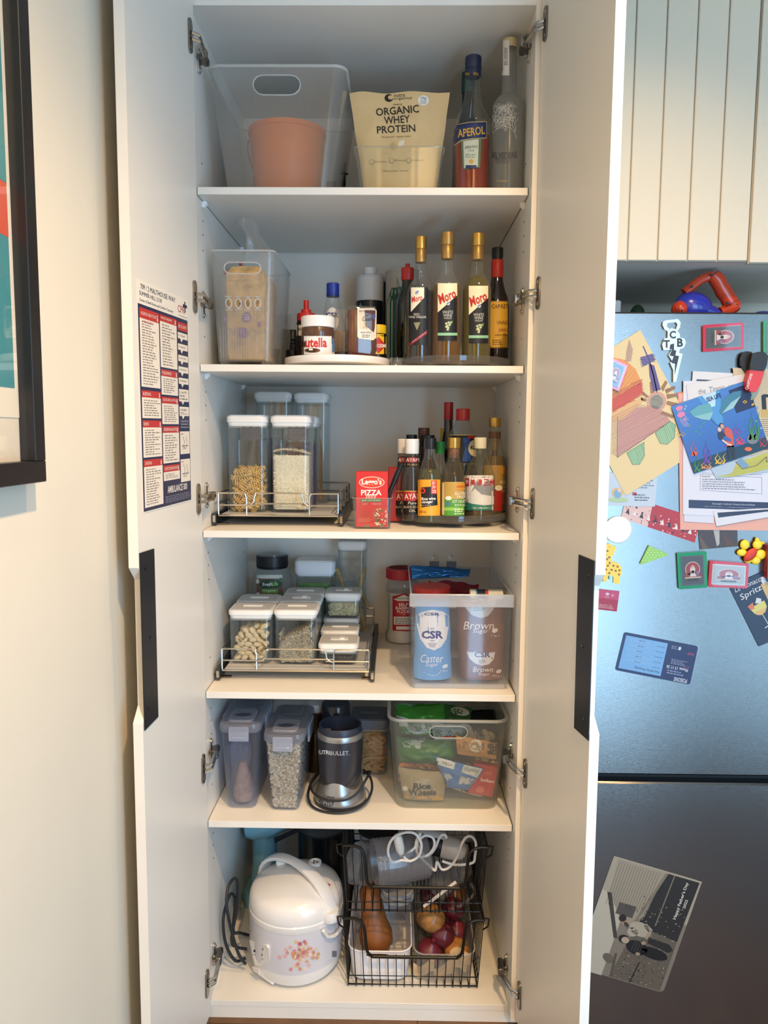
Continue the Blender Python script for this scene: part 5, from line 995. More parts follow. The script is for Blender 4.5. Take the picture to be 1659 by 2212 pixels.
# blender
Yb = .052; xo = on(730, 1755, Z).x; Rb = 59*mpp(.12); bo = Vector((xo+.001, Yb+Rb, Z)); bl = thing('blender', bo, 'grey cup blender with silver motor base and wrapped black cord', 'blender')
zt_ = lambda py: at(728, py, Yb+Rb*.0+.06).z-Z
SIL = M('#a8a7a6', .3, .75); GUN = M('#4d4f58', .28, .7)
h1 = at(728, 1700, Yb+.02).z-Z; ht = at(728, 1592, Yb+.02).z-Z
R_ = []
for q, zz in ((Rb*.97, .004), (Rb, .012), (Rb*.97, h1*.35), (Rb*.86, h1*.78), (Rb*.8, h1)):
    R_.append([bo+Vector((q*math.cos(a_), q*math.sin(a_), zz+(.012*math.cos(3*(a_+math.pi/2)+.5) if zz > h1*.7 else 0))) for a_ in [2*math.pi*k/48 for k in range(48)]])
mb_ = MB().rings(R_, SIL); part('motor_base', mb_, bl); part('base_ring', MB().lathe([(Rb*.98, 0), (Rb*1.0, .001), (Rb*1.0, .009), (Rb*.97, .01)], bo, M('#23252c', .4), 40), bl)
Rt = 51.5*mpp(Yb+.06)
body_ = MB().lathe([(Rb*.62, h1*.5), (Rb*.74, h1*.8), (Rt*.92, h1*1.3), (Rt*.99, ht*.72), (Rt, ht-.014)], bo, GUN, 44); part('body', body_, bl)
part('collar', MB().lathe([(Rt*1.005, ht-.014), (Rt*1.01, ht-.004), (Rt*.98, ht), (Rt*.93, ht)], bo, SIL, 44, capb=False, capt=False), bl)
part('well_rim', MB().lathe([(Rt*.93, ht-.002), (Rt*.93, ht+.016), (Rt*.91, ht+.018), (Rt*.85, ht+.016), (Rt*.82, ht-.03), (Rt*.5, ht-.045)], bo, M('#2c3140', .4), 44, capb=False), bl)
for k in range(3):
    a_ = k*2.09+.4; cx_, cy_ = bo.x+Rt*.74*math.cos(a_), bo.y+Rt*.74*math.sin(a_)
    part('coupling_lug', MB().box(cx_-.008, cx_+.008, cy_-.003, cy_+.003, bo.z+ht-.034, bo.z+ht-.008, M('#b8b0a0', .3, .6)), bl)
p = Print(body_); p.step = .0005; p.text('NUTRi', 697.5, 1625, 29, 9, '#c9cbd2', 1, -1, bold=.03); p.text('BULLET.', 734, 1627, 42, 9, '#b9bcc6', 1, 0); p.done(bl, 'lettering')
p = Print(mb_); p.step = .0006; p.text('MAGIC', 706, 1727, 32, 15, '#3a3a40', 1, -5, bold=.02); p.text('BULLET', 706, 1738.5, 30, 6, '#3a3a40', 1, -4, bold=.03); p.done(bl, 'base_lettering')
Rc = Rb*1.1; cpts = []
for i in range(26):
    a_ = math.radians(200+i*14.0-20); zz = .012+.05*max(0, math.sin(math.radians(i*7-20)))+(.008 if i > 20 else 0); cpts.append(bo+Vector((Rc*math.cos(a_), Rc*math.sin(a_)*1.02, zz)))
cpts2 = [bo+Vector((Rc*1.03*math.cos(math.radians(a_)), Rc*1.0*math.sin(math.radians(a_)), z_)) for a_, z_ in ((150, .05), (185, .045), (215, .036), (250, .033), (285, .036), (310, .05), (335, .075), (5, .075), (40, .05))]
part('power_cord', MB().tube(bez(cpts2, 6), .0032, M('#1d1f24', .5), 8), bl)
cpts3 = [bo+Vector((Rc*r_*math.cos(math.radians(a_)), Rc*r_*math.sin(math.radians(a_)), z_)) for a_, z_, r_ in ((40, .06, 1.02), (10, .05, 1.08), (345, .03, 1.12), (315, .012, 1.1), (285, .005, 1.07), (255, .004, 1.08), (225, .005, 1.12), (200, .012, 1.13), (170, .03, 1.1), (140, .05, 1.05))]
part('power_cord', MB().tube(bez(cpts3, 6), .0032, M('#1d1f24', .5), 8), bl)
# dark cup and penne canister
Y = .235; single('tinted_cup', MB().lathe([(.044, 0), (.046, .002), (.040, at(721, 1522, Y).z-Z-.006), (.036, at(721, 1522, Y).z-Z), (.02, at(721, 1522, Y).z-Z+.001)], (at(724, 1540, Y).x, Y+.025, Z), CLR((.3, .32, .38), .3, .1, (.12, .13, .16)), 32), 'tinted clear cup upside down behind the blender', 'cup')
Y = .262; xp, wp = cspan(757, 834, Y); xp = at(797, 1600, Y).x; rp, bp, op = canister('canister', 'clear canister of penne with grey lid behind the blender', xp, Y, Z, .112, .112, at(797, 1556, Y).z-Z, lidh=.026, top=M('#54565e', .4), ring=M('#6a6b72', .4))
PEN = M('#b98a52', .55, vary=.15, vscale=80); pp = MB(); 
for k in range(1): pp.rings([[Vector((x_+(.004*math.cos(a_) if abs(x_) > .01 else 0), .0048*math.cos(a_)*q_, .0048*math.sin(a_)*q_)) for a_ in [2*math.pi*j/10 for j in range(10)]] for x_, q_ in ((-.018, .7), (-.018, 1), (.018, 1), (.018, .7), (-.017, .7))], PEN, False, False)
meN = bpy.data.meshes.new('penne'); meN.from_pydata([tuple(v) for v in pp.v], [], pp.f); meN.materials.append(PEN); meN.shade_smooth(); meN.set_sharp_from_angle(angle=.7)
pile('penne_piece', meN, 'piece of penne pasta in the grey lidded canister', 'pasta', 'penne pieces in the grey lidded canister', op, .112*.92, .112*.92, op.z+.135, .0185, 2, .010, seed=9, cellz=.0105, inset=.0205, tilt=35)
# snack tub
xa, xb = at(840, 1562, .045).x, .3745; zr = at(970, 1562, .045).z; b0, b1 = on(864, 1752, Z).x, on(1084, 1752, Z).x
TB = CLR((.92, .93, .91), .075, .25, (.74, .74, .70), .25)
tb, tmb, tbo = tub('snack_tub', 'frosted open tub with oval hand hole full of snack bags', (xa+xb)/2, .078, Z, b1-b0, xb-xa, .34, .41, zr-Z, TB, hole=(.5, .875, .093, .032), rr=.03, rim=.0045, yft=.058, rimmat=CLR((.9, .91, .9), .45, .3, (.8, .8, .77), .4))
zq = Z+.004
def snack(name, label, cs, Y, bul, m, seed, draw=None, z=None, wr=.005, cat='bag', prof=None):
    mb = pouch(cs, Y, bul, m, seed, wr, prof=prof)
    if z is not None: seat(mb, z)
    r = bag(name, label, cat, mb)
    if draw: p = Print(mb); draw(p); p.done(r, 'lettering')
    return r
def rw(p):
    p.poly([(862, 1676), (962, 1686), (958, 1720), (948, 1740), (880, 1738), (868, 1715)], '#b3a288', 1); p.text('Rice', 912, 1698, 38, 13, '#2e2c2a', 3, bold=.05); p.text('Wheels', 912, 1711, 60, 13, '#2e2c2a', 3, bold=.05); p.rect(898, 1719, 926, 1725, '#d08a3c', 3); p.text('CHEESE', 912, 1722, 21, 4, '#f0d8a8', 4); p.ell(876, 1726, 10, 9, '#d8a23c', 1, .5); p.ell(945, 1727, 12, 9, '#d8a23c', 1); p.ell(875, 1703, 6, 5, '#e0d8c8', 2); p.ell(930, 1740, 16, 4, '#d8cdb8', 2, -.2)
snack('snack_bag', 'kraft rice wheels snack bag at the front of the tub', [(860, 1674), (963, 1684), (958, 1746), (872, 1742)], .115, .024, M('#a8926c', .55, vary=.06), 101, rw, zq)
def bw(p):
    p.quad([(945, 1636), (984, 1646), (980, 1662), (940, 1650)], '#e4e0d8', 1); p.text('MILK', 960, 1647, 12, 3.4, '#333', 2, -12); p.text('CHOCOLATE', 966, 1651, 22, 3.4, '#333', 2, -12); p.quad([(1002, 1652), (1042, 1661), (1030, 1680), (997, 1668)], '#d6d8d4', 1)
    for k in range(6): p.line([(1003-k*.6, 1656+k*2.6), (1037-k*2, 1664+k*2.4)], .9, '#4a4f5a', 2)
    p.poly([(948, 1668), (972, 1672), (978, 1680), (962, 1688)], '#b9bcbc', 1); p.poly([(995, 1676), (1028, 1684), (1018, 1694), (990, 1694)], '#c6c4be', 1)
snack('snack_bag', 'blue and white folded snack bag standing askew in the tub', [(936, 1632), (1046, 1662), (1012, 1706), (968, 1700)], .105, .012, M('#4f79b4', .45), 103, bw)
def pop(p):
    p.poly([(990, 1694), (1024, 1690), (1022, 1712), (1000, 1714)], '#3a2a30', 1); p.text('JAR', 1008, 1702, 18, 8, '#c0b0b0', 2, 15); p.text('MILK', 1012, 1722, 16, 6, '#8a3a44', 2, -20)
    for k in range(6): p.ell(985+k*11, 1712+k*4, 2.5, 2.5, '#9a2a3a', 2, n=8)
snack('snack_bag', 'pink and maroon printed popcorn bag low in the tub', [(962, 1690), (1036, 1694), (1042, 1748), (975, 1728)], .135, .02, M('#cdb9ae', .5, vary=.15, vscale=40), 105, pop, zq)
x0, x1 = at(1011, 1690, .12).x, at(1063, 1690, .12).x
rb_ = thing('raisin_box', ((x0+x1)/2, .12, zq+.02), 'red raisin box tilted at the side of the snack tub', 'box'); bm_ = MB().box(-.033, .033, -.014, .014, 0, .082, M('#b8312c', .45), .0012)
for v in bm_.v: v.xyz = rot(0, 10, 0)@v+Vector(((x0+x1)/2, .124, zq+.018))
part('box', bm_, rb_); p = Print(bm_, curved=False); p.text('SunBeam', 1053, 1686, 30, 7, '#f0e0d4', 1, -10, bold=.02)
for a_ in (-.5, -.2, .15, .5): p.line([(1055+9*math.sin(a_), 1681-9*math.cos(a_)), (1055+15*math.sin(a_), 1681-15*math.cos(a_))], 1, '#e8a83c', 1)
p.ell(1037, 1706, 9, 7, '#d8685c', 1); p.lines(1027, 1716, 1042, 1722, 2, '#e0b8ac', 1); p.rect(1046, 1716, 1066, 1730, '#c8d4cc', 1); p.done(rb_, 'lettering')
def tr(p):
    p.ell(1028, 1611, 14, 14, '#d8ccb8', 1); p.ell(1026, 1611, 9, 9, '#a88a60', 2); p.ell(1024, 1613, 5, 4, '#d8ccb8', 3); p.rect(1053, 1606, 1072, 1630, '#4a4844', 2, 3); p.text('TRAIL', 1043, 1612, 17, 6, '#3a342c', 2, 90); p.text('MIX', 1036, 1616, 10, 6, '#3a342c', 2, 90); p.text('100g', 993, 1610, 10, 4, '#4a4034', 2, 90); p.lines(999, 1602, 1010, 1618, 4, '#6a5a44', 2)
snack('snack_bag', 'kraft paper trail mix bag lying across the nuts', [(985, 1588), (1074, 1604), (1072, 1640), (988, 1628)], .10, .012, M('#c08a4c', .6, vary=.05), 107, tr)
NUT = M('#b98e5c', .6, vary=.35, vscale=90)
snack('nut_bag', 'clear bag of mixed pale nuts by the side of the tub', [(1000, 1578), (1066, 1580), (1058, 1688), (1006, 1680)], .20, .02, CLR((.9, .86, .8), .12, .06), 109)
random.seed(6)
for i in range(26):
    q = at(random.uniform(1008, 1064), random.uniform(1640, 1685) if i > 8 else random.uniform(1572, 1600), .185); b_ = bpy.data.objects.new('nut', meP); col.objects.link(b_); b_.location = q; b_.rotation_euler = (random.uniform(0, 6), random.uniform(0, 6), 0); tag(b_, 'pale nut inside the clear nut bag in the snack tub', 'nut', 'nuts in the clear bag'); b_.scale = (1.1, 1.15, 1.1)
snack('snack_bag', 'clear bag of orange corn snacks behind the rice wheels', [(862, 1640), (958, 1648), (960, 1700), (866, 1690)], .165, .02, CLR((.95, .9, .85), .08, .06), 111)
meC = nutmesh('corn_snack', .011, .008, .0075, 0, M('#c97f45', .65, vary=.25, vscale=60))
for i in range(38):
    q = at(866+(i*7.1) % 92, 1654+(i//13)*12+random.uniform(-4, 4), .15); b_ = bpy.data.objects.new('corn_snack', meC); col.objects.link(b_); b_.location = q; b_.rotation_euler = (random.uniform(0, 6), random.uniform(0, 6), 0); tag(b_, 'orange corn snack in the clear bag behind the rice wheels', 'snack', 'corn snacks in the clear bag')
GR = M('#3f8a2e', .35, vary=.12, vscale=20)
def gb(p):
    p.quad([(852, 1545), (882, 1552), (880, 1570), (858, 1568)], '#d6dcd8', 1); p.text('M&M', 868, 1553, 16, 6, '#33405a', 2, -12); p.quad([(866, 1565), (934, 1558), (934, 1582), (880, 1588)], '#b9c0bc', 1); p.lines(882, 1562, 932, 1580, 6, '#7a827c', 2)
snack('chip_bag', 'big bright green chip bag on top of the snack tub', [(852, 1522), (965, 1522), (966, 1584), (866, 1584)], (.22, .16), .036, GR, 113, gb, wr=.014)
def g2(p): p.poly([(856, 1604), (890, 1598), (910, 1604), (908, 1618), (862, 1612)], '#b9bcb4', 1); p.poly([(890, 1590), (910, 1586), (925, 1600), (900, 1606)], '#c2c4c0', 1)
snack('chip_bag', 'green chip bag squashed low behind the tub front', [(856, 1592), (985, 1596), (985, 1648), (862, 1644)], .15, .035, M('#3d7a34', .4, vary=.15, vscale=25), 115, g2, wr=.010)
def kt(p):
    p.rect(934, 1574, 1000, 1594, '#9aa39c', 1); p.lines(934, 1575, 958, 1594, 6, '#3c4440', 2); p.text('NO', 968, 1584, 16, 12, '#2a2e2c', 2); p.rect(957, 1590, 982, 1594, '#c2402c', 2)
snack('snack_bag', 'grey printed packet visible through the hand hole', [(930, 1560), (1015, 1566), (1006, 1598), (938, 1598)], .135, .008, M('#8d958e', .5), 117, kt)
def gh(p):
    p.ell(994, 1537, 20, 9, '#c9c4b4', 1, .2)
    for i in range(14): p.ell(980+random.uniform(0, 28), 1533+random.uniform(0, 9), 2.5, 2, random.choice(['#4f7a2c', '#2e3a20', '#c8b060']), 2, n=8)
snack('snack_bag', 'dark green bag printed with a bowl of seeds at the tub top', [(958, 1520), (1020, 1530), (1015, 1560), (965, 1558)], (.22, .17), .02, M('#2e5a26', .4), 119, gh)
snack('snack_bag', 'black bag at the back of the snack tub', [(1000, 1524), (1070, 1520), (1075, 1575), (1005, 1575)], (.30, .26), .03, M('#16181c', .35), 121, z=zq+.12)
# ================================================================ cabinet floor: rice cooker, mixer, wire baskets
Z = ZS[5]+.0006
RCW = M('#e9e6e2', .25, coat=.3); RCG = M('#d5d3d8', .3, coat=.2)
Rr = .127; ro_ = Vector((on(628, 2148, Z).x-.001, .028+Rr, Z)); rc = thing('rice_cooker', ro_, 'white rice cooker with carrying handle and pink flower print', 'rice cooker')
hr_ = at(630, 2003, .03).z-Z; hl_ = at(640, 1885, ro_.y).z-Z
part('base', MB().lathe([(Rr*.74, .004), (Rr*.86, .006), (Rr*.955, .022), (Rr*.988, .045), (Rr*.99, .048)], ro_, RCW, 56), rc)
for a_ in (40, 140, 220, 320): part('foot', MB().lathe([(.012, 0), (.012, .006)], ro_+Vector((Rr*.62*math.cos(math.radians(a_)), Rr*.62*math.sin(math.radians(a_)), 0)), M('#cfcfcf', .5), 12), rc)
bd_ = MB().lathe([(Rr*.99, .048), (Rr*1.0, .06), (Rr*1.0, hr_-.02)], ro_, RCG, 56, capb=False, capt=False); part('body', bd_, rc)
part('rim_band', MB().lathe([(Rr*1.002, hr_-.022), (Rr*1.014, hr_-.018), (Rr*1.014, hr_-.004), (Rr*.99, hr_)], ro_, RCW, 56), rc)
ld = part('lid', MB().lathe([(Rr*1.005, hr_+.001), (Rr*1.01, hr_+.012), (Rr*.985, hr_+.03), (Rr*.92, hr_+.045), (Rr*.8, hr_+(hl_-hr_)*.72), (Rr*.5, hr_+(hl_-hr_)*.93), (Rr*.2, hl_), (.001, hl_)], ro_, RCW, 56), rc)
# handle arching over the lid from pivot to pivot
th = math.radians(-38); dA = Vector((math.cos(th), math.sin(th), 0)); hz = hr_+.012
arch = []
for i in range(17):
    t = math.pi*i/16; arch.append(ro_+dA*(Rr*1.02*math.cos(t))+Vector((-.012*math.sin(t), .02*math.sin(t), hz-.012+(hl_-hr_+.022)*math.sin(t)**.75)))
hm_ = MB(); R_ = []
side = Vector((0, 0, 1)).cross(dA).normalized()
for i, q in enumerate(arch):
    a = arch[max(0, i-1)]; b = arch[min(16, i+1)]; t = (b-a).normalized(); nn = side.cross(t).normalized(); w_ = .013+.008*abs(math.cos(math.pi*i/16))
    R_.append([q+side*w_+nn*.004, q+side*w_*.6+nn*.007, q-side*w_*.6+nn*.007, q-side*w_+nn*.004, q-side*w_*.9-nn*.005, q+side*w_*.9-nn*.005])
hm_.rings(R_, RCW); part('handle', hm_, rc)
for sg in (1, -1): part('handle_pivot', MB().lathe([(.024, -.012), (.026, 0), (.022, .014)], ro_+dA*(Rr*.99*sg)+Vector((0, 0, hz-.006)), RCW, 20), rc)
# side grip under the rim
gp = [];
for k in range(9):
    a_ = math.radians(-52+k*5); gp.append(ro_+Vector((Rr*1.07*math.cos(a_), Rr*1.07*math.sin(a_), hr_-.02-.034*math.sin(math.pi*k/8)**.5)))
part('side_grip', MB().tube(gp, .005, RCW, 8), rc)
part('lid_button', MB().box(ro_.x-.064, ro_.x-.036, ro_.y+.048, ro_.y+.072, ro_.z+hl_-.014, ro_.z+hl_+.004, M('#f4f3f0', .3), .004), ld)
vo = ro_+Vector((.045, .06, hl_-.012)); part('steam_vent', MB().lathe([(.016, 0), (.018, .003), (.018, .010), (.013, .011), (.012, .008), (.001, .008)], vo, RCW, 24), ld)
for a_ in (0, 2.1, 4.2): part('vent_hole', MB().lathe([(.0025, 0), (.0025, .001)], vo+Vector((.006*math.cos(a_), .006*math.sin(a_), .0082)), BLACK, 8), ld)
lm_ = MB().lathe([(Rr*1.01, hr_+.012), (Rr*.985, hr_+.03), (Rr*.92, hr_+.045), (Rr*.8, hr_+(hl_-hr_)*.72), (Rr*.5, hr_+(hl_-hr_)*.93), (Rr*.2, hl_), (.001, hl_)], ro_, RCW, 56)
p = Print(lm_); p.step = .0006; p.quad([(679, 1894), (714, 1911), (712, 1915), (677, 1898)], '#b8333a', 1, 3); p.lines(680, 1901, 706, 1916, 4, '#b8666a', 1, -26, .3); p.done(rc, 'warning_sticker')
p = Print(bd_, curved=True); p.step = .0005
pn = [(543, 2030), (578, 2040), (583, 2046), (583, 2122), (578, 2125), (545, 2104)]
pt = MB(); pp_ = Print(MB().lathe([(Rr*.86, .006), (Rr*.955, .022), (Rr*.988, .045), (Rr*1.0, .06), (Rr*1.0, hr_)], ro_, RCG, 96)); tri = pn
def f3(u, v, h):
    for k in range(12):
        q_ = pp_.map(u+k*3, v-k*.6, h)
        if q_: return q_
    return at(u, v, .06)
pt.prism(tri, f3, -.002, .006, RCW); part('control_panel', pt, rc)
q = Print(pt, curved=False); q.text('TIGER', 560, 2048.5, 20, 5.5, '#222', 2, -16, bold=.03); q.ell(550, 2054, 2.4, 3, '#222', 2, n=12); q.ell(565, 2062, 2.4, 3.2, '#5a1a1c', 2, n=12); q.text('WARM', 549, 2062, 9, 2.2, '#555', 2, -16); q.text('COOK', 565, 2071, 10, 2.2, '#555', 2, -16); q.poly([(546, 2082), (552, 2078), (563, 2082), (567, 2088), (567, 2108), (560, 2112), (549, 2107), (545, 2100)], '#c9c7c6', 2); q.done(rc, 'panel_print')
sw = MB(); sw.prism([(552, 2084), (566, 2089), (566, 2099), (551, 2095)], f3, .006, .011, RCW); part('switch', sw, rc, smooth=0)
random.seed(21)
for i in range(78):
    x = random.gauss(648, 17); y = 2060+random.gauss(0, 13)-.05*(x-648)
    c_ = random.choice(['#d98a94', '#e6b0ae', '#e8c8b8', '#d8a06a', '#cf6f80', '#efd8cc', '#e0b87a'])
    for k in range(5):
        a_ = k*1.257+i; p.ell(x+2.6*math.cos(a_), y+2.6*math.sin(a_), 2.2, 1.5, c_, 1+i % 3, a_, n=7)
p.rect(717, 2054, 737, 2080, '#77757a', 1, 4); p.done(rc, 'flower_print')
cb = thing('power_cable', (-.30, .12, Z), 'black power cable looped between the rice cooker and side panel', 'cable')
w1 = [at(530, 2082, .10), at(515, 2060, .09), at(500, 2010, .08), at(490, 1960, .08), at(492, 1920, .10), at(505, 1898, .13), at(513, 1910, .15), at(510, 1970, .15), at(500, 2030, .13), at(510, 2045, .12), at(532, 2050, .14)]
w2 = [at(530, 2070, .12), at(508, 2075, .10), at(488, 2040, .09), at(482, 1990, .09), at(490, 1950, .11), at(500, 1930, .14), at(508, 1950, .16), at(504, 2010, .16), at(518, 2015, .17), at(536, 2020, .2)]
part('cable', MB().tube(bez(w1, 6), .0042, M('#20252c', .5), 8), cb); part('cable', MB().tube(bez(w2, 6), .0042, M('#20252c', .5), 8), cb)
# pale blue stand mixer at the back
BLU = M('#86bfd2', .25, coat=.4); mx = thing('stand_mixer', (at(590, 1900, .42).x, .42, Z), 'pale blue stand mixer behind the rice cooker', 'mixer')
x0, x1 = at(531, 1820, .40).x, at(650, 1820, .40).x; zb2 = at(570, 1838, .36).z
hd = MB(); R_ = []
for i, (t, ry, rz_) in enumerate(((0, .045, .03), (.04, .06, .05), (.18, .068, .066), (.5, .068, .07), (.8, .058, .055), (1, .04, .03))):
    x = x0+(x1+.01-x0)*t; zc = zb2+.068+.05*t; R_.append([Vector((x, .41+ry*math.cos(a_), zc+rz_*math.sin(a_)*(1 if math.sin(a_) > 0 else .95))) for a_ in [2*math.pi*k/24 for k in range(24)]])
hd.rings(R_, BLU); part('motor_head', hd, mx)
part('trim_band', MB().add([at(593, 1822, .335), at(592, 1810, .335), at(645, 1786, .335), at(660, 1790, .335), at(593, 1822, .345), at(592, 1810, .345), at(645, 1786, .345), at(660, 1790, .345)], [(0, 1, 2, 3), (7, 6, 5, 4), (0, 3, 7, 4), (1, 5, 6, 2), (0, 4, 5, 1), (2, 6, 7, 3)], M('#1b1d22', .3)), mx, smooth=0)
vp = Print(hd)
for i in range(7):
    for j in range(3): vp.rect(533+i*3.6, 1808+j*6+i*1.2, 535+i*3.6, 1812+j*6+i*1.2, '#2c4a58', 1, 1)
vp.done(mx, 'vent_slots')
part('neck', MB().loft([(0, .09, .12, .03), (.1, .07, .10, .03), (zb2-Z+.04, .07, .09, .03)], (at(572, 1880, .44).x+.0, .45, Z+.03), BLU), mx)
part('base', MB().loft([(0, .13, .16, .04), (.025, .13, .16, .04), (.032, .11, .14, .035)], (at(572, 1880, .44).x, .455, Z), BLU), mx)
# black slow cooker pot with glass lid
po = Vector((at(690, 1840, .36).x, .44, Z)); zt6 = at(690, 1836, .30).z-Z; pk = thing('cooking_pot', po, 'black pot with a domed glass lid behind the rice cooker', 'pot')
part('pot_body', MB().lathe([(.068, 0), (.072, .003), (.075, zt6), (.071, zt6), (.068, .006)], po, M('#101216', .25, coat=.3), 40), pk)
part('pot_rim', MB().lathe([(.0755, zt6-.002), (.079, zt6), (.0755, zt6+.003)], po, M('#4a4f55', .25, .8), 40, capb=False, capt=False), pk)
part('glass_lid', MB().lathe([(.075, zt6+.003), (.068, zt6+.012), (.04, zt6+.028), (.012, zt6+.034)], po, CLR((.45, .5, .54), .12, .05), 36), pk); part('lid_knob', MB().lathe([(.008, zt6+.033), (.014, zt6+.042), (.012, zt6+.05)], po, BLACK, 16), pk)
# two stacked black wire baskets
WB = M('#15140f', .4, .3)
def wbasket(name, label, z0, hc, hd, dep, xl, xr, yf, zn):
    root = thing(name, ((xl+xr)/2, yf+dep/2, z0), label, 'basket'); yb = yf+dep; e = .012; zt = z0+hc; zd = z0+hd
    B = lambda x, y, f: (x+(e*(1-f) if x < (xl+xr)/2 else -e*(1-f)), y+(e*(1-f) if y < (yf+yb)/2 else -e*(1-f)))
    dl, dr_ = xl+(xr-xl)*.12, xr-(xr-xl)*.10
    front = bez([(xl, yf, zt), (dl-.016, yf, zt), (dl+.004, yf-.004, zt-.008), (dl+.012, yf-.006, zt-.03), (dl+.018, yf-.006, zd+.02), (dl+.03, yf-.004, zd+.003), (dl+.05, yf-.003, zd), (dr_-.05, yf-.003, zd), (dr_-.03, yf-.004, zd+.003), (dr_-.018, yf-.006, zd+.02), (dr_-.012, yf-.006, zt-.03), (dr_-.004, yf-.004, zt-.008), (dr_+.016, yf, zt), (xr, yf, zt)], 4)
    part('front_rim', MB().tube(front, .0042, WB, 8), root)
    part('rim', MB().tube([(xl, yf, zt), (xl, yb, zt), (xr, yb, zt), (xr, yf, zt)], .0038, WB, 8), root)
    part('base_frame', MB().tube([(*B(xl, yf, 0), z0+.006), (*B(xl, yb, 0), z0+.006), (*B(xr, yb, 0), z0+.006), (*B(xr, yf, 0), z0+.006)], .0026, WB, 6, True), root)
    n = 16; sm = MB()
    for i in range(n+1):
        t = i/n; x = xl+(xr-xl)*t; xb_ = xl+e+(xr-xl-2*e)*t; inside = dl+.02 < x < dr_-.02
        zz = zd if inside else zt
        sm.tube([(xb_+(x-xb_)*.0, yf+e, z0-.0+.0014), (xb_, yf+e-.003, z0+.004), (xb_+(x-xb_)*(zz-z0)/hc, yf+e*(1-(zz-z0)/hc)-.001, zz)], .0014, WB, 5)
        sm.tube([(xb_, yf+e, z0+.0028), (xb_, yb-e, z0+.0028)], .0014, WB, 4); sm.tube([(xb_, yb-e, z0+.003), (x, yb, zt)], .0014, WB, 4)
    m = 18
    for i in range(m+1):
        y = yf+dep*i/m; yb_ = yf+e+(dep-2*e)*i/m
        for x, xb_ in ((xl, xl+e), (xr, xr-e)): sm.tube([(xb_, yb_, z0+.004), (x, y, zt)], .0014, WB, 4)
    for fz in (.14, .4) if zn else (.16,):
        f = fz; c = [(*B(xl, yf, f), z0+hc*fz), (*B(xr, yf, f), z0+hc*fz), (*B(xr, yb, f), z0+hc*fz), (*B(xl, yb, f), z0+hc*fz)]; sm.tube(c, .0018, WB, 5, True)
    part('wires', sm, root, kind='stuff')
    for x, s_ in ((xl, -1), (xr, 1)): part('stacking_loop', MB().tube([(x, yf+.01, zt), (x+s_*.016, yf+.012, zt-.004), (x+s_*.014, yf+.02, zt-.03), (x, yf+.02, zt-.04)], .0024, WB, 6), root)
    return root
xl, xr = at(742, 2000, .05).x, at(1044, 2000, .05).x; z_lo = Z+.001; hc1 = at(890, 1984, .05).z-Z; hd1 = at(890, 2064, .05).z-Z
wbasket('wire_basket', 'lower black wire basket holding onions and a butternut pumpkin', z_lo, hc1, hd1, .38, xl, xr, .045, 0)
z_up = z_lo+hc1+.0065; hc2 = at(890, 1829, .05).z-z_up; hd2_ = at(890, 1916, .05).z-z_up
wbasket('wire_basket', 'upper black wire basket full of blender cups and cable', z_up, hc2, hd2_, .36, xl-.002, xr+.006, .05, 0)
# white bin with pumpkin
zi = z_lo+.0092; xa, xb = at(749, 2095, .07).x, at(889, 2095, .07).x; xa += .004
wbn, wm, wo_ = tub('plastic_bin', 'white plastic bin with a slot handle in the lower basket', (xa+xb)/2, .072, zi, xb-xa-.02, xb-xa, .28, .30, at(820, 2052, .07).z-zi, M('#ece9ea', .35), hole=(.42, .86, .058, .012), rr=.03, rim=.0022, yft=.064)
pko = Vector((at(812, 2060, .15).x, .16, zi+.012)); pq = MB(); R_ = []
for t, r_, dx, dy in ((0, .006, 0, .0), (.02, .034, 0, 0), (.06, .046, 0, 0), (.1, .046, -.002, .003), (.14, .036, -.006, .01), (.2, .031, -.012, .02), (.25, .032, -.016, .03), (.275, .024, -.018, .035), (.283, .004, -.018, .036)):
    R_.append([pko+Vector((dx+r_*math.cos(a_), dy+r_*math.sin(a_), t*.64)) for a_ in [2*math.pi*k/22 for k in range(22)]])
pq.rings(R_, M('#8f5626', .5, vary=.2, vscale=25)); single('butternut_pumpkin', pq, 'tan butternut pumpkin standing in the white bin', 'pumpkin')
# clear bin with onions
xa, xb = at(891, 2090, .07).x, at(1030, 2090, .07).x
obn, om2, oo = tub('plastic_bin', 'clear plastic bin of onions in the lower basket', (xa+xb)/2, .07, zi, xb-xa-.03, xb-xa-.008, .28, .30, at(960, 2058, .07).z-zi, CLR((.93, .93, .92), .10, .08, (.75, .74, .72), .5), rr=.026, rim=.002, yft=.062, rimmat=CLR((.95, .95, .95), .4, .1))
def onion(x, y, z, r, c, lab, tilt=0):
    mb = MB(); R_ = []; Q = rot(tilt, tilt*.6, 0)
    for t, q in ((-1, .1), (-.93, .34), (-.75, .66), (-.4, .94), (0, 1), (.4, .9), (.7, .62), (.88, .32), (1.05, .14), (1.3, .1), (1.45, .16)):
        R_.append([Vector((x, y, z))+Q@Vector((r*q*math.cos(a_)*(1+.02*math.sin(a_*7)), r*q*math.sin(a_), r*t*.88)) for a_ in [2*math.pi*k/20 for k in range(20)]])
    mb.rings(R_, M(c, .35, vary=.25, vscale=40, coat=.2)); single('onion', mb, lab, 'onion')
ox = (xa+xb)/2; zo = zi+.004
onion(ox-.036, .125, zo+.04, .036, '#6d2430', 'red onion low against the bin front by the pumpkin bin', 20); onion(ox+.036, .13, zo+.042, .036, '#b4783a', 'brown onion low against the bin front with papery skin', -25)
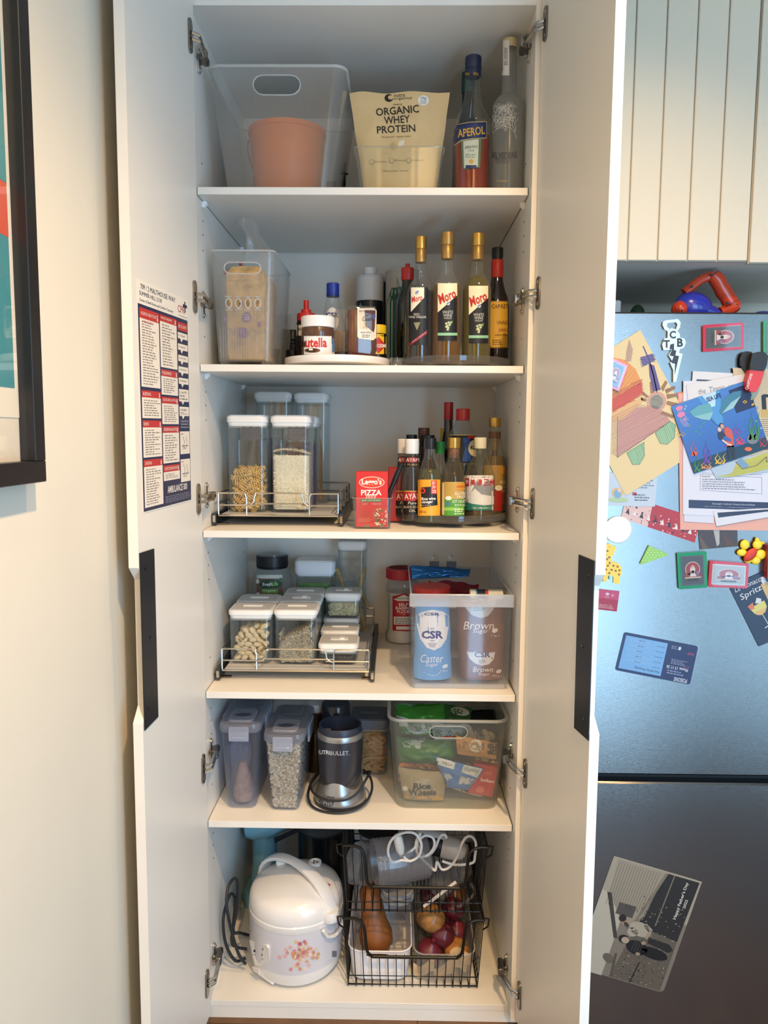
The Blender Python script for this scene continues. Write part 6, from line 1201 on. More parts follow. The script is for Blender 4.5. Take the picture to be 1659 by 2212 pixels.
onion(ox-.03, .155, zo+.115, .037, '#a8763c', 'brown onion with loose skin on top beside the white bin', 35); onion(ox+.03, .20, zo+.115, .034, '#5a1624', 'dark red onion on top at the back of the bin', -15); onion(ox+.0, .14, zo+.078, .034, '#5e1b28', 'red onion in the middle of the pile', 30); onion(ox-.002, .205, zo+.05, .036, '#9a6a30', 'brown onion hidden behind the low front pair', 0); onion(ox-.038, .20, zo+.085, .034, '#a8763c', 'brown onion behind the pile beside the white bin', 12); onion(ox+.038, .195, zo+.05, .036, '#7a2432', 'red onion low by the bin side', 8); onion(ox+.036, .24, zo+.142, .034, '#8f5a26', 'brown onion highest at the back of the pile', 10); onion(ox-.035, .235, zo+.13, .03, '#4a1420', 'small dark red onion at the back of the pile', 0)
sk = MB(); 
for i, (cx, cy) in enumerate(((915, 2092), (960, 2098), (985, 2084), (995, 2066))):
    sk.sheet(lambda u, v: at(cx+(u-.5)*46, cy+(v-.5)*26+8*math.sin(u*5+i), .088)+Vector((0, .006*noise.noise(Vector((u*4, v*4, i))), 0)), 6, 5, M('#d9b98a', .6))
    part('skin', sk, obn) if False else None
single('onion_skin', sk, 'loose papery onion skins lying in the clear bin', 'onion skin', smooth=60, kind='stuff')
# upper basket contents
zu = z_up+.0092; CC = CLR((.84, .84, .86), .17, .06, (.62, .62, .63), .7)
def cup(name, label, a, b, prof, mat, sp=None):
    """turned vessel lying along a -> b"""
    a = Vector(a); b = Vector(b); d = b-a; Q = Vector((0, 0, 1)).rotation_difference(d.normalized()).to_matrix(); L = d.length
    r = thing(name, a, label, 'cup'); mb = MB().lathe([(q, t*L) for t, q in prof], a, mat, 32, Q, capt=False, capb=True)
    part('cup_body', mb, r); return r, mb, a, Q, L
Rc1 = 52*mpp(.14); za = zu+.028+Rc1
r_, mb, a_, Q_, L_ = cup('blender_cup', 'large clear blender cup lying on its side in the upper basket', (at(922, 1900, .15).x, .16, za+.004), (at(808, 1905, .13).x, .125, za-.002), [(0, Rc1*.86), (.02, Rc1*.92), (.8, Rc1), (.81, Rc1*1.03), (.83, Rc1), (.88, Rc1), (.89, Rc1*1.03), (.91, Rc1), (.95, Rc1), (.96, Rc1*1.03), (1, Rc1)], CC)
part('cup_wall', MB().lathe([(Rc1*.83, .02*L_), (Rc1*.96, L_)], a_, CC, 32, Q_, capt=False, capb=False), r_)
Rc2 = 46*mpp(.16); xe = at(804, 1910, .15).x-.006
r2_, mb2, a2, Q2, L2 = cup('blender_cup', 'short clear blender cup lying beside the large one', (at(748, 1915, .16).x+.027, .165, zu+.012+Rc2), (xe, .14, zu+.012+Rc2+.004), [(0, Rc2), (.06, Rc2*1.02), (.1, Rc2*.98), (.3, Rc2*.95), (1, Rc2*.9)], CC)
for k, (yy, rr) in enumerate(((1958, .043), (1972, .045))):
    o_ = Vector((at(858, yy, .12).x, .115, zu+.001+.012*(1-k)*1.15)); single('blender_ring', MB().lathe([(rr*.96, 0), (rr, .002), (rr, .011), (rr*.9, .0125), (rr*.86, .011), (rr*.86, .001)], o_, M('#8c8d8f', .4), 32), ('upper', 'lower')[k]+' grey screw ring lying under the large blender cup', 'ring')
jg = MB(); R_ = []
ja, jb = at(935, 1945, .15), at(1000, 1880, .24); d_ = (jb-ja).normalized(); Qj = Vector((0, 0, 1)).rotation_difference(d_).to_matrix()
jr = thing('measuring_jug', ja, 'clear plastic measuring jug tipped over in the upper basket', 'jug')
part('jug_body', MB().lathe([(.026, .012), (.031, .016), (.035, .115), (.037, .125)], ja+Vector((0, 0, .022)), CC, 28, Qj, capt=False), jr); part('jug_handle', MB().tube(bez([ja+Qj@Vector((.036, -.01, .12)), ja+Qj@Vector((.062, -.01, .11)), ja+Qj@Vector((.058, -.01, .05)), ja+Qj@Vector((.036, -.01, .04))], 5), .004, CC, 8), jr)
single('white_paddle', MB().tube(bez([at(915, 1958, .085), at(940, 1940, .088), at(965, 1920, .092), at(985, 1905, .1)], 5), .0042, M('#d8cfc4', .4), 8), 'pale thin utensil lying diagonally in the upper basket', 'utensil')
o_ = Vector((at(800, 1840, .27).x+.022, .31, zu)); r_ = thing('blender_jar', o_, 'tall clear blender jar with dark lid at the back of the basket', 'jar'); hh = at(800, 1800, .27).z-zu
part('jar_body', MB().lathe([(.046, 0), (.05, .004), (.057, hh-.01)], o_, CC, 32), r_); part('jar_lid', MB().lathe([(.059, hh-.01), (.06, hh), (.05, hh+.004)], o_, BLACK, 32), r_)
# stick mixer with white cable
ma, mb_ = at(905, 1815, .25), at(1000, 1838, .235); d_ = (mb_-ma); Qm = Vector((0, 0, 1)).rotation_difference(d_.normalized()).to_matrix(); Lm = d_.length; sx_ = thing('stick_mixer', ma, 'white and black stick mixer lying on the blender cups', 'mixer'); rm_ = 25*mpp(.18)
part('motor_grip', MB().lathe([(rm_*.6, -.02), (rm_*.9, 0), (rm_, .03), (rm_*1.02, Lm*.52)], ma, M('#1d1e22', .4), 28, Qm), sx_); part('shell', MB().lathe([(rm_*1.03, Lm*.52), (rm_*1.06, Lm*.62), (rm_*1.0, Lm*.85), (rm_*.8, Lm), (rm_*.5, Lm+.008)], ma, M('#d8d2c8', .35), 28, Qm), sx_)
part('top_fairing', MB().lathe([(rm_*.3, -.01), (rm_*.6, .0), (rm_*.7, Lm*.3), (rm_*.72, Lm*.6)], ma+Vector((0, .004, rm_*.55)), M('#d8d2c8', .35), 20, Qm), sx_)
WC = M('#e2dcd2', .45)
def pth(pts, Y=.10, n=7, r=.0036, lab=None): part('cable', MB().tube(bez([at(x, y, Y+(dz if len(q) > 2 else 0)) for q in pts for x, y, dz in [(q+(0,))[:3]]], n), r, WC, 8), sx_)
pth([(880, 1860), (868, 1858), (848, 1862), (838, 1840), (846, 1814), (868, 1800), (895, 1800), (910, 1822), (905, 1848), (885, 1860), (872, 1850)], .09)
pth([(872, 1848), (895, 1832), (900, 1815), (908, 1800), (900, 1830), (905, 1850), (925, 1846), (938, 1828), (935, 1810), (918, 1805), (905, 1815)], .11)
pth([(905, 1800), (902, 1825), (920, 1850), (938, 1835), (950, 1808), (960, 1803), (965, 1810)], .125); pth([(908, 1852), (928, 1870), (940, 1880), (944, 1862), (955, 1878), (972, 1872), (988, 1850), (998, 1822), (1008, 1808), (1020, 1808), (1028, 1822), (1026, 1850), (1020, 1864), (985, 1868), (955, 1860)], .12)
part('plug', MB().lathe([(.006, -.012), (.009, 0), (.0125, .012), (.0125, .04), (.009, .05)], at(866, 1842, .105), WC, 16, rot(0, -12, 0)), sx_)
mb = pouch([(960, 1796), (1040, 1796), (1036, 1816), (940, 1812)], .28, .03, CLR((.9, .88, .86), .2, .06), 131, .012); single('plastic_bag', mb, 'crumpled clear plastic bag at the back of the upper basket', 'bag', smooth=60)
# ================================================================ fridge, its magnets, the cabinet above
FY = -.08; FZ = at(1450, 674, FY).z; g1, g0 = at(1450, 1675, FY).z, at(1450, 1691, FY).z; FX0, FX1 = .462, 1.20
def steel():
    m = bpy.data.materials.new('brushed_steel'); m.use_nodes = True; nt = m.node_tree; b = nt.nodes['Principled BSDF']
    b.inputs['Base Color'].default_value = (.23, .215, .20, 1); b.inputs['Metallic'].default_value = 1; b.inputs['Roughness'].default_value = .2
    tc = nt.nodes.new('ShaderNodeTexCoord'); mp = nt.nodes.new('ShaderNodeMapping'); mp.inputs['Scale'].default_value = (40, 40, 900); n = nt.nodes.new('ShaderNodeTexNoise'); n.inputs['Scale'].default_value = 3; n.inputs['Detail'].default_value = 6
    bp = nt.nodes.new('ShaderNodeBump'); bp.inputs['Strength'].default_value = .12; bp.inputs['Distance'].default_value = .001
    nt.links.new(tc.outputs['Object'], mp.inputs[0]); nt.links.new(mp.outputs[0], n.inputs['Vector']); nt.links.new(n.outputs['Fac'], bp.inputs['Height']); nt.links.new(bp.outputs[0], b.inputs['Normal']); return m
STEEL = steel()
fr = thing('fridge', ((FX0+FX1)/2, .25, 0), 'brushed steel fridge covered with magnets and papers', 'fridge')
part('body', MB().box(FX0+.004, FX1-.004, FY+.062, .60, .02, FZ-.006, M('#4a4b4e', .5), .003), fr)
part('upper_door', MB().box(FX0, FX1, FY, FY+.058, g1, FZ, STEEL, .004), fr); part('lower_door', MB().box(FX0, FX1, FY, FY+.058, .06, g0, STEEL, .004), fr)
part('gap_seal', MB().box(FX0+.004, FX1-.004, FY+.03, FY+.064, g0-.004, g1+.004, M('#08080a', .6)), fr, smooth=0); part('plinth', MB().box(FX0+.01, FX1-.01, FY+.04, FY+.06, .0, .06, BLACK), fr, smooth=0)
# overhead cabinet with tongue and groove doors
oc = thing('overhead_cabinet', (.85, .2, 1.9), 'cream overhead cabinet with grooved doors above the fridge', 'cabinet'); CRM = M('#c6bda9', .4, bump=.03, bscale=700); zo = at(1450, 563, -.06).z; xg = at(1621, 500, -.06).x
part('carcass', MB().box(.418, 1.3, -.038, .56, zo+.012, CEIL-.2, M('#e6dfd2', .5), .001), oc)
for k, (x0, x1) in enumerate(((xg-.402, xg-.0015), (xg+.0015, xg+.402))):
    dz = 0 if k == 0 else -.004; d_ = part('door', MB().box(x0, x1, -.052, -.0395, zo+dz, CEIL-.21, CRM, .0008), oc)
    for i in range(6): w_ = (x1-x0)/6; part('board', MB().box(x0+i*w_+.0012, x0+(i+1)*w_-.0012, -.058, -.0522, zo+dz+.0005, CEIL-.2105, CRM, .0016), d_)
FPL = (Vector((0, FY, 0)), Vector((0, -1, 0))); CARD_DIM = .62   # dims all card colours to offset the strong window light
_lift = [0]
def card(name, label, cat, corners, W, H, base, draw, th=.0008, lift=0., poly=None, parts=None):
    c = Card(corners, W, H, FPL, lift=.0004+lift); c.tone = CARD_DIM; base = base.copy(); bc = base.node_tree.nodes['Principled BSDF'].inputs['Base Color']; bc.default_value = (*[x*CARD_DIM for x in bc.default_value[:3]], 1); c.sheet(base, th, poly)
    o = c.map(W/2, H, 0); r = thing(name, o, label, cat)
    draw(c); c.done(r, 'sheet'); return r, c
RC = lambda W, H, r, n=4: [(x+W/2, y+H/2) for x, y in rrect(W, H, r, n)]
def hatch(c, pts, col_, n, ang, w_=.6, lv=3, seed=0):
    """crayon strokes clipped to a polygon"""
    random.seed(seed); ca, sa = math.cos(ang), math.sin(ang); P = [(x*ca+y*sa, -x*sa+y*ca) for x, y in pts]; y0, y1 = min(p[1] for p in P), max(p[1] for p in P)
    for i in range(n):
        y = y0+(y1-y0)*(i+.5)/n; xs = []
        for (xa, ya), (xb, yb) in zip(P, P[1:]+P[:1]):
            if (ya-y)*(yb-y) < 0: xs.append(xa+(xb-xa)*(y-ya)/(yb-ya))
        xs.sort()
        for a, b in zip(xs[::2], xs[1::2]):
            q = [(a, y), ((a+b)/2, y+random.uniform(-.5, .5)), (b, y+random.uniform(-.6, .6))]; c.line([(x*ca-yy*sa, x*sa+yy*ca) for x, yy in q], w_*random.uniform(.6, 1.2), col_, lv)
# child's drawing; units follow the photo through the sheet's own corners
dc = [(1215, 817), (1382, 713), (1518, 967), (1351, 1071)]
def inv(corners, W, H):
    a, b, d = Vector(corners[0]), Vector(corners[1]), Vector(corners[3]); U = b-a; V = d-a; det = U.x*V.y-U.y*V.x
    return lambda x, y: (((x-a.x)*V.y-(y-a.y)*V.x)/det*W, (U.x*(y-a.y)-U.y*(x-a.x))/det*H)
I = inv(dc, 197, 288)
def T(pts): return [I(x, y) for x, y in pts]
ang0 = math.atan2(I(100, 0)[1]-I(0, 0)[1], I(100, 0)[0]-I(0, 0)[0])
def drawing(c):
    c.poly(T([(1322, 772), (1350, 778), (1372, 798), (1386, 828), (1384, 850), (1350, 880), (1321, 885)]), '#eba24a', 1); c.poly(T([(1322, 862), (1384, 825), (1387, 850), (1340, 880), (1322, 890)]), '#dd5a3c', 2); c.poly(T([(1322, 890), (1384, 858), (1390, 866), (1345, 905), (1321, 912)]), '#e8b878', 2)
    hatch(c, T([(1322, 850), (1386, 818), (1390, 852), (1322, 892)]), '#c8402c', 16, ang0-.4, 1.0, 3, 1)
    hatch(c, T([(1322, 775), (1350, 778), (1372, 798), (1384, 828), (1322, 860)]), '#e07a2c', 12, ang0-.9, 1, 2, 2)
    c.poly(T([(1333, 985), (1335, 903), (1370, 880), (1425, 880), (1446, 908), (1418, 930)]), '#d8a490', 1); hatch(c, T([(1320, 980), (1320, 900), (1375, 872), (1420, 878), (1446, 908), (1418, 930), (1333, 988)]), '#b06a6a', 22, ang0-.45, .9, 3, 3)
    c.line(T([(1333, 900), (1332, 988), (1446, 910)]), .8, '#55484a', 4)
    for q in ([(1414, 935), (1446, 910), (1458, 918), (1456, 945), (1440, 960), (1425, 958)], [(1353, 978), (1390, 955), (1391, 985), (1380, 1003), (1365, 1003)]):
        c.poly(T(q), '#a9c79a', 1); hatch(c, T(q), '#4fa070', 12, ang0+1.2, 1, 2, 5); c.line(T(q+q[:1]), .7, '#667a60', 3)
    c.poly(T([(1382, 772), (1408, 764), (1414, 778), (1388, 792)]), '#7a6aa0', 2); c.line(T([(1388, 748), (1400, 775), (1410, 810), (1418, 848)]), 2.2, '#54407e', 3); c.poly(T([(1400, 785), (1412, 790), (1426, 842), (1410, 846), (1402, 812)]), '#64508c', 3)
    hatch(c, T([(1380, 774), (1412, 764), (1416, 780), (1384, 794)]), '#4e3a7a', 8, ang0, 1, 4, 6)
    for q in ([(1402, 826), (1410, 824), (1412, 848), (1404, 850)], [(1426, 838), (1436, 822), (1441, 826), (1431, 846)], [(1438, 852), (1462, 850), (1462, 856), (1440, 862)], [(1435, 842), (1456, 834), (1458, 840), (1438, 850)], [(1440, 866), (1466, 872), (1464, 880), (1438, 874)], [(1384, 858), (1396, 862), (1394, 868), (1383, 864)], [(1430, 888), (1456, 898), (1452, 904), (1426, 894)], [(1388, 846), (1400, 856), (1396, 860), (1386, 852)]): c.poly(T(q), '#a87a4c', 2); hatch(c, T(q), '#7a5232', 4, ang0-.5, .8, 3, 7)
    x, y = I(1417, 868); c.ell(x, y, 22, 21, '#dba08a', 2); c.ell(x, y, 16, 16, '#b9b09a', 3)
    hatch(c, [(x+15*math.cos(k*.5), y+15*math.sin(k*.5)) for k in range(12)], '#6f6758', 12, .9, .9, 4, 11); hatch(c, [(x+14*math.cos(k*.5), y+14*math.sin(k*.5)) for k in range(12)], '#837a68', 8, .2, .8, 5, 12)
    c.poly(T([(1358, 733), (1366, 755), (1362, 780), (1350, 782), (1352, 760)]), '#cfa890', 2); hatch(c, T([(1358, 733), (1366, 755), (1362, 780), (1350, 782), (1352, 760)]), '#8a8478', 7, ang0+1.2, .8, 3, 9)
card('child_drawing', 'crayon drawing on cream paper with orange and green shapes', 'drawing', dc, 197, 288, M('#eed9a8', .7), drawing, .0006, .0024)
# sheets underneath
def info(c):
    c.lines(58, 10, 96, 30, 4, '#7a8a98', 2); c.lines(56, 40, 90, 56, 3, '#667', 2); c.ell(20, 40, 12, 10, '#e0b878', 2); c.ell(20, 42, 7, 9, '#7ab0d8', 3); c.ell(22, 54, 22, 5, '#b8cfa0', 2); c.ell(24, 34, 5, 5, '#e8c8b0', 4); c.rect(51, 38, 60, 44, '#b83a44', 2)
card('info_sheet', 'pale blue health information sheet under the crayon drawing', 'paper', [(1313, 1020), (1419, 1026), (1414, 1094), (1312, 1092)], 100, 66, M('#c9d8e8', .5), info, .0004, .0018)
def xmas(c):
    c.rect(0, 0, 54, 50, '#e8c2bc', 1); c.rect(54, 0, 150, 50, '#b8282e', 1); random.seed(4)
    for i in range(70): c.ell(random.uniform(2, 148), random.uniform(16, 48), random.uniform(.8, 2.4), random.uniform(.8, 2), random.choice(['#f0e8e4', '#f0e8e4', '#2c2a2e', '#d86a6c']), 2+i % 2, n=7)
    for i in range(10): x = 6+i*14; c.poly([(x, 36), (x+4, 24), (x+8, 36)], '#efe6e2' if i % 2 else '#3a2a2c', 4)
card('christmas_card', 'red and white christmas tree patterned card below the drawing', 'card', [(1352, 1070), (1512, 1121), (1500, 1172), (1341, 1119)], 150, 50, M('#d8d0cc', .5), xmas, .0006, .0008)
def santa_art(c, W, H, bg='#3a4048'):
    c.rect(2, 2, W-2, H-2, bg, 1); c.ell(W*.5, H*.46, W*.33, H*.26, '#e2d2c0', 2); c.ell(W*.5, H*.46, W*.30, H*.235, '#a8222a', 3); c.rect(W*.16, H*.58, W*.84, H*.74, '#a8222a', 3); c.rect(W*.14, H*.72, W*.86, H*.76, '#d8c8b0', 4)
    c.ell(W*.5, H*.47, W*.11, H*.13, '#e8e0dc', 4); c.ell(W*.5, H*.38, W*.07, H*.06, '#d8b8a4', 5); c.poly([(W*.36, H*.7), (W*.45, H*.5), (W*.55, H*.5), (W*.66, H*.7)], '#e6dedb', 4); c.rect(W*.26, H*.78, W*.74, H*.86, '#26242a', 2); c.ell(W*.7, H*.6, W*.06, H*.08, '#8a6aa0', 5)
def framed(name, label, cs, W, H, frame, bg, rot90=False, lift=0.):
    b = .08*min(W, H)+2; c = Card(cs, W, H, FPL, lift=.0006+lift); c.mb.prism(RC(W, H, 3), lambda u, v, h: c.map(u, v, h), 0, .006, M(frame, .2, coat=.5)); o = c.map(W/2, H, 0); r = thing(name, o, label, 'magnet'); part('frame', c.mb, r, smooth=30)
    inner = [c.b(b/W, b/H), c.b(1-b/W, b/H), c.b(1-b/W, 1-b/H), c.b(b/W, 1-b/H)]
    if rot90: inner = inner[1:]+inner[:1]; W, H = H, W
    d = Card(inner, W-2*b, H-2*b, FPL, lift=.0068+lift); d.tone = CARD_DIM; d.sheet(M(bg, .4), .0004); santa_art(d, W-2*b, H-2*b, bg); part('photo', d.mb, r, smooth=0)
    gl = MB(); e = Card(cs, 100, 100, FPL, lift=.0095+lift); gl.prism([(9, 9), (91, 9), (91, 91), (9, 91)], lambda u, v, h: e.map(u, v, h), 0, .001, CLR((1, 1, 1), .02, .05)); part('clear_cover', gl, r, smooth=0)
framed('photo_magnet', 'red framed photo magnet near the fridge top', [(1516, 703), (1604, 697), (1604, 755), (1516, 761)], 88, 58, '#a8203a', '#3a4844', True)
framed('photo_magnet', 'green framed photo magnet near the black clip', [(1646, 694), (1704, 690), (1704, 776), (1646, 780)], 58, 84, '#1a7a44', '#55504a')
framed('photo_magnet', 'green framed photo magnet with red armchair picture', [(1460, 1194), (1524, 1190), (1526, 1268), (1464, 1272)], 64, 78, '#147a50', '#454a55')
framed('photo_magnet', 'red framed photo magnet beside the green framed one', [(1531, 1210), (1615, 1216), (1612, 1270), (1527, 1267)], 86, 56, '#a8202c', '#a8b0b0')
framed('photo_magnet', 'small blue photo magnet with pink edge on the drawing', [(1318, 773), (1354, 790), (1334, 846), (1298, 829)], 40, 58, '#c86a86', '#5a82a8', False, .0034)
# bottle opener with letters and lightning bolt
op = thing('bottle_opener', at(1455, 826, FY), 'silver magnet bottle opener with black letters and lightning bolt', 'bottle opener'); SV = M('#c3ccc2', .3, .7)
pf = lambda u, v, h: at(u, v, FY)+Vector((0, -h, 0))
body = [(1436, 693), (1462, 690), (1468, 697), (1466, 709), (1461, 716), (1466, 722), (1466, 730), (1476, 732), (1479, 741), (1475, 752), (1466, 755), (1464, 763), (1472, 765), (1458, 825), (1452, 826), (1452, 800), (1445, 784), (1450, 781), (1442, 768), (1449, 756), (1431, 757), (1428, 745), (1433, 732), (1440, 731), (1440, 716), (1433, 712), (1429, 703), (1430, 696)]
hole = [(1439, 699), (1458, 697), (1461, 702), (1458, 712), (1448, 710), (1444, 712), (1438, 706)]
mb = MB(); loops = [[Vector((x, y, 0)) for x, y in body], [Vector((x, y, 0)) for x, y in hole]]; tri = tessellate_polygon(loops); al = body+hole; n = len(al)
mb.add([pf(x, y, .0005) for x, y in al]+[pf(x, y, .007) for x, y in al], [tuple(t) for t in tri]+[tuple(i+n for i in t) for t in tri]+[(i, (i+1) % len(body), n+(i+1) % len(body), n+i) for i in range(len(body))]+[(len(body)+i, len(body)+(i+1) % len(hole), n+len(body)+(i+1) % len(hole), n+len(body)+i) for i in range(len(hole))], SV); part('opener_body', mb, op, smooth=0)
p = Print(plane=(Vector((0, FY-.007, 0)), Vector((0, -1, 0))), curved=False); p.text('C', 1453, 723, 14, 17, '#23262a', 1, bold=.04); p.text('T', 1440, 743, 14, 17, '#23262a', 1, bold=.04); p.text('B', 1469, 740, 13, 19, '#23262a', 1, bold=.04); p.poly([(1448, 744), (1456, 742), (1456, 756), (1461, 757), (1459, 768), (1467, 769), (1457, 812), (1458, 786), (1450, 784), (1455, 770), (1446, 768), (1452, 755), (1446, 754)], '#23262a', 1); p.done(op, 'lettering')
# stack of school papers under the clip
def pink(c): pass
card('folder', 'pink folder behind the stack of school papers', 'folder', [(1464, 850), (1700, 838), (1700, 1146), (1468, 1144)], 100, 100, M('#efb3a2', .6), pink, .0015, .0016)
def orang(c): pass
card('orange_slip', 'narrow orange paper slip beside the pink folder', 'paper', [(1462, 848), (1474, 846), (1476, 880), (1464, 884)], 10, 30, M('#e8865a', .6), orang, .0004, .0012)
def ws1(c): c.rect(10, 16, 66, 90, NAVY, 1); 
card('school_notice', 'white notice with navy header behind the school papers', 'paper', [(1495, 802), (1610, 808), (1606, 870), (1490, 866)], 110, 60, M('#e6e6ea', .6), lambda c: c.rect(9, 16, 80, 60, '#2c3450', 1), .0004, .0034)
def hw(c):
    c.rect(12, 262, 190, 280, '#2c3358', 1); c.text("St Joseph's Catholic Primary School Enfield", 105, 269, 88, 4.5, '#e0e2ec', 2); c.text('(02) 8744 2971  |  info@sjenfield.catholic.edu.au', 105, 275.5, 120, 2.6, '#b8bccc', 2)
    c.line([(36, 205), (164, 208), (164, 244), (36, 240), (36, 205)], .6, '#555a70', 1); c.text('Homework', 48, 209, 18, 4, '#3a3c48', 2); c.lines(40, 213, 160, 238, 5, '#8a8d9c', 2); c.line([(40, 202), (164, 202)], .6, '#555a70', 1)
card('homework_sheet', 'white homework sheet with navy school footer', 'paper', [(1474, 823), (1672, 826), (1676, 1118), (1473, 1111)], 195, 295, M('#e3e5f2', .6), hw, .0005, .0046)
card('school_notice', 'white sheet with navy block poking out below the homework sheet', 'paper', [(1476, 1105), (1540, 1108), (1540, 1130), (1476, 1126)], 60, 22, M('#dfe2ee', .6), lambda c: None, .0004, .004)
card('school_notice', 'tilted white sheet with navy block over the pink folder', 'paper', [(1538, 1103), (1680, 1096), (1682, 1112), (1545, 1136)], 140, 30, M('#e3e5ee', .6), lambda c: c.poly([(8, 4), (130, 4), (130, 10), (8, 14)], '#2c3450', 1), .0004, .0056)
card('writing_page', 'white page with handwritten words above the aquarium photo', 'paper', [(1480, 832), (1606, 808), (1612, 870), (1486, 892)], 128, 62, M('#e8e6e8', .7), lambda c: (c.text('the  Titanic  was', 66, 20, 84, 12, '#77787c', 1), None), .0004, .0062)
def yel(c):
    c.poly([(0, 40), (40, 36), (60, 6), (150, 0), (160, 24), (120, 40), (40, 46)], '#d8cf5a', 1); hatch(c, [(0, 40), (40, 36), (60, 6), (150, 0), (160, 24), (120, 40), (40, 46)], '#a8b04a', 14, -.12, 1.2, 2, 3); c.poly([(58, 4), (74, 0), (84, 22), (70, 30)], '#7ca0c0', 3); c.line([(58, 4), (66, 28), (100, 26), (128, 10), (124, 22), (150, 12), (146, 26)], 1.2, '#6b4a3a', 4)
card('boat_drawing', 'crayon drawing of a yellow boat peeking out below the photo', 'drawing', [(1530, 1008), (1680, 970), (1690, 1014), (1545, 1034)], 160, 46, M('#b9cde0', .7), yel, .0004, .0066)
def bk(c):
    c.rect(10, 20, 40, 60, '#d8b83a', 1)
    for i in range(5): c.rect(4+i*11, 20, 9+i*11, 62, '#1d1a16', 2)
    c.rect(0, 58, 60, 66, '#1d1a16', 2); c.rect(0, 70, 60, 88, '#cfae62', 1)
    for i in range(14): c.line([(0, 92+i*3), (60, 91+i*3)], .7, '#6a5a48', 2)
    c.rect(0, 140, 60, 160, '#c8402c', 1)
card('castle_drawing', 'black and yellow marker drawing behind the clip', 'drawing', [(1580, 795), (1700, 800), (1700, 980), (1600, 985)], 70, 170, M('#d8c8a8', .7), lambda c: (c.rect(36, 50, 70, 56, '#1d1a16', 1), [c.rect(34+i*9, 52, 40+i*9, 80, '#d8b83a' if i % 2 else '#1d1a16', 2) for i in range(4)], c.rect(32, 80, 70, 96, '#cfae62', 1), [c.line([(32, 100+i*4), (70, 99+i*4)], .8, '#6a5a48', 2) for i in range(9)], c.rect(30, 142, 70, 160, '#c8402c', 1)), .0004, .0056)
SL = [(1447, 878), (1609, 822), (1658, 967), (1496, 1023)]
J = inv(SL, 172, 153); S_ = lambda pts: [J(x, y) for x, y in pts]
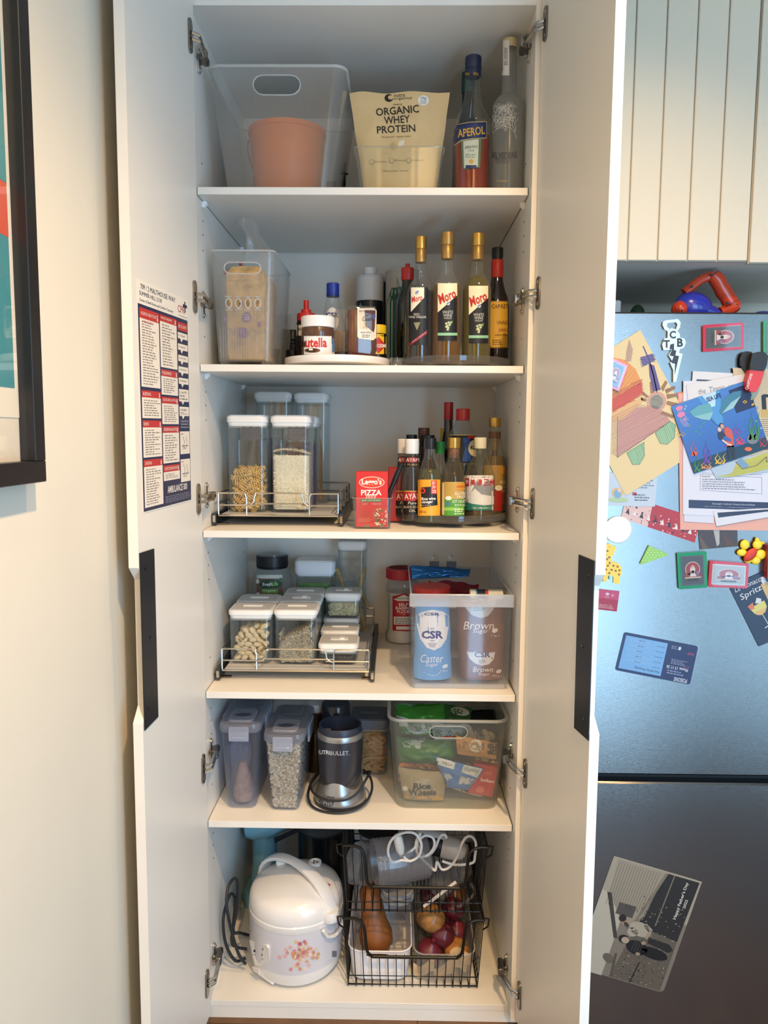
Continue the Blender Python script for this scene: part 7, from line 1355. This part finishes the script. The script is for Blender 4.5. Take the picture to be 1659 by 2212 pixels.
def sea(c):
    def grad(u): return u
    for i in range(12):
        t = i/12; c.rect(0, 153*t, 172, 153*(t+1/12), tuple(a*(1-t)+b*t for a, b in zip((.06, .22, .62), (.02, .10, .42))), 1)
    c.poly([(60, 0), (110, 0), (95, 70), (80, 70)], '#4f9ad8', 2); c.poly([(70, 0), (102, 0), (90, 30), (82, 30)], '#bfe2f2', 3); c.rect(0, 128, 172, 153, '#123a52', 2); c.rect(128, 8, 172, 60, '#101c4e', 2)
    c.text('SEA LIFE', *J(1538, 859), 33, 10, '#1c2a72', 5, bold=.03); c.poly([J(1486, 890), J(1505, 876), J(1530, 872), J(1537, 890), J(1530, 906), J(1512, 904), J(1495, 900)], '#63a9b4', 4); c.poly([J(1495, 900), J(1537, 890), J(1530, 908), J(1512, 906)], '#8cc2c8', 5)
    c.poly([J(1550, 890), J(1558, 862), J(1580, 847), J(1598, 844), J(1596, 858), J(1572, 882), J(1556, 898)], '#3f7f9c', 4); c.poly([J(1556, 893), J(1575, 870), J(1596, 856), J(1580, 882)], '#9cc8d0', 5); c.line([J(1530, 905), J(1548, 920)], .8, '#2a4a6a', 5)
    for x, y, k in ((1464, 882, 1), (1468, 896, 1.1)): c.ell(*J(x, y), 8*k, 5*k, '#e884b0', 4); [c.line([J(x-4+q*3, y+3), J(x+q*4, y+16), J(x+8+q*4, y+26)], .8, '#e8b8d8', 3) for q in range(4)]
    def weed(x, y, h, c_, n=3, w_=3.5, lv=5):
        for q in range(n):
            L = [(x+q*5.5-n*2.4+2.2*math.sin(t*1.15+q*1.7)+.25*t, y-h*(1-.22*((q*7) % 3))*t/8) for t in range(9)]
            c.poly([J(a-w_*(1-t/9)*.55, b) for t, (a, b) in enumerate(L)]+[J(a+w_*(1-t/9)*.55, b) for t, (a, b) in reversed(list(enumerate(L)))], c_, lv+q % 2)
    weed(1505, 1018, 34, '#3a8a34', 3); weed(1497, 985, 34, '#e0662c', 3, 2.5); weed(1525, 1000, 48, '#7a3aa8', 3, 3.5); weed(1552, 1002, 24, '#e8b828', 4, 4); weed(1522, 1012, 14, '#e8943a', 4, 5); weed(1625, 950, 60, '#3f8a34', 4, 5); weed(1596, 960, 20, '#d83a5c', 3, 7); weed(1590, 938, 20, '#a838a8', 3, 3); weed(1645, 965, 26, '#c83a34', 3, 2.5); weed(1470, 942, 14, '#e8b828', 3, 2)
    c.ell(*J(1622, 948), 13, 11, '#7a8288', 5); c.ell(*J(1612, 970), 8, 4.5, '#e8702c', 6, .4); c.ell(*J(1497, 980), 6, 4.5, '#e8562c', 6)
    for x, y in ((1604, 868), (1620, 862), (1622, 874), (1606, 869)): c.ell(*J(x, y), 3.8, 2.2, '#e8b83a', 5, -.3, 8)
    for x, y in ((1486, 920), (1500, 932), (1508, 922), (1516, 914), (1508, 938)): c.ell(*J(x, y), 3.2, 1.8, '#3fa06a', 4, -.5, 8)
    for x, y in ((1478, 878), (1476, 884), (1620, 858), (1640, 925), (1632, 880), (1630, 910)): c.ell(*J(x, y), 2.4, 2.4, '#8cc0d0', 4, 0, 8)
    # two people in the print: adult in an orange top holding a child
    c.poly([J(1560, 925), J(1568, 922), J(1577, 930), J(1580, 945), J(1582, 965), J(1566, 966), J(1562, 945)], '#d8543c', 6); c.poly([J(1566, 964), J(1582, 962), J(1585, 990), J(1579, 991), J(1575, 972), J(1572, 972), J(1575, 992), J(1569, 992)], '#191c26', 6); c.ell(*J(1555, 920), 5, 6.5, '#2a1c18', 6); c.ell(*J(1556, 921), 3.8, 5.2, '#d8a288', 7); c.poly([J(1546, 936), J(1556, 930), J(1564, 940), J(1560, 950), J(1550, 950)], '#262a44', 7); c.ell(*J(1550, 928), 4, 5, '#e6c2b4', 8); c.poly([J(1556, 946), J(1564, 942), J(1577, 950), J(1574, 954), J(1560, 950)], '#3a62b4', 8); c.line([J(1556, 950), J(1566, 958), J(1576, 962)], 3.4, '#e4d8cc', 8)
card('aquarium_photo', 'bright blue aquarium souvenir photo of two people and fish', 'photo', SL, 172, 153, M('#1c4aa8', .25), sea, .0005, .0075)
# clip magnet
cl = thing('bag_clip', at(1620, 850, FY), 'red clip with black rubber grips holding the papers', 'clip')
def blob(poly, h0, h1, m, nm): part(nm, MB().prism(poly, pf, h0, h1, m), cl, smooth=30)
blob([(1598, 764), (1606, 760), (1618, 761), (1622, 768), (1614, 790), (1607, 806), (1594, 790), (1594, 776)], .006, .012, M('#191817', .5), 'back_grip')
blob([(1611, 766), (1624, 763), (1637, 764), (1644, 772), (1642, 790), (1637, 803), (1607, 801), (1606, 790)], .022, .032, M('#191817', .5), 'grip')
blob([(1607, 801), (1637, 804), (1630, 830), (1620, 848), (1608, 848), (1602, 840), (1601, 824)], .0105, .030, M('#b82a28', .35), 'jaw')
p = Print(plane=(Vector((0, FY-.030, 0)), Vector((0, -1, 0))), curved=False); p.text('CHOPTANK', 1618, 824, 37, 6, '#e8d0c8', 1, 72); p.done(cl, 'lettering')
# other magnets
single('round_magnet', MB().lathe([(.030, .0006), (.031, .002), (.031, .004), (.029, .0055)], at(1334, 1144, FY), M('#d5d2cc', .35), 40, rot(90, 0, 0)), 'plain round white magnet beside the christmas card', 'magnet')
gf = thing('giraffe_magnet', at(1325, 1262, FY), 'flat yellow giraffe magnet with brown patches', 'magnet')
gpoly = [(1306, 1176), (1316, 1174), (1324, 1179), (1330, 1180), (1328, 1187), (1325, 1198), (1320, 1201), (1321, 1212), (1334, 1216), (1342, 1224), (1343, 1238), (1339, 1243), (1337, 1261), (1331, 1261), (1329, 1258), (1324, 1259), (1324, 1245), (1316, 1240), (1312, 1246), (1309, 1256), (1302, 1256), (1302, 1180)]
gm = MB().prism(gpoly, pf, .0005, .003, M('#dcb948', .5)); part('cutout', gm, gf, smooth=0); p = Print(plane=(Vector((0, FY-.003, 0)), Vector((0, -1, 0))), curved=False); random.seed(8)
for x, y in ((1311, 1208), (1317, 1216), (1325, 1222), (1334, 1224), (1313, 1222), (1321, 1231), (1330, 1233), (1338, 1232), (1308, 1198), (1316, 1204), (1312, 1190), (1309, 1230), (1316, 1238), (1337, 1241)): p.ell(x, y, 2.9, 2.5, '#7a5a2c', 1, random.random(), 7)
p.rect(1315, 1244, 1318, 1252, '#6aa858', 1); p.ell(1316, 1181, 1, 1, '#222', 2, n=6); p.done(gf, 'print')
tg = thing('triangle_magnet', at(1405, 1219, FY), 'green triangular magnet with pale dots', 'magnet'); tp_ = [(1400, 1178), (1404, 1179), (1441, 1196), (1441, 1199), (1384, 1219), (1381, 1217)]
part('tile', MB().prism(tp_, pf, .0005, .005, M('#7fae56', .5)), tg, smooth=0); p = Print(plane=(Vector((0, FY-.005, 0)), Vector((0, -1, 0))), curved=False)
for i in range(7):
    for j in range(8):
        x, y = 1384+j*7.4+(i % 2)*3.7, 1183+i*5.4
        if y > 1181+(x-1402)*.46 and y < 1215-(x-1388)*.34 and x > 1402-(y-1180)*.5: p.ell(x, y, 1.1, 1.1, '#b9d698', 1, n=6)
p.done(tg, 'dots')
card('dark_photo', 'dark brown photo print peeking out below the pink folder', 'photo', [(1506, 1132), (1592, 1128), (1593, 1180), (1511, 1187)], 84, 54, M('#4a3830', .3), lambda c: (c.poly([(32, 10), (46, 8), (44, 46), (38, 50)], '#b8b4b0', 1), c.poly([(0, 20), (20, 54), (6, 54)], '#6b5444', 1), c.poly([(50, 20), (80, 52), (60, 54)], '#5e4030', 1)), .0004, .0006)
fl_ = thing('flower_magnet', at(1622, 1218, FY), 'yellow flower shaped magnet with red textured middle', 'magnet'); 
for cx, cy, rx, ry in ((1606, 1176, 10, 11), (1600, 1193, 11, 8), (1640, 1197, 12, 11), (1630, 1210, 10, 9), (1613, 1209, 9, 7)): part('petal', MB().ell(at(cx, cy, FY)+Vector((0, -.006, 0)), rx*mpp(FY), .005, ry*mpp(FY), M('#e3c02c', .5), 18, 8), fl_)
part('head', MB().ell(at(1633, 1176, FY)+Vector((0, -.007, 0)), .011, .006, .011, M('#e3c02c', .5), 16, 8), fl_); part('beak', MB().ell(at(1642, 1172, FY)+Vector((0, -.008, 0)), .007, .004, .004, M('#d8a828', .5), 12, 6), fl_); part('head_tuft', MB().ell(at(1632, 1166, FY)+Vector((0, -.007, 0)), .005, .004, .006, M('#e3c02c', .5), 12, 6), fl_)
part('middle', MB().ell(at(1617, 1197, FY)+Vector((0, -.009, 0)), .011, .006, .019, M('#b8341f', .5, bump=.8, bscale=300), 18, 10, rot(0, 42, 0)), fl_)
single('red_notebook', MB().prism([(1650, 1176), (1700, 1172), (1700, 1246), (1648, 1246)], pf, .0005, .02, M('#8f2a26', .5)), 'dark red booklet magnet beside the yellow flower', 'booklet', smooth=0)
# cards
def spr(c):
    c.text('Le Monaco', 38, 12, 60, 11, '#e8e8ec', 2, 0, .2); c.text('Spritz', 36, 32, 50, 17, '#e8e8ec', 2, 4, .2); c.poly([(18, 62), (24, 78), (34, 84), (46, 82), (54, 72), (54, 58)], '#dcd57a', 2); c.poly([(22, 74), (28, 82), (36, 85), (46, 82), (52, 74)], '#e0b878', 3); c.poly([(34, 56), (42, 46), (50, 52), (46, 62)], '#d8dce0', 3); c.poly([(16, 56), (30, 52), (28, 66), (20, 66)], '#d87a5c', 3); c.line([(38, 84), (40, 112)], 1.4, '#e0e0e4', 2); c.line([(30, 114), (52, 110)], 2, '#e0e0e4', 2); c.rect(66, 10, 76, 24, '#d8d8e0', 2); c.rect(62, 24, 80, 60, '#d8b878', 2); c.text("L'A", 54, 122, 12, 6, '#d8c8a8', 2)
card('recipe_card', 'navy spritz recipe card with a wine glass drawing', 'card', [(1574, 1267), (1656, 1230), (1718, 1362), (1638, 1396)], 88, 146, M('#262e48', .3), spr, .0006, .0012)
def pro(c):
    c.rect(0, 0, 90, 22, '#c8446a', 1); c.rect(0, 22, 90, 50, '#b0203c', 1); c.ell(66, 10, 4, 3.4, '#e8c8d4', 2); c.text('NSW', 66, 17, 9, 3.4, '#e8c8d4', 2); c.ell(77, 12, 3.4, 4, '#d08aa8', 2); c.text('PROTECT THE', 66, 38, 26, 4, '#e8c8cc', 2); c.text('IRREPLACEABLE', 67, 43, 30, 4, '#e8c8cc', 2); c.text('0', 42, 27, 12, 14, '#f0e0e4', 2, bold=.04); c.text('CY', 42, 42, 12, 8, '#f0e0e4', 2)
card('safety_card', 'small pink and red safety card beside the pantry door handle', 'card', [(1244, 1266), (1338, 1277), (1332, 1321), (1238, 1310)], 90, 50, M('#b82844', .4), pro, .0006, 0)
def poi(c):
    c.rect(6, 6, 97, 78, '#7fb4e6', 1); N_ = '#27305a'
    c.text('First Aid for Poisoning', 66, 70, 53, 7, N_, 2, 180); 
    for i in range(5): c.lines(16, 10+i*11, 90, 17+i*11, 3, '#a9cdee', 2, 0, .3); c.text('13 11 26', 42, 12+i*11.5, 12, 2.6, N_, 3, 180); c.text('Poison in the eye', 84, 16+i*11.5, 16, 2.2, N_, 3, 180)
    c.text('POISONS', 140, 78, 28, 9, '#d8dcec', 2, 180, bold=.02); c.text('Phone: 13 11 26', 128, 55, 46, 7, '#d8dcec', 2, 180, bold=.02); c.lines(108, 60, 154, 70, 2, '#98a0c0', 2); c.lines(112, 36, 154, 48, 4, '#98a0c0', 2); c.text('kids health', 150, 20, 14, 7, '#c86a90', 2, 180); c.ell(124, 12, 3, 4, '#d8dcec', 2); c.lines(106, 8, 120, 16, 4, '#98a0c0', 2); c.text('Kids Health', 146, 48, 14, 3, '#c86a90', 3, 180)
card('poisons_card', 'navy and light blue poisons first aid card hung upside down', 'card', [(1348, 1365), (1508, 1396), (1490, 1479), (1328, 1447)], 162, 84, M('#232a5c', .4), poi, .0006, 0, RC(162, 84, 5))
def bwp(c):
    L = '#b3a48e'; D = '#2c2622'
    c.rect(0, 0, 198, 100, '#b3a48e', 1); c.poly([(0, 75), (60, 92), (60, 255), (0, 255)], '#c9bca6', 2); c.poly([(12, 4), (118, 4), (106, 108), (70, 140), (18, 80)], '#a89a84', 2)
    for i in range(16): c.line([(16+i*6, 8), (18+i*5.4, 104)], .8, '#6f6454', 3)
    c.poly([(12, 78), (22, 78), (66, 168), (58, 170)], '#4a4038', 3); c.poly([(118, 4), (194, 4), (190, 140), (98, 130)], D, 2); c.poly([(118, 4), (124, 4), (92, 130), (86, 128)], '#8a7c68', 3); c.line([(138, 4), (134, 120)], 2.4, '#8a7c68', 3); c.rect(44, 92, 82, 118, '#5a5048', 3)
    c.poly([(98, 130), (190, 140), (190, 252), (76, 252)], '#6b5f50', 2); random.seed(14)
    for i in range(220): c.ell(random.uniform(84, 188), random.uniform(60, 250), random.uniform(.8, 2.4), random.uniform(.6, 1.8), random.choice([D, '#8d8070', '#4a4036', '#a89a84']), 3, 0, 6)
    c.line([(128, 205), (122, 252)], 3, D, 4); c.ell(62, 215, 14, 9, '#6f6454', 3, .4); c.line([(74, 200), (80, 252)], 5, '#5e5448', 3)
    # two standing figures, turned with the print
    c.ell(106, 136, 26, 15, '#b9ab94', 5, .15); c.ell(92, 146, 12, 10, '#b9ab94', 5); c.line([(112, 124), (130, 134)], 9, '#b9ab94', 5); c.ell(70, 128, 11, 9.5, '#b09478', 6, .4); c.ell(62, 123, 8, 8, '#2a221e', 7, .4); c.ell(74, 134, 7, 4, '#4a3c32', 7, .5); c.line([(128, 134), (124, 152)], 6, '#b09478', 7)
    c.ell(112, 176, 24, 15, '#171412', 6, .1); c.ell(150, 178, 32, 12, '#171412', 6, .06); c.ell(80, 166, 12, 9, '#1c1614', 6, .1); c.ell(83, 167, 8.5, 7, '#c0a88e', 7); c.poly([(130, 148), (176, 150), (188, 160), (180, 168), (130, 160)], '#2a2420', 5); c.ell(122, 162, 5, 4, '#b09478', 8); c.ell(118, 188, 5, 3.4, '#b09478', 8)
    for i in range(4): c.line([(104+i*6, 160), (102+i*6, 186)], 1, '#5a5048', 7)
    c.text("Happy Father's Day", 168, 52, 84, 9, '#e4dccc', 9, 90, bold=.02); c.text('2022', 179, 56, 20, 6, '#e4dccc', 9, 90, bold=.02)
card('photo_print', 'black and white photo of two people on the lower fridge door', 'photo', [(1326, 1848), (1516, 1904), (1432, 2144), (1241, 2088)], 198, 254, M('#8d8070', .35), bwp, .0006, 0, RC(198, 254, 10))
# things on top of the fridge
ty = thing('toy_saw', at(1530, 672, .05), 'toy with red grip handle and blue body on top of the fridge', 'toy'); RD = M('#c8401f', .3, coat=.3); BL = M('#2b38b0', .25, coat=.4); Yt = .06; zf_ = FZ-.006
def tp3(pts, Y=Yt): return [at(x, y, Y) for x, y in pts]
part('handle_arm', MB().tube(bez(tp3([(1478, 632), (1495, 618), (1515, 604), (1540, 594)]), 5), [.011]*16, RD, 10), ty)
part('grip', MB().tube(tp3([(1540, 594), (1550, 606), (1556, 618), (1563, 630), (1570, 640), (1578, 654)]), [.017, .019, .018, .0195, .018, .019], RD, 12), ty)
part('lower_arm', MB().tube(bez(tp3([(1578, 652), (1588, 660), (1578, 668), (1556, 676)]), 5), [.014]*16, RD, 10), ty)
part('blue_body', MB().ell(tp3([(1498, 664)])[0], .046, .032, .036, BL, 20, 12, rot(0, 18, 0)), ty); part('blue_nose', MB().ell(tp3([(1525, 674)])[0], .04, .026, .018, BL, 16, 8, rot(0, 15, 0)), ty)
part('red_paw', MB().ell(tp3([(1468, 668)], Yt-.012)[0], .019, .02, .02, RD, 16, 10), ty)
for k in range(3): part('paw_groove', MB().tube([at(1458+k*7, 664+k*2, Yt-.034), at(1462+k*7, 678, Yt-.034)], .0012, M('#5a1a10', .5), 5), ty)
for x, y in ((1535, 594), (1494, 619), (1571, 655)): part('screw_hole', MB().lathe([(.0034, 0), (.0034, .002)], at(x, y, Yt-.0185), BLACK, 10, rot(90, 0, 0)), ty)
single('white_card_box', MB().box(at(1326, 660, .1).x, at(1342, 660, .1).x, .1, .16, FZ-.0055, at(1340, 648, .1).z, M('#d8d6d2', .5), .003), 'white box edge on the fridge top beside the pantry door', 'box')
single('green_toy', MB().ell((at(1377, 668, .15).x, .15, FZ+.024), .019, .02, .03, M('#173a20', .5), 16, 10), 'dark green rounded toy on top of the fridge', 'toy')
mg = MB()
for k in range(7): mg.box(at(1525, 670, .2).x, at(1659, 670, .2).x, .15, .34, FZ-.0055+k*.005, FZ-.0055+k*.005+.0042, M('#9a9a90' if k % 2 else '#c0bcae', .6))
for v in mg.v: v.z += (v.x-.8)*.0
single('paper_stack', mg, 'stack of papers and magazines lying on the fridge top', 'papers', smooth=0, kind='stuff')
single('blue_toy', MB().ell((at(1650, 668, .09).x, .09, FZ+.012), .035, .02, .018, BL, 18, 8), 'flat blue toy piece on the fridge top near the papers', 'toy')
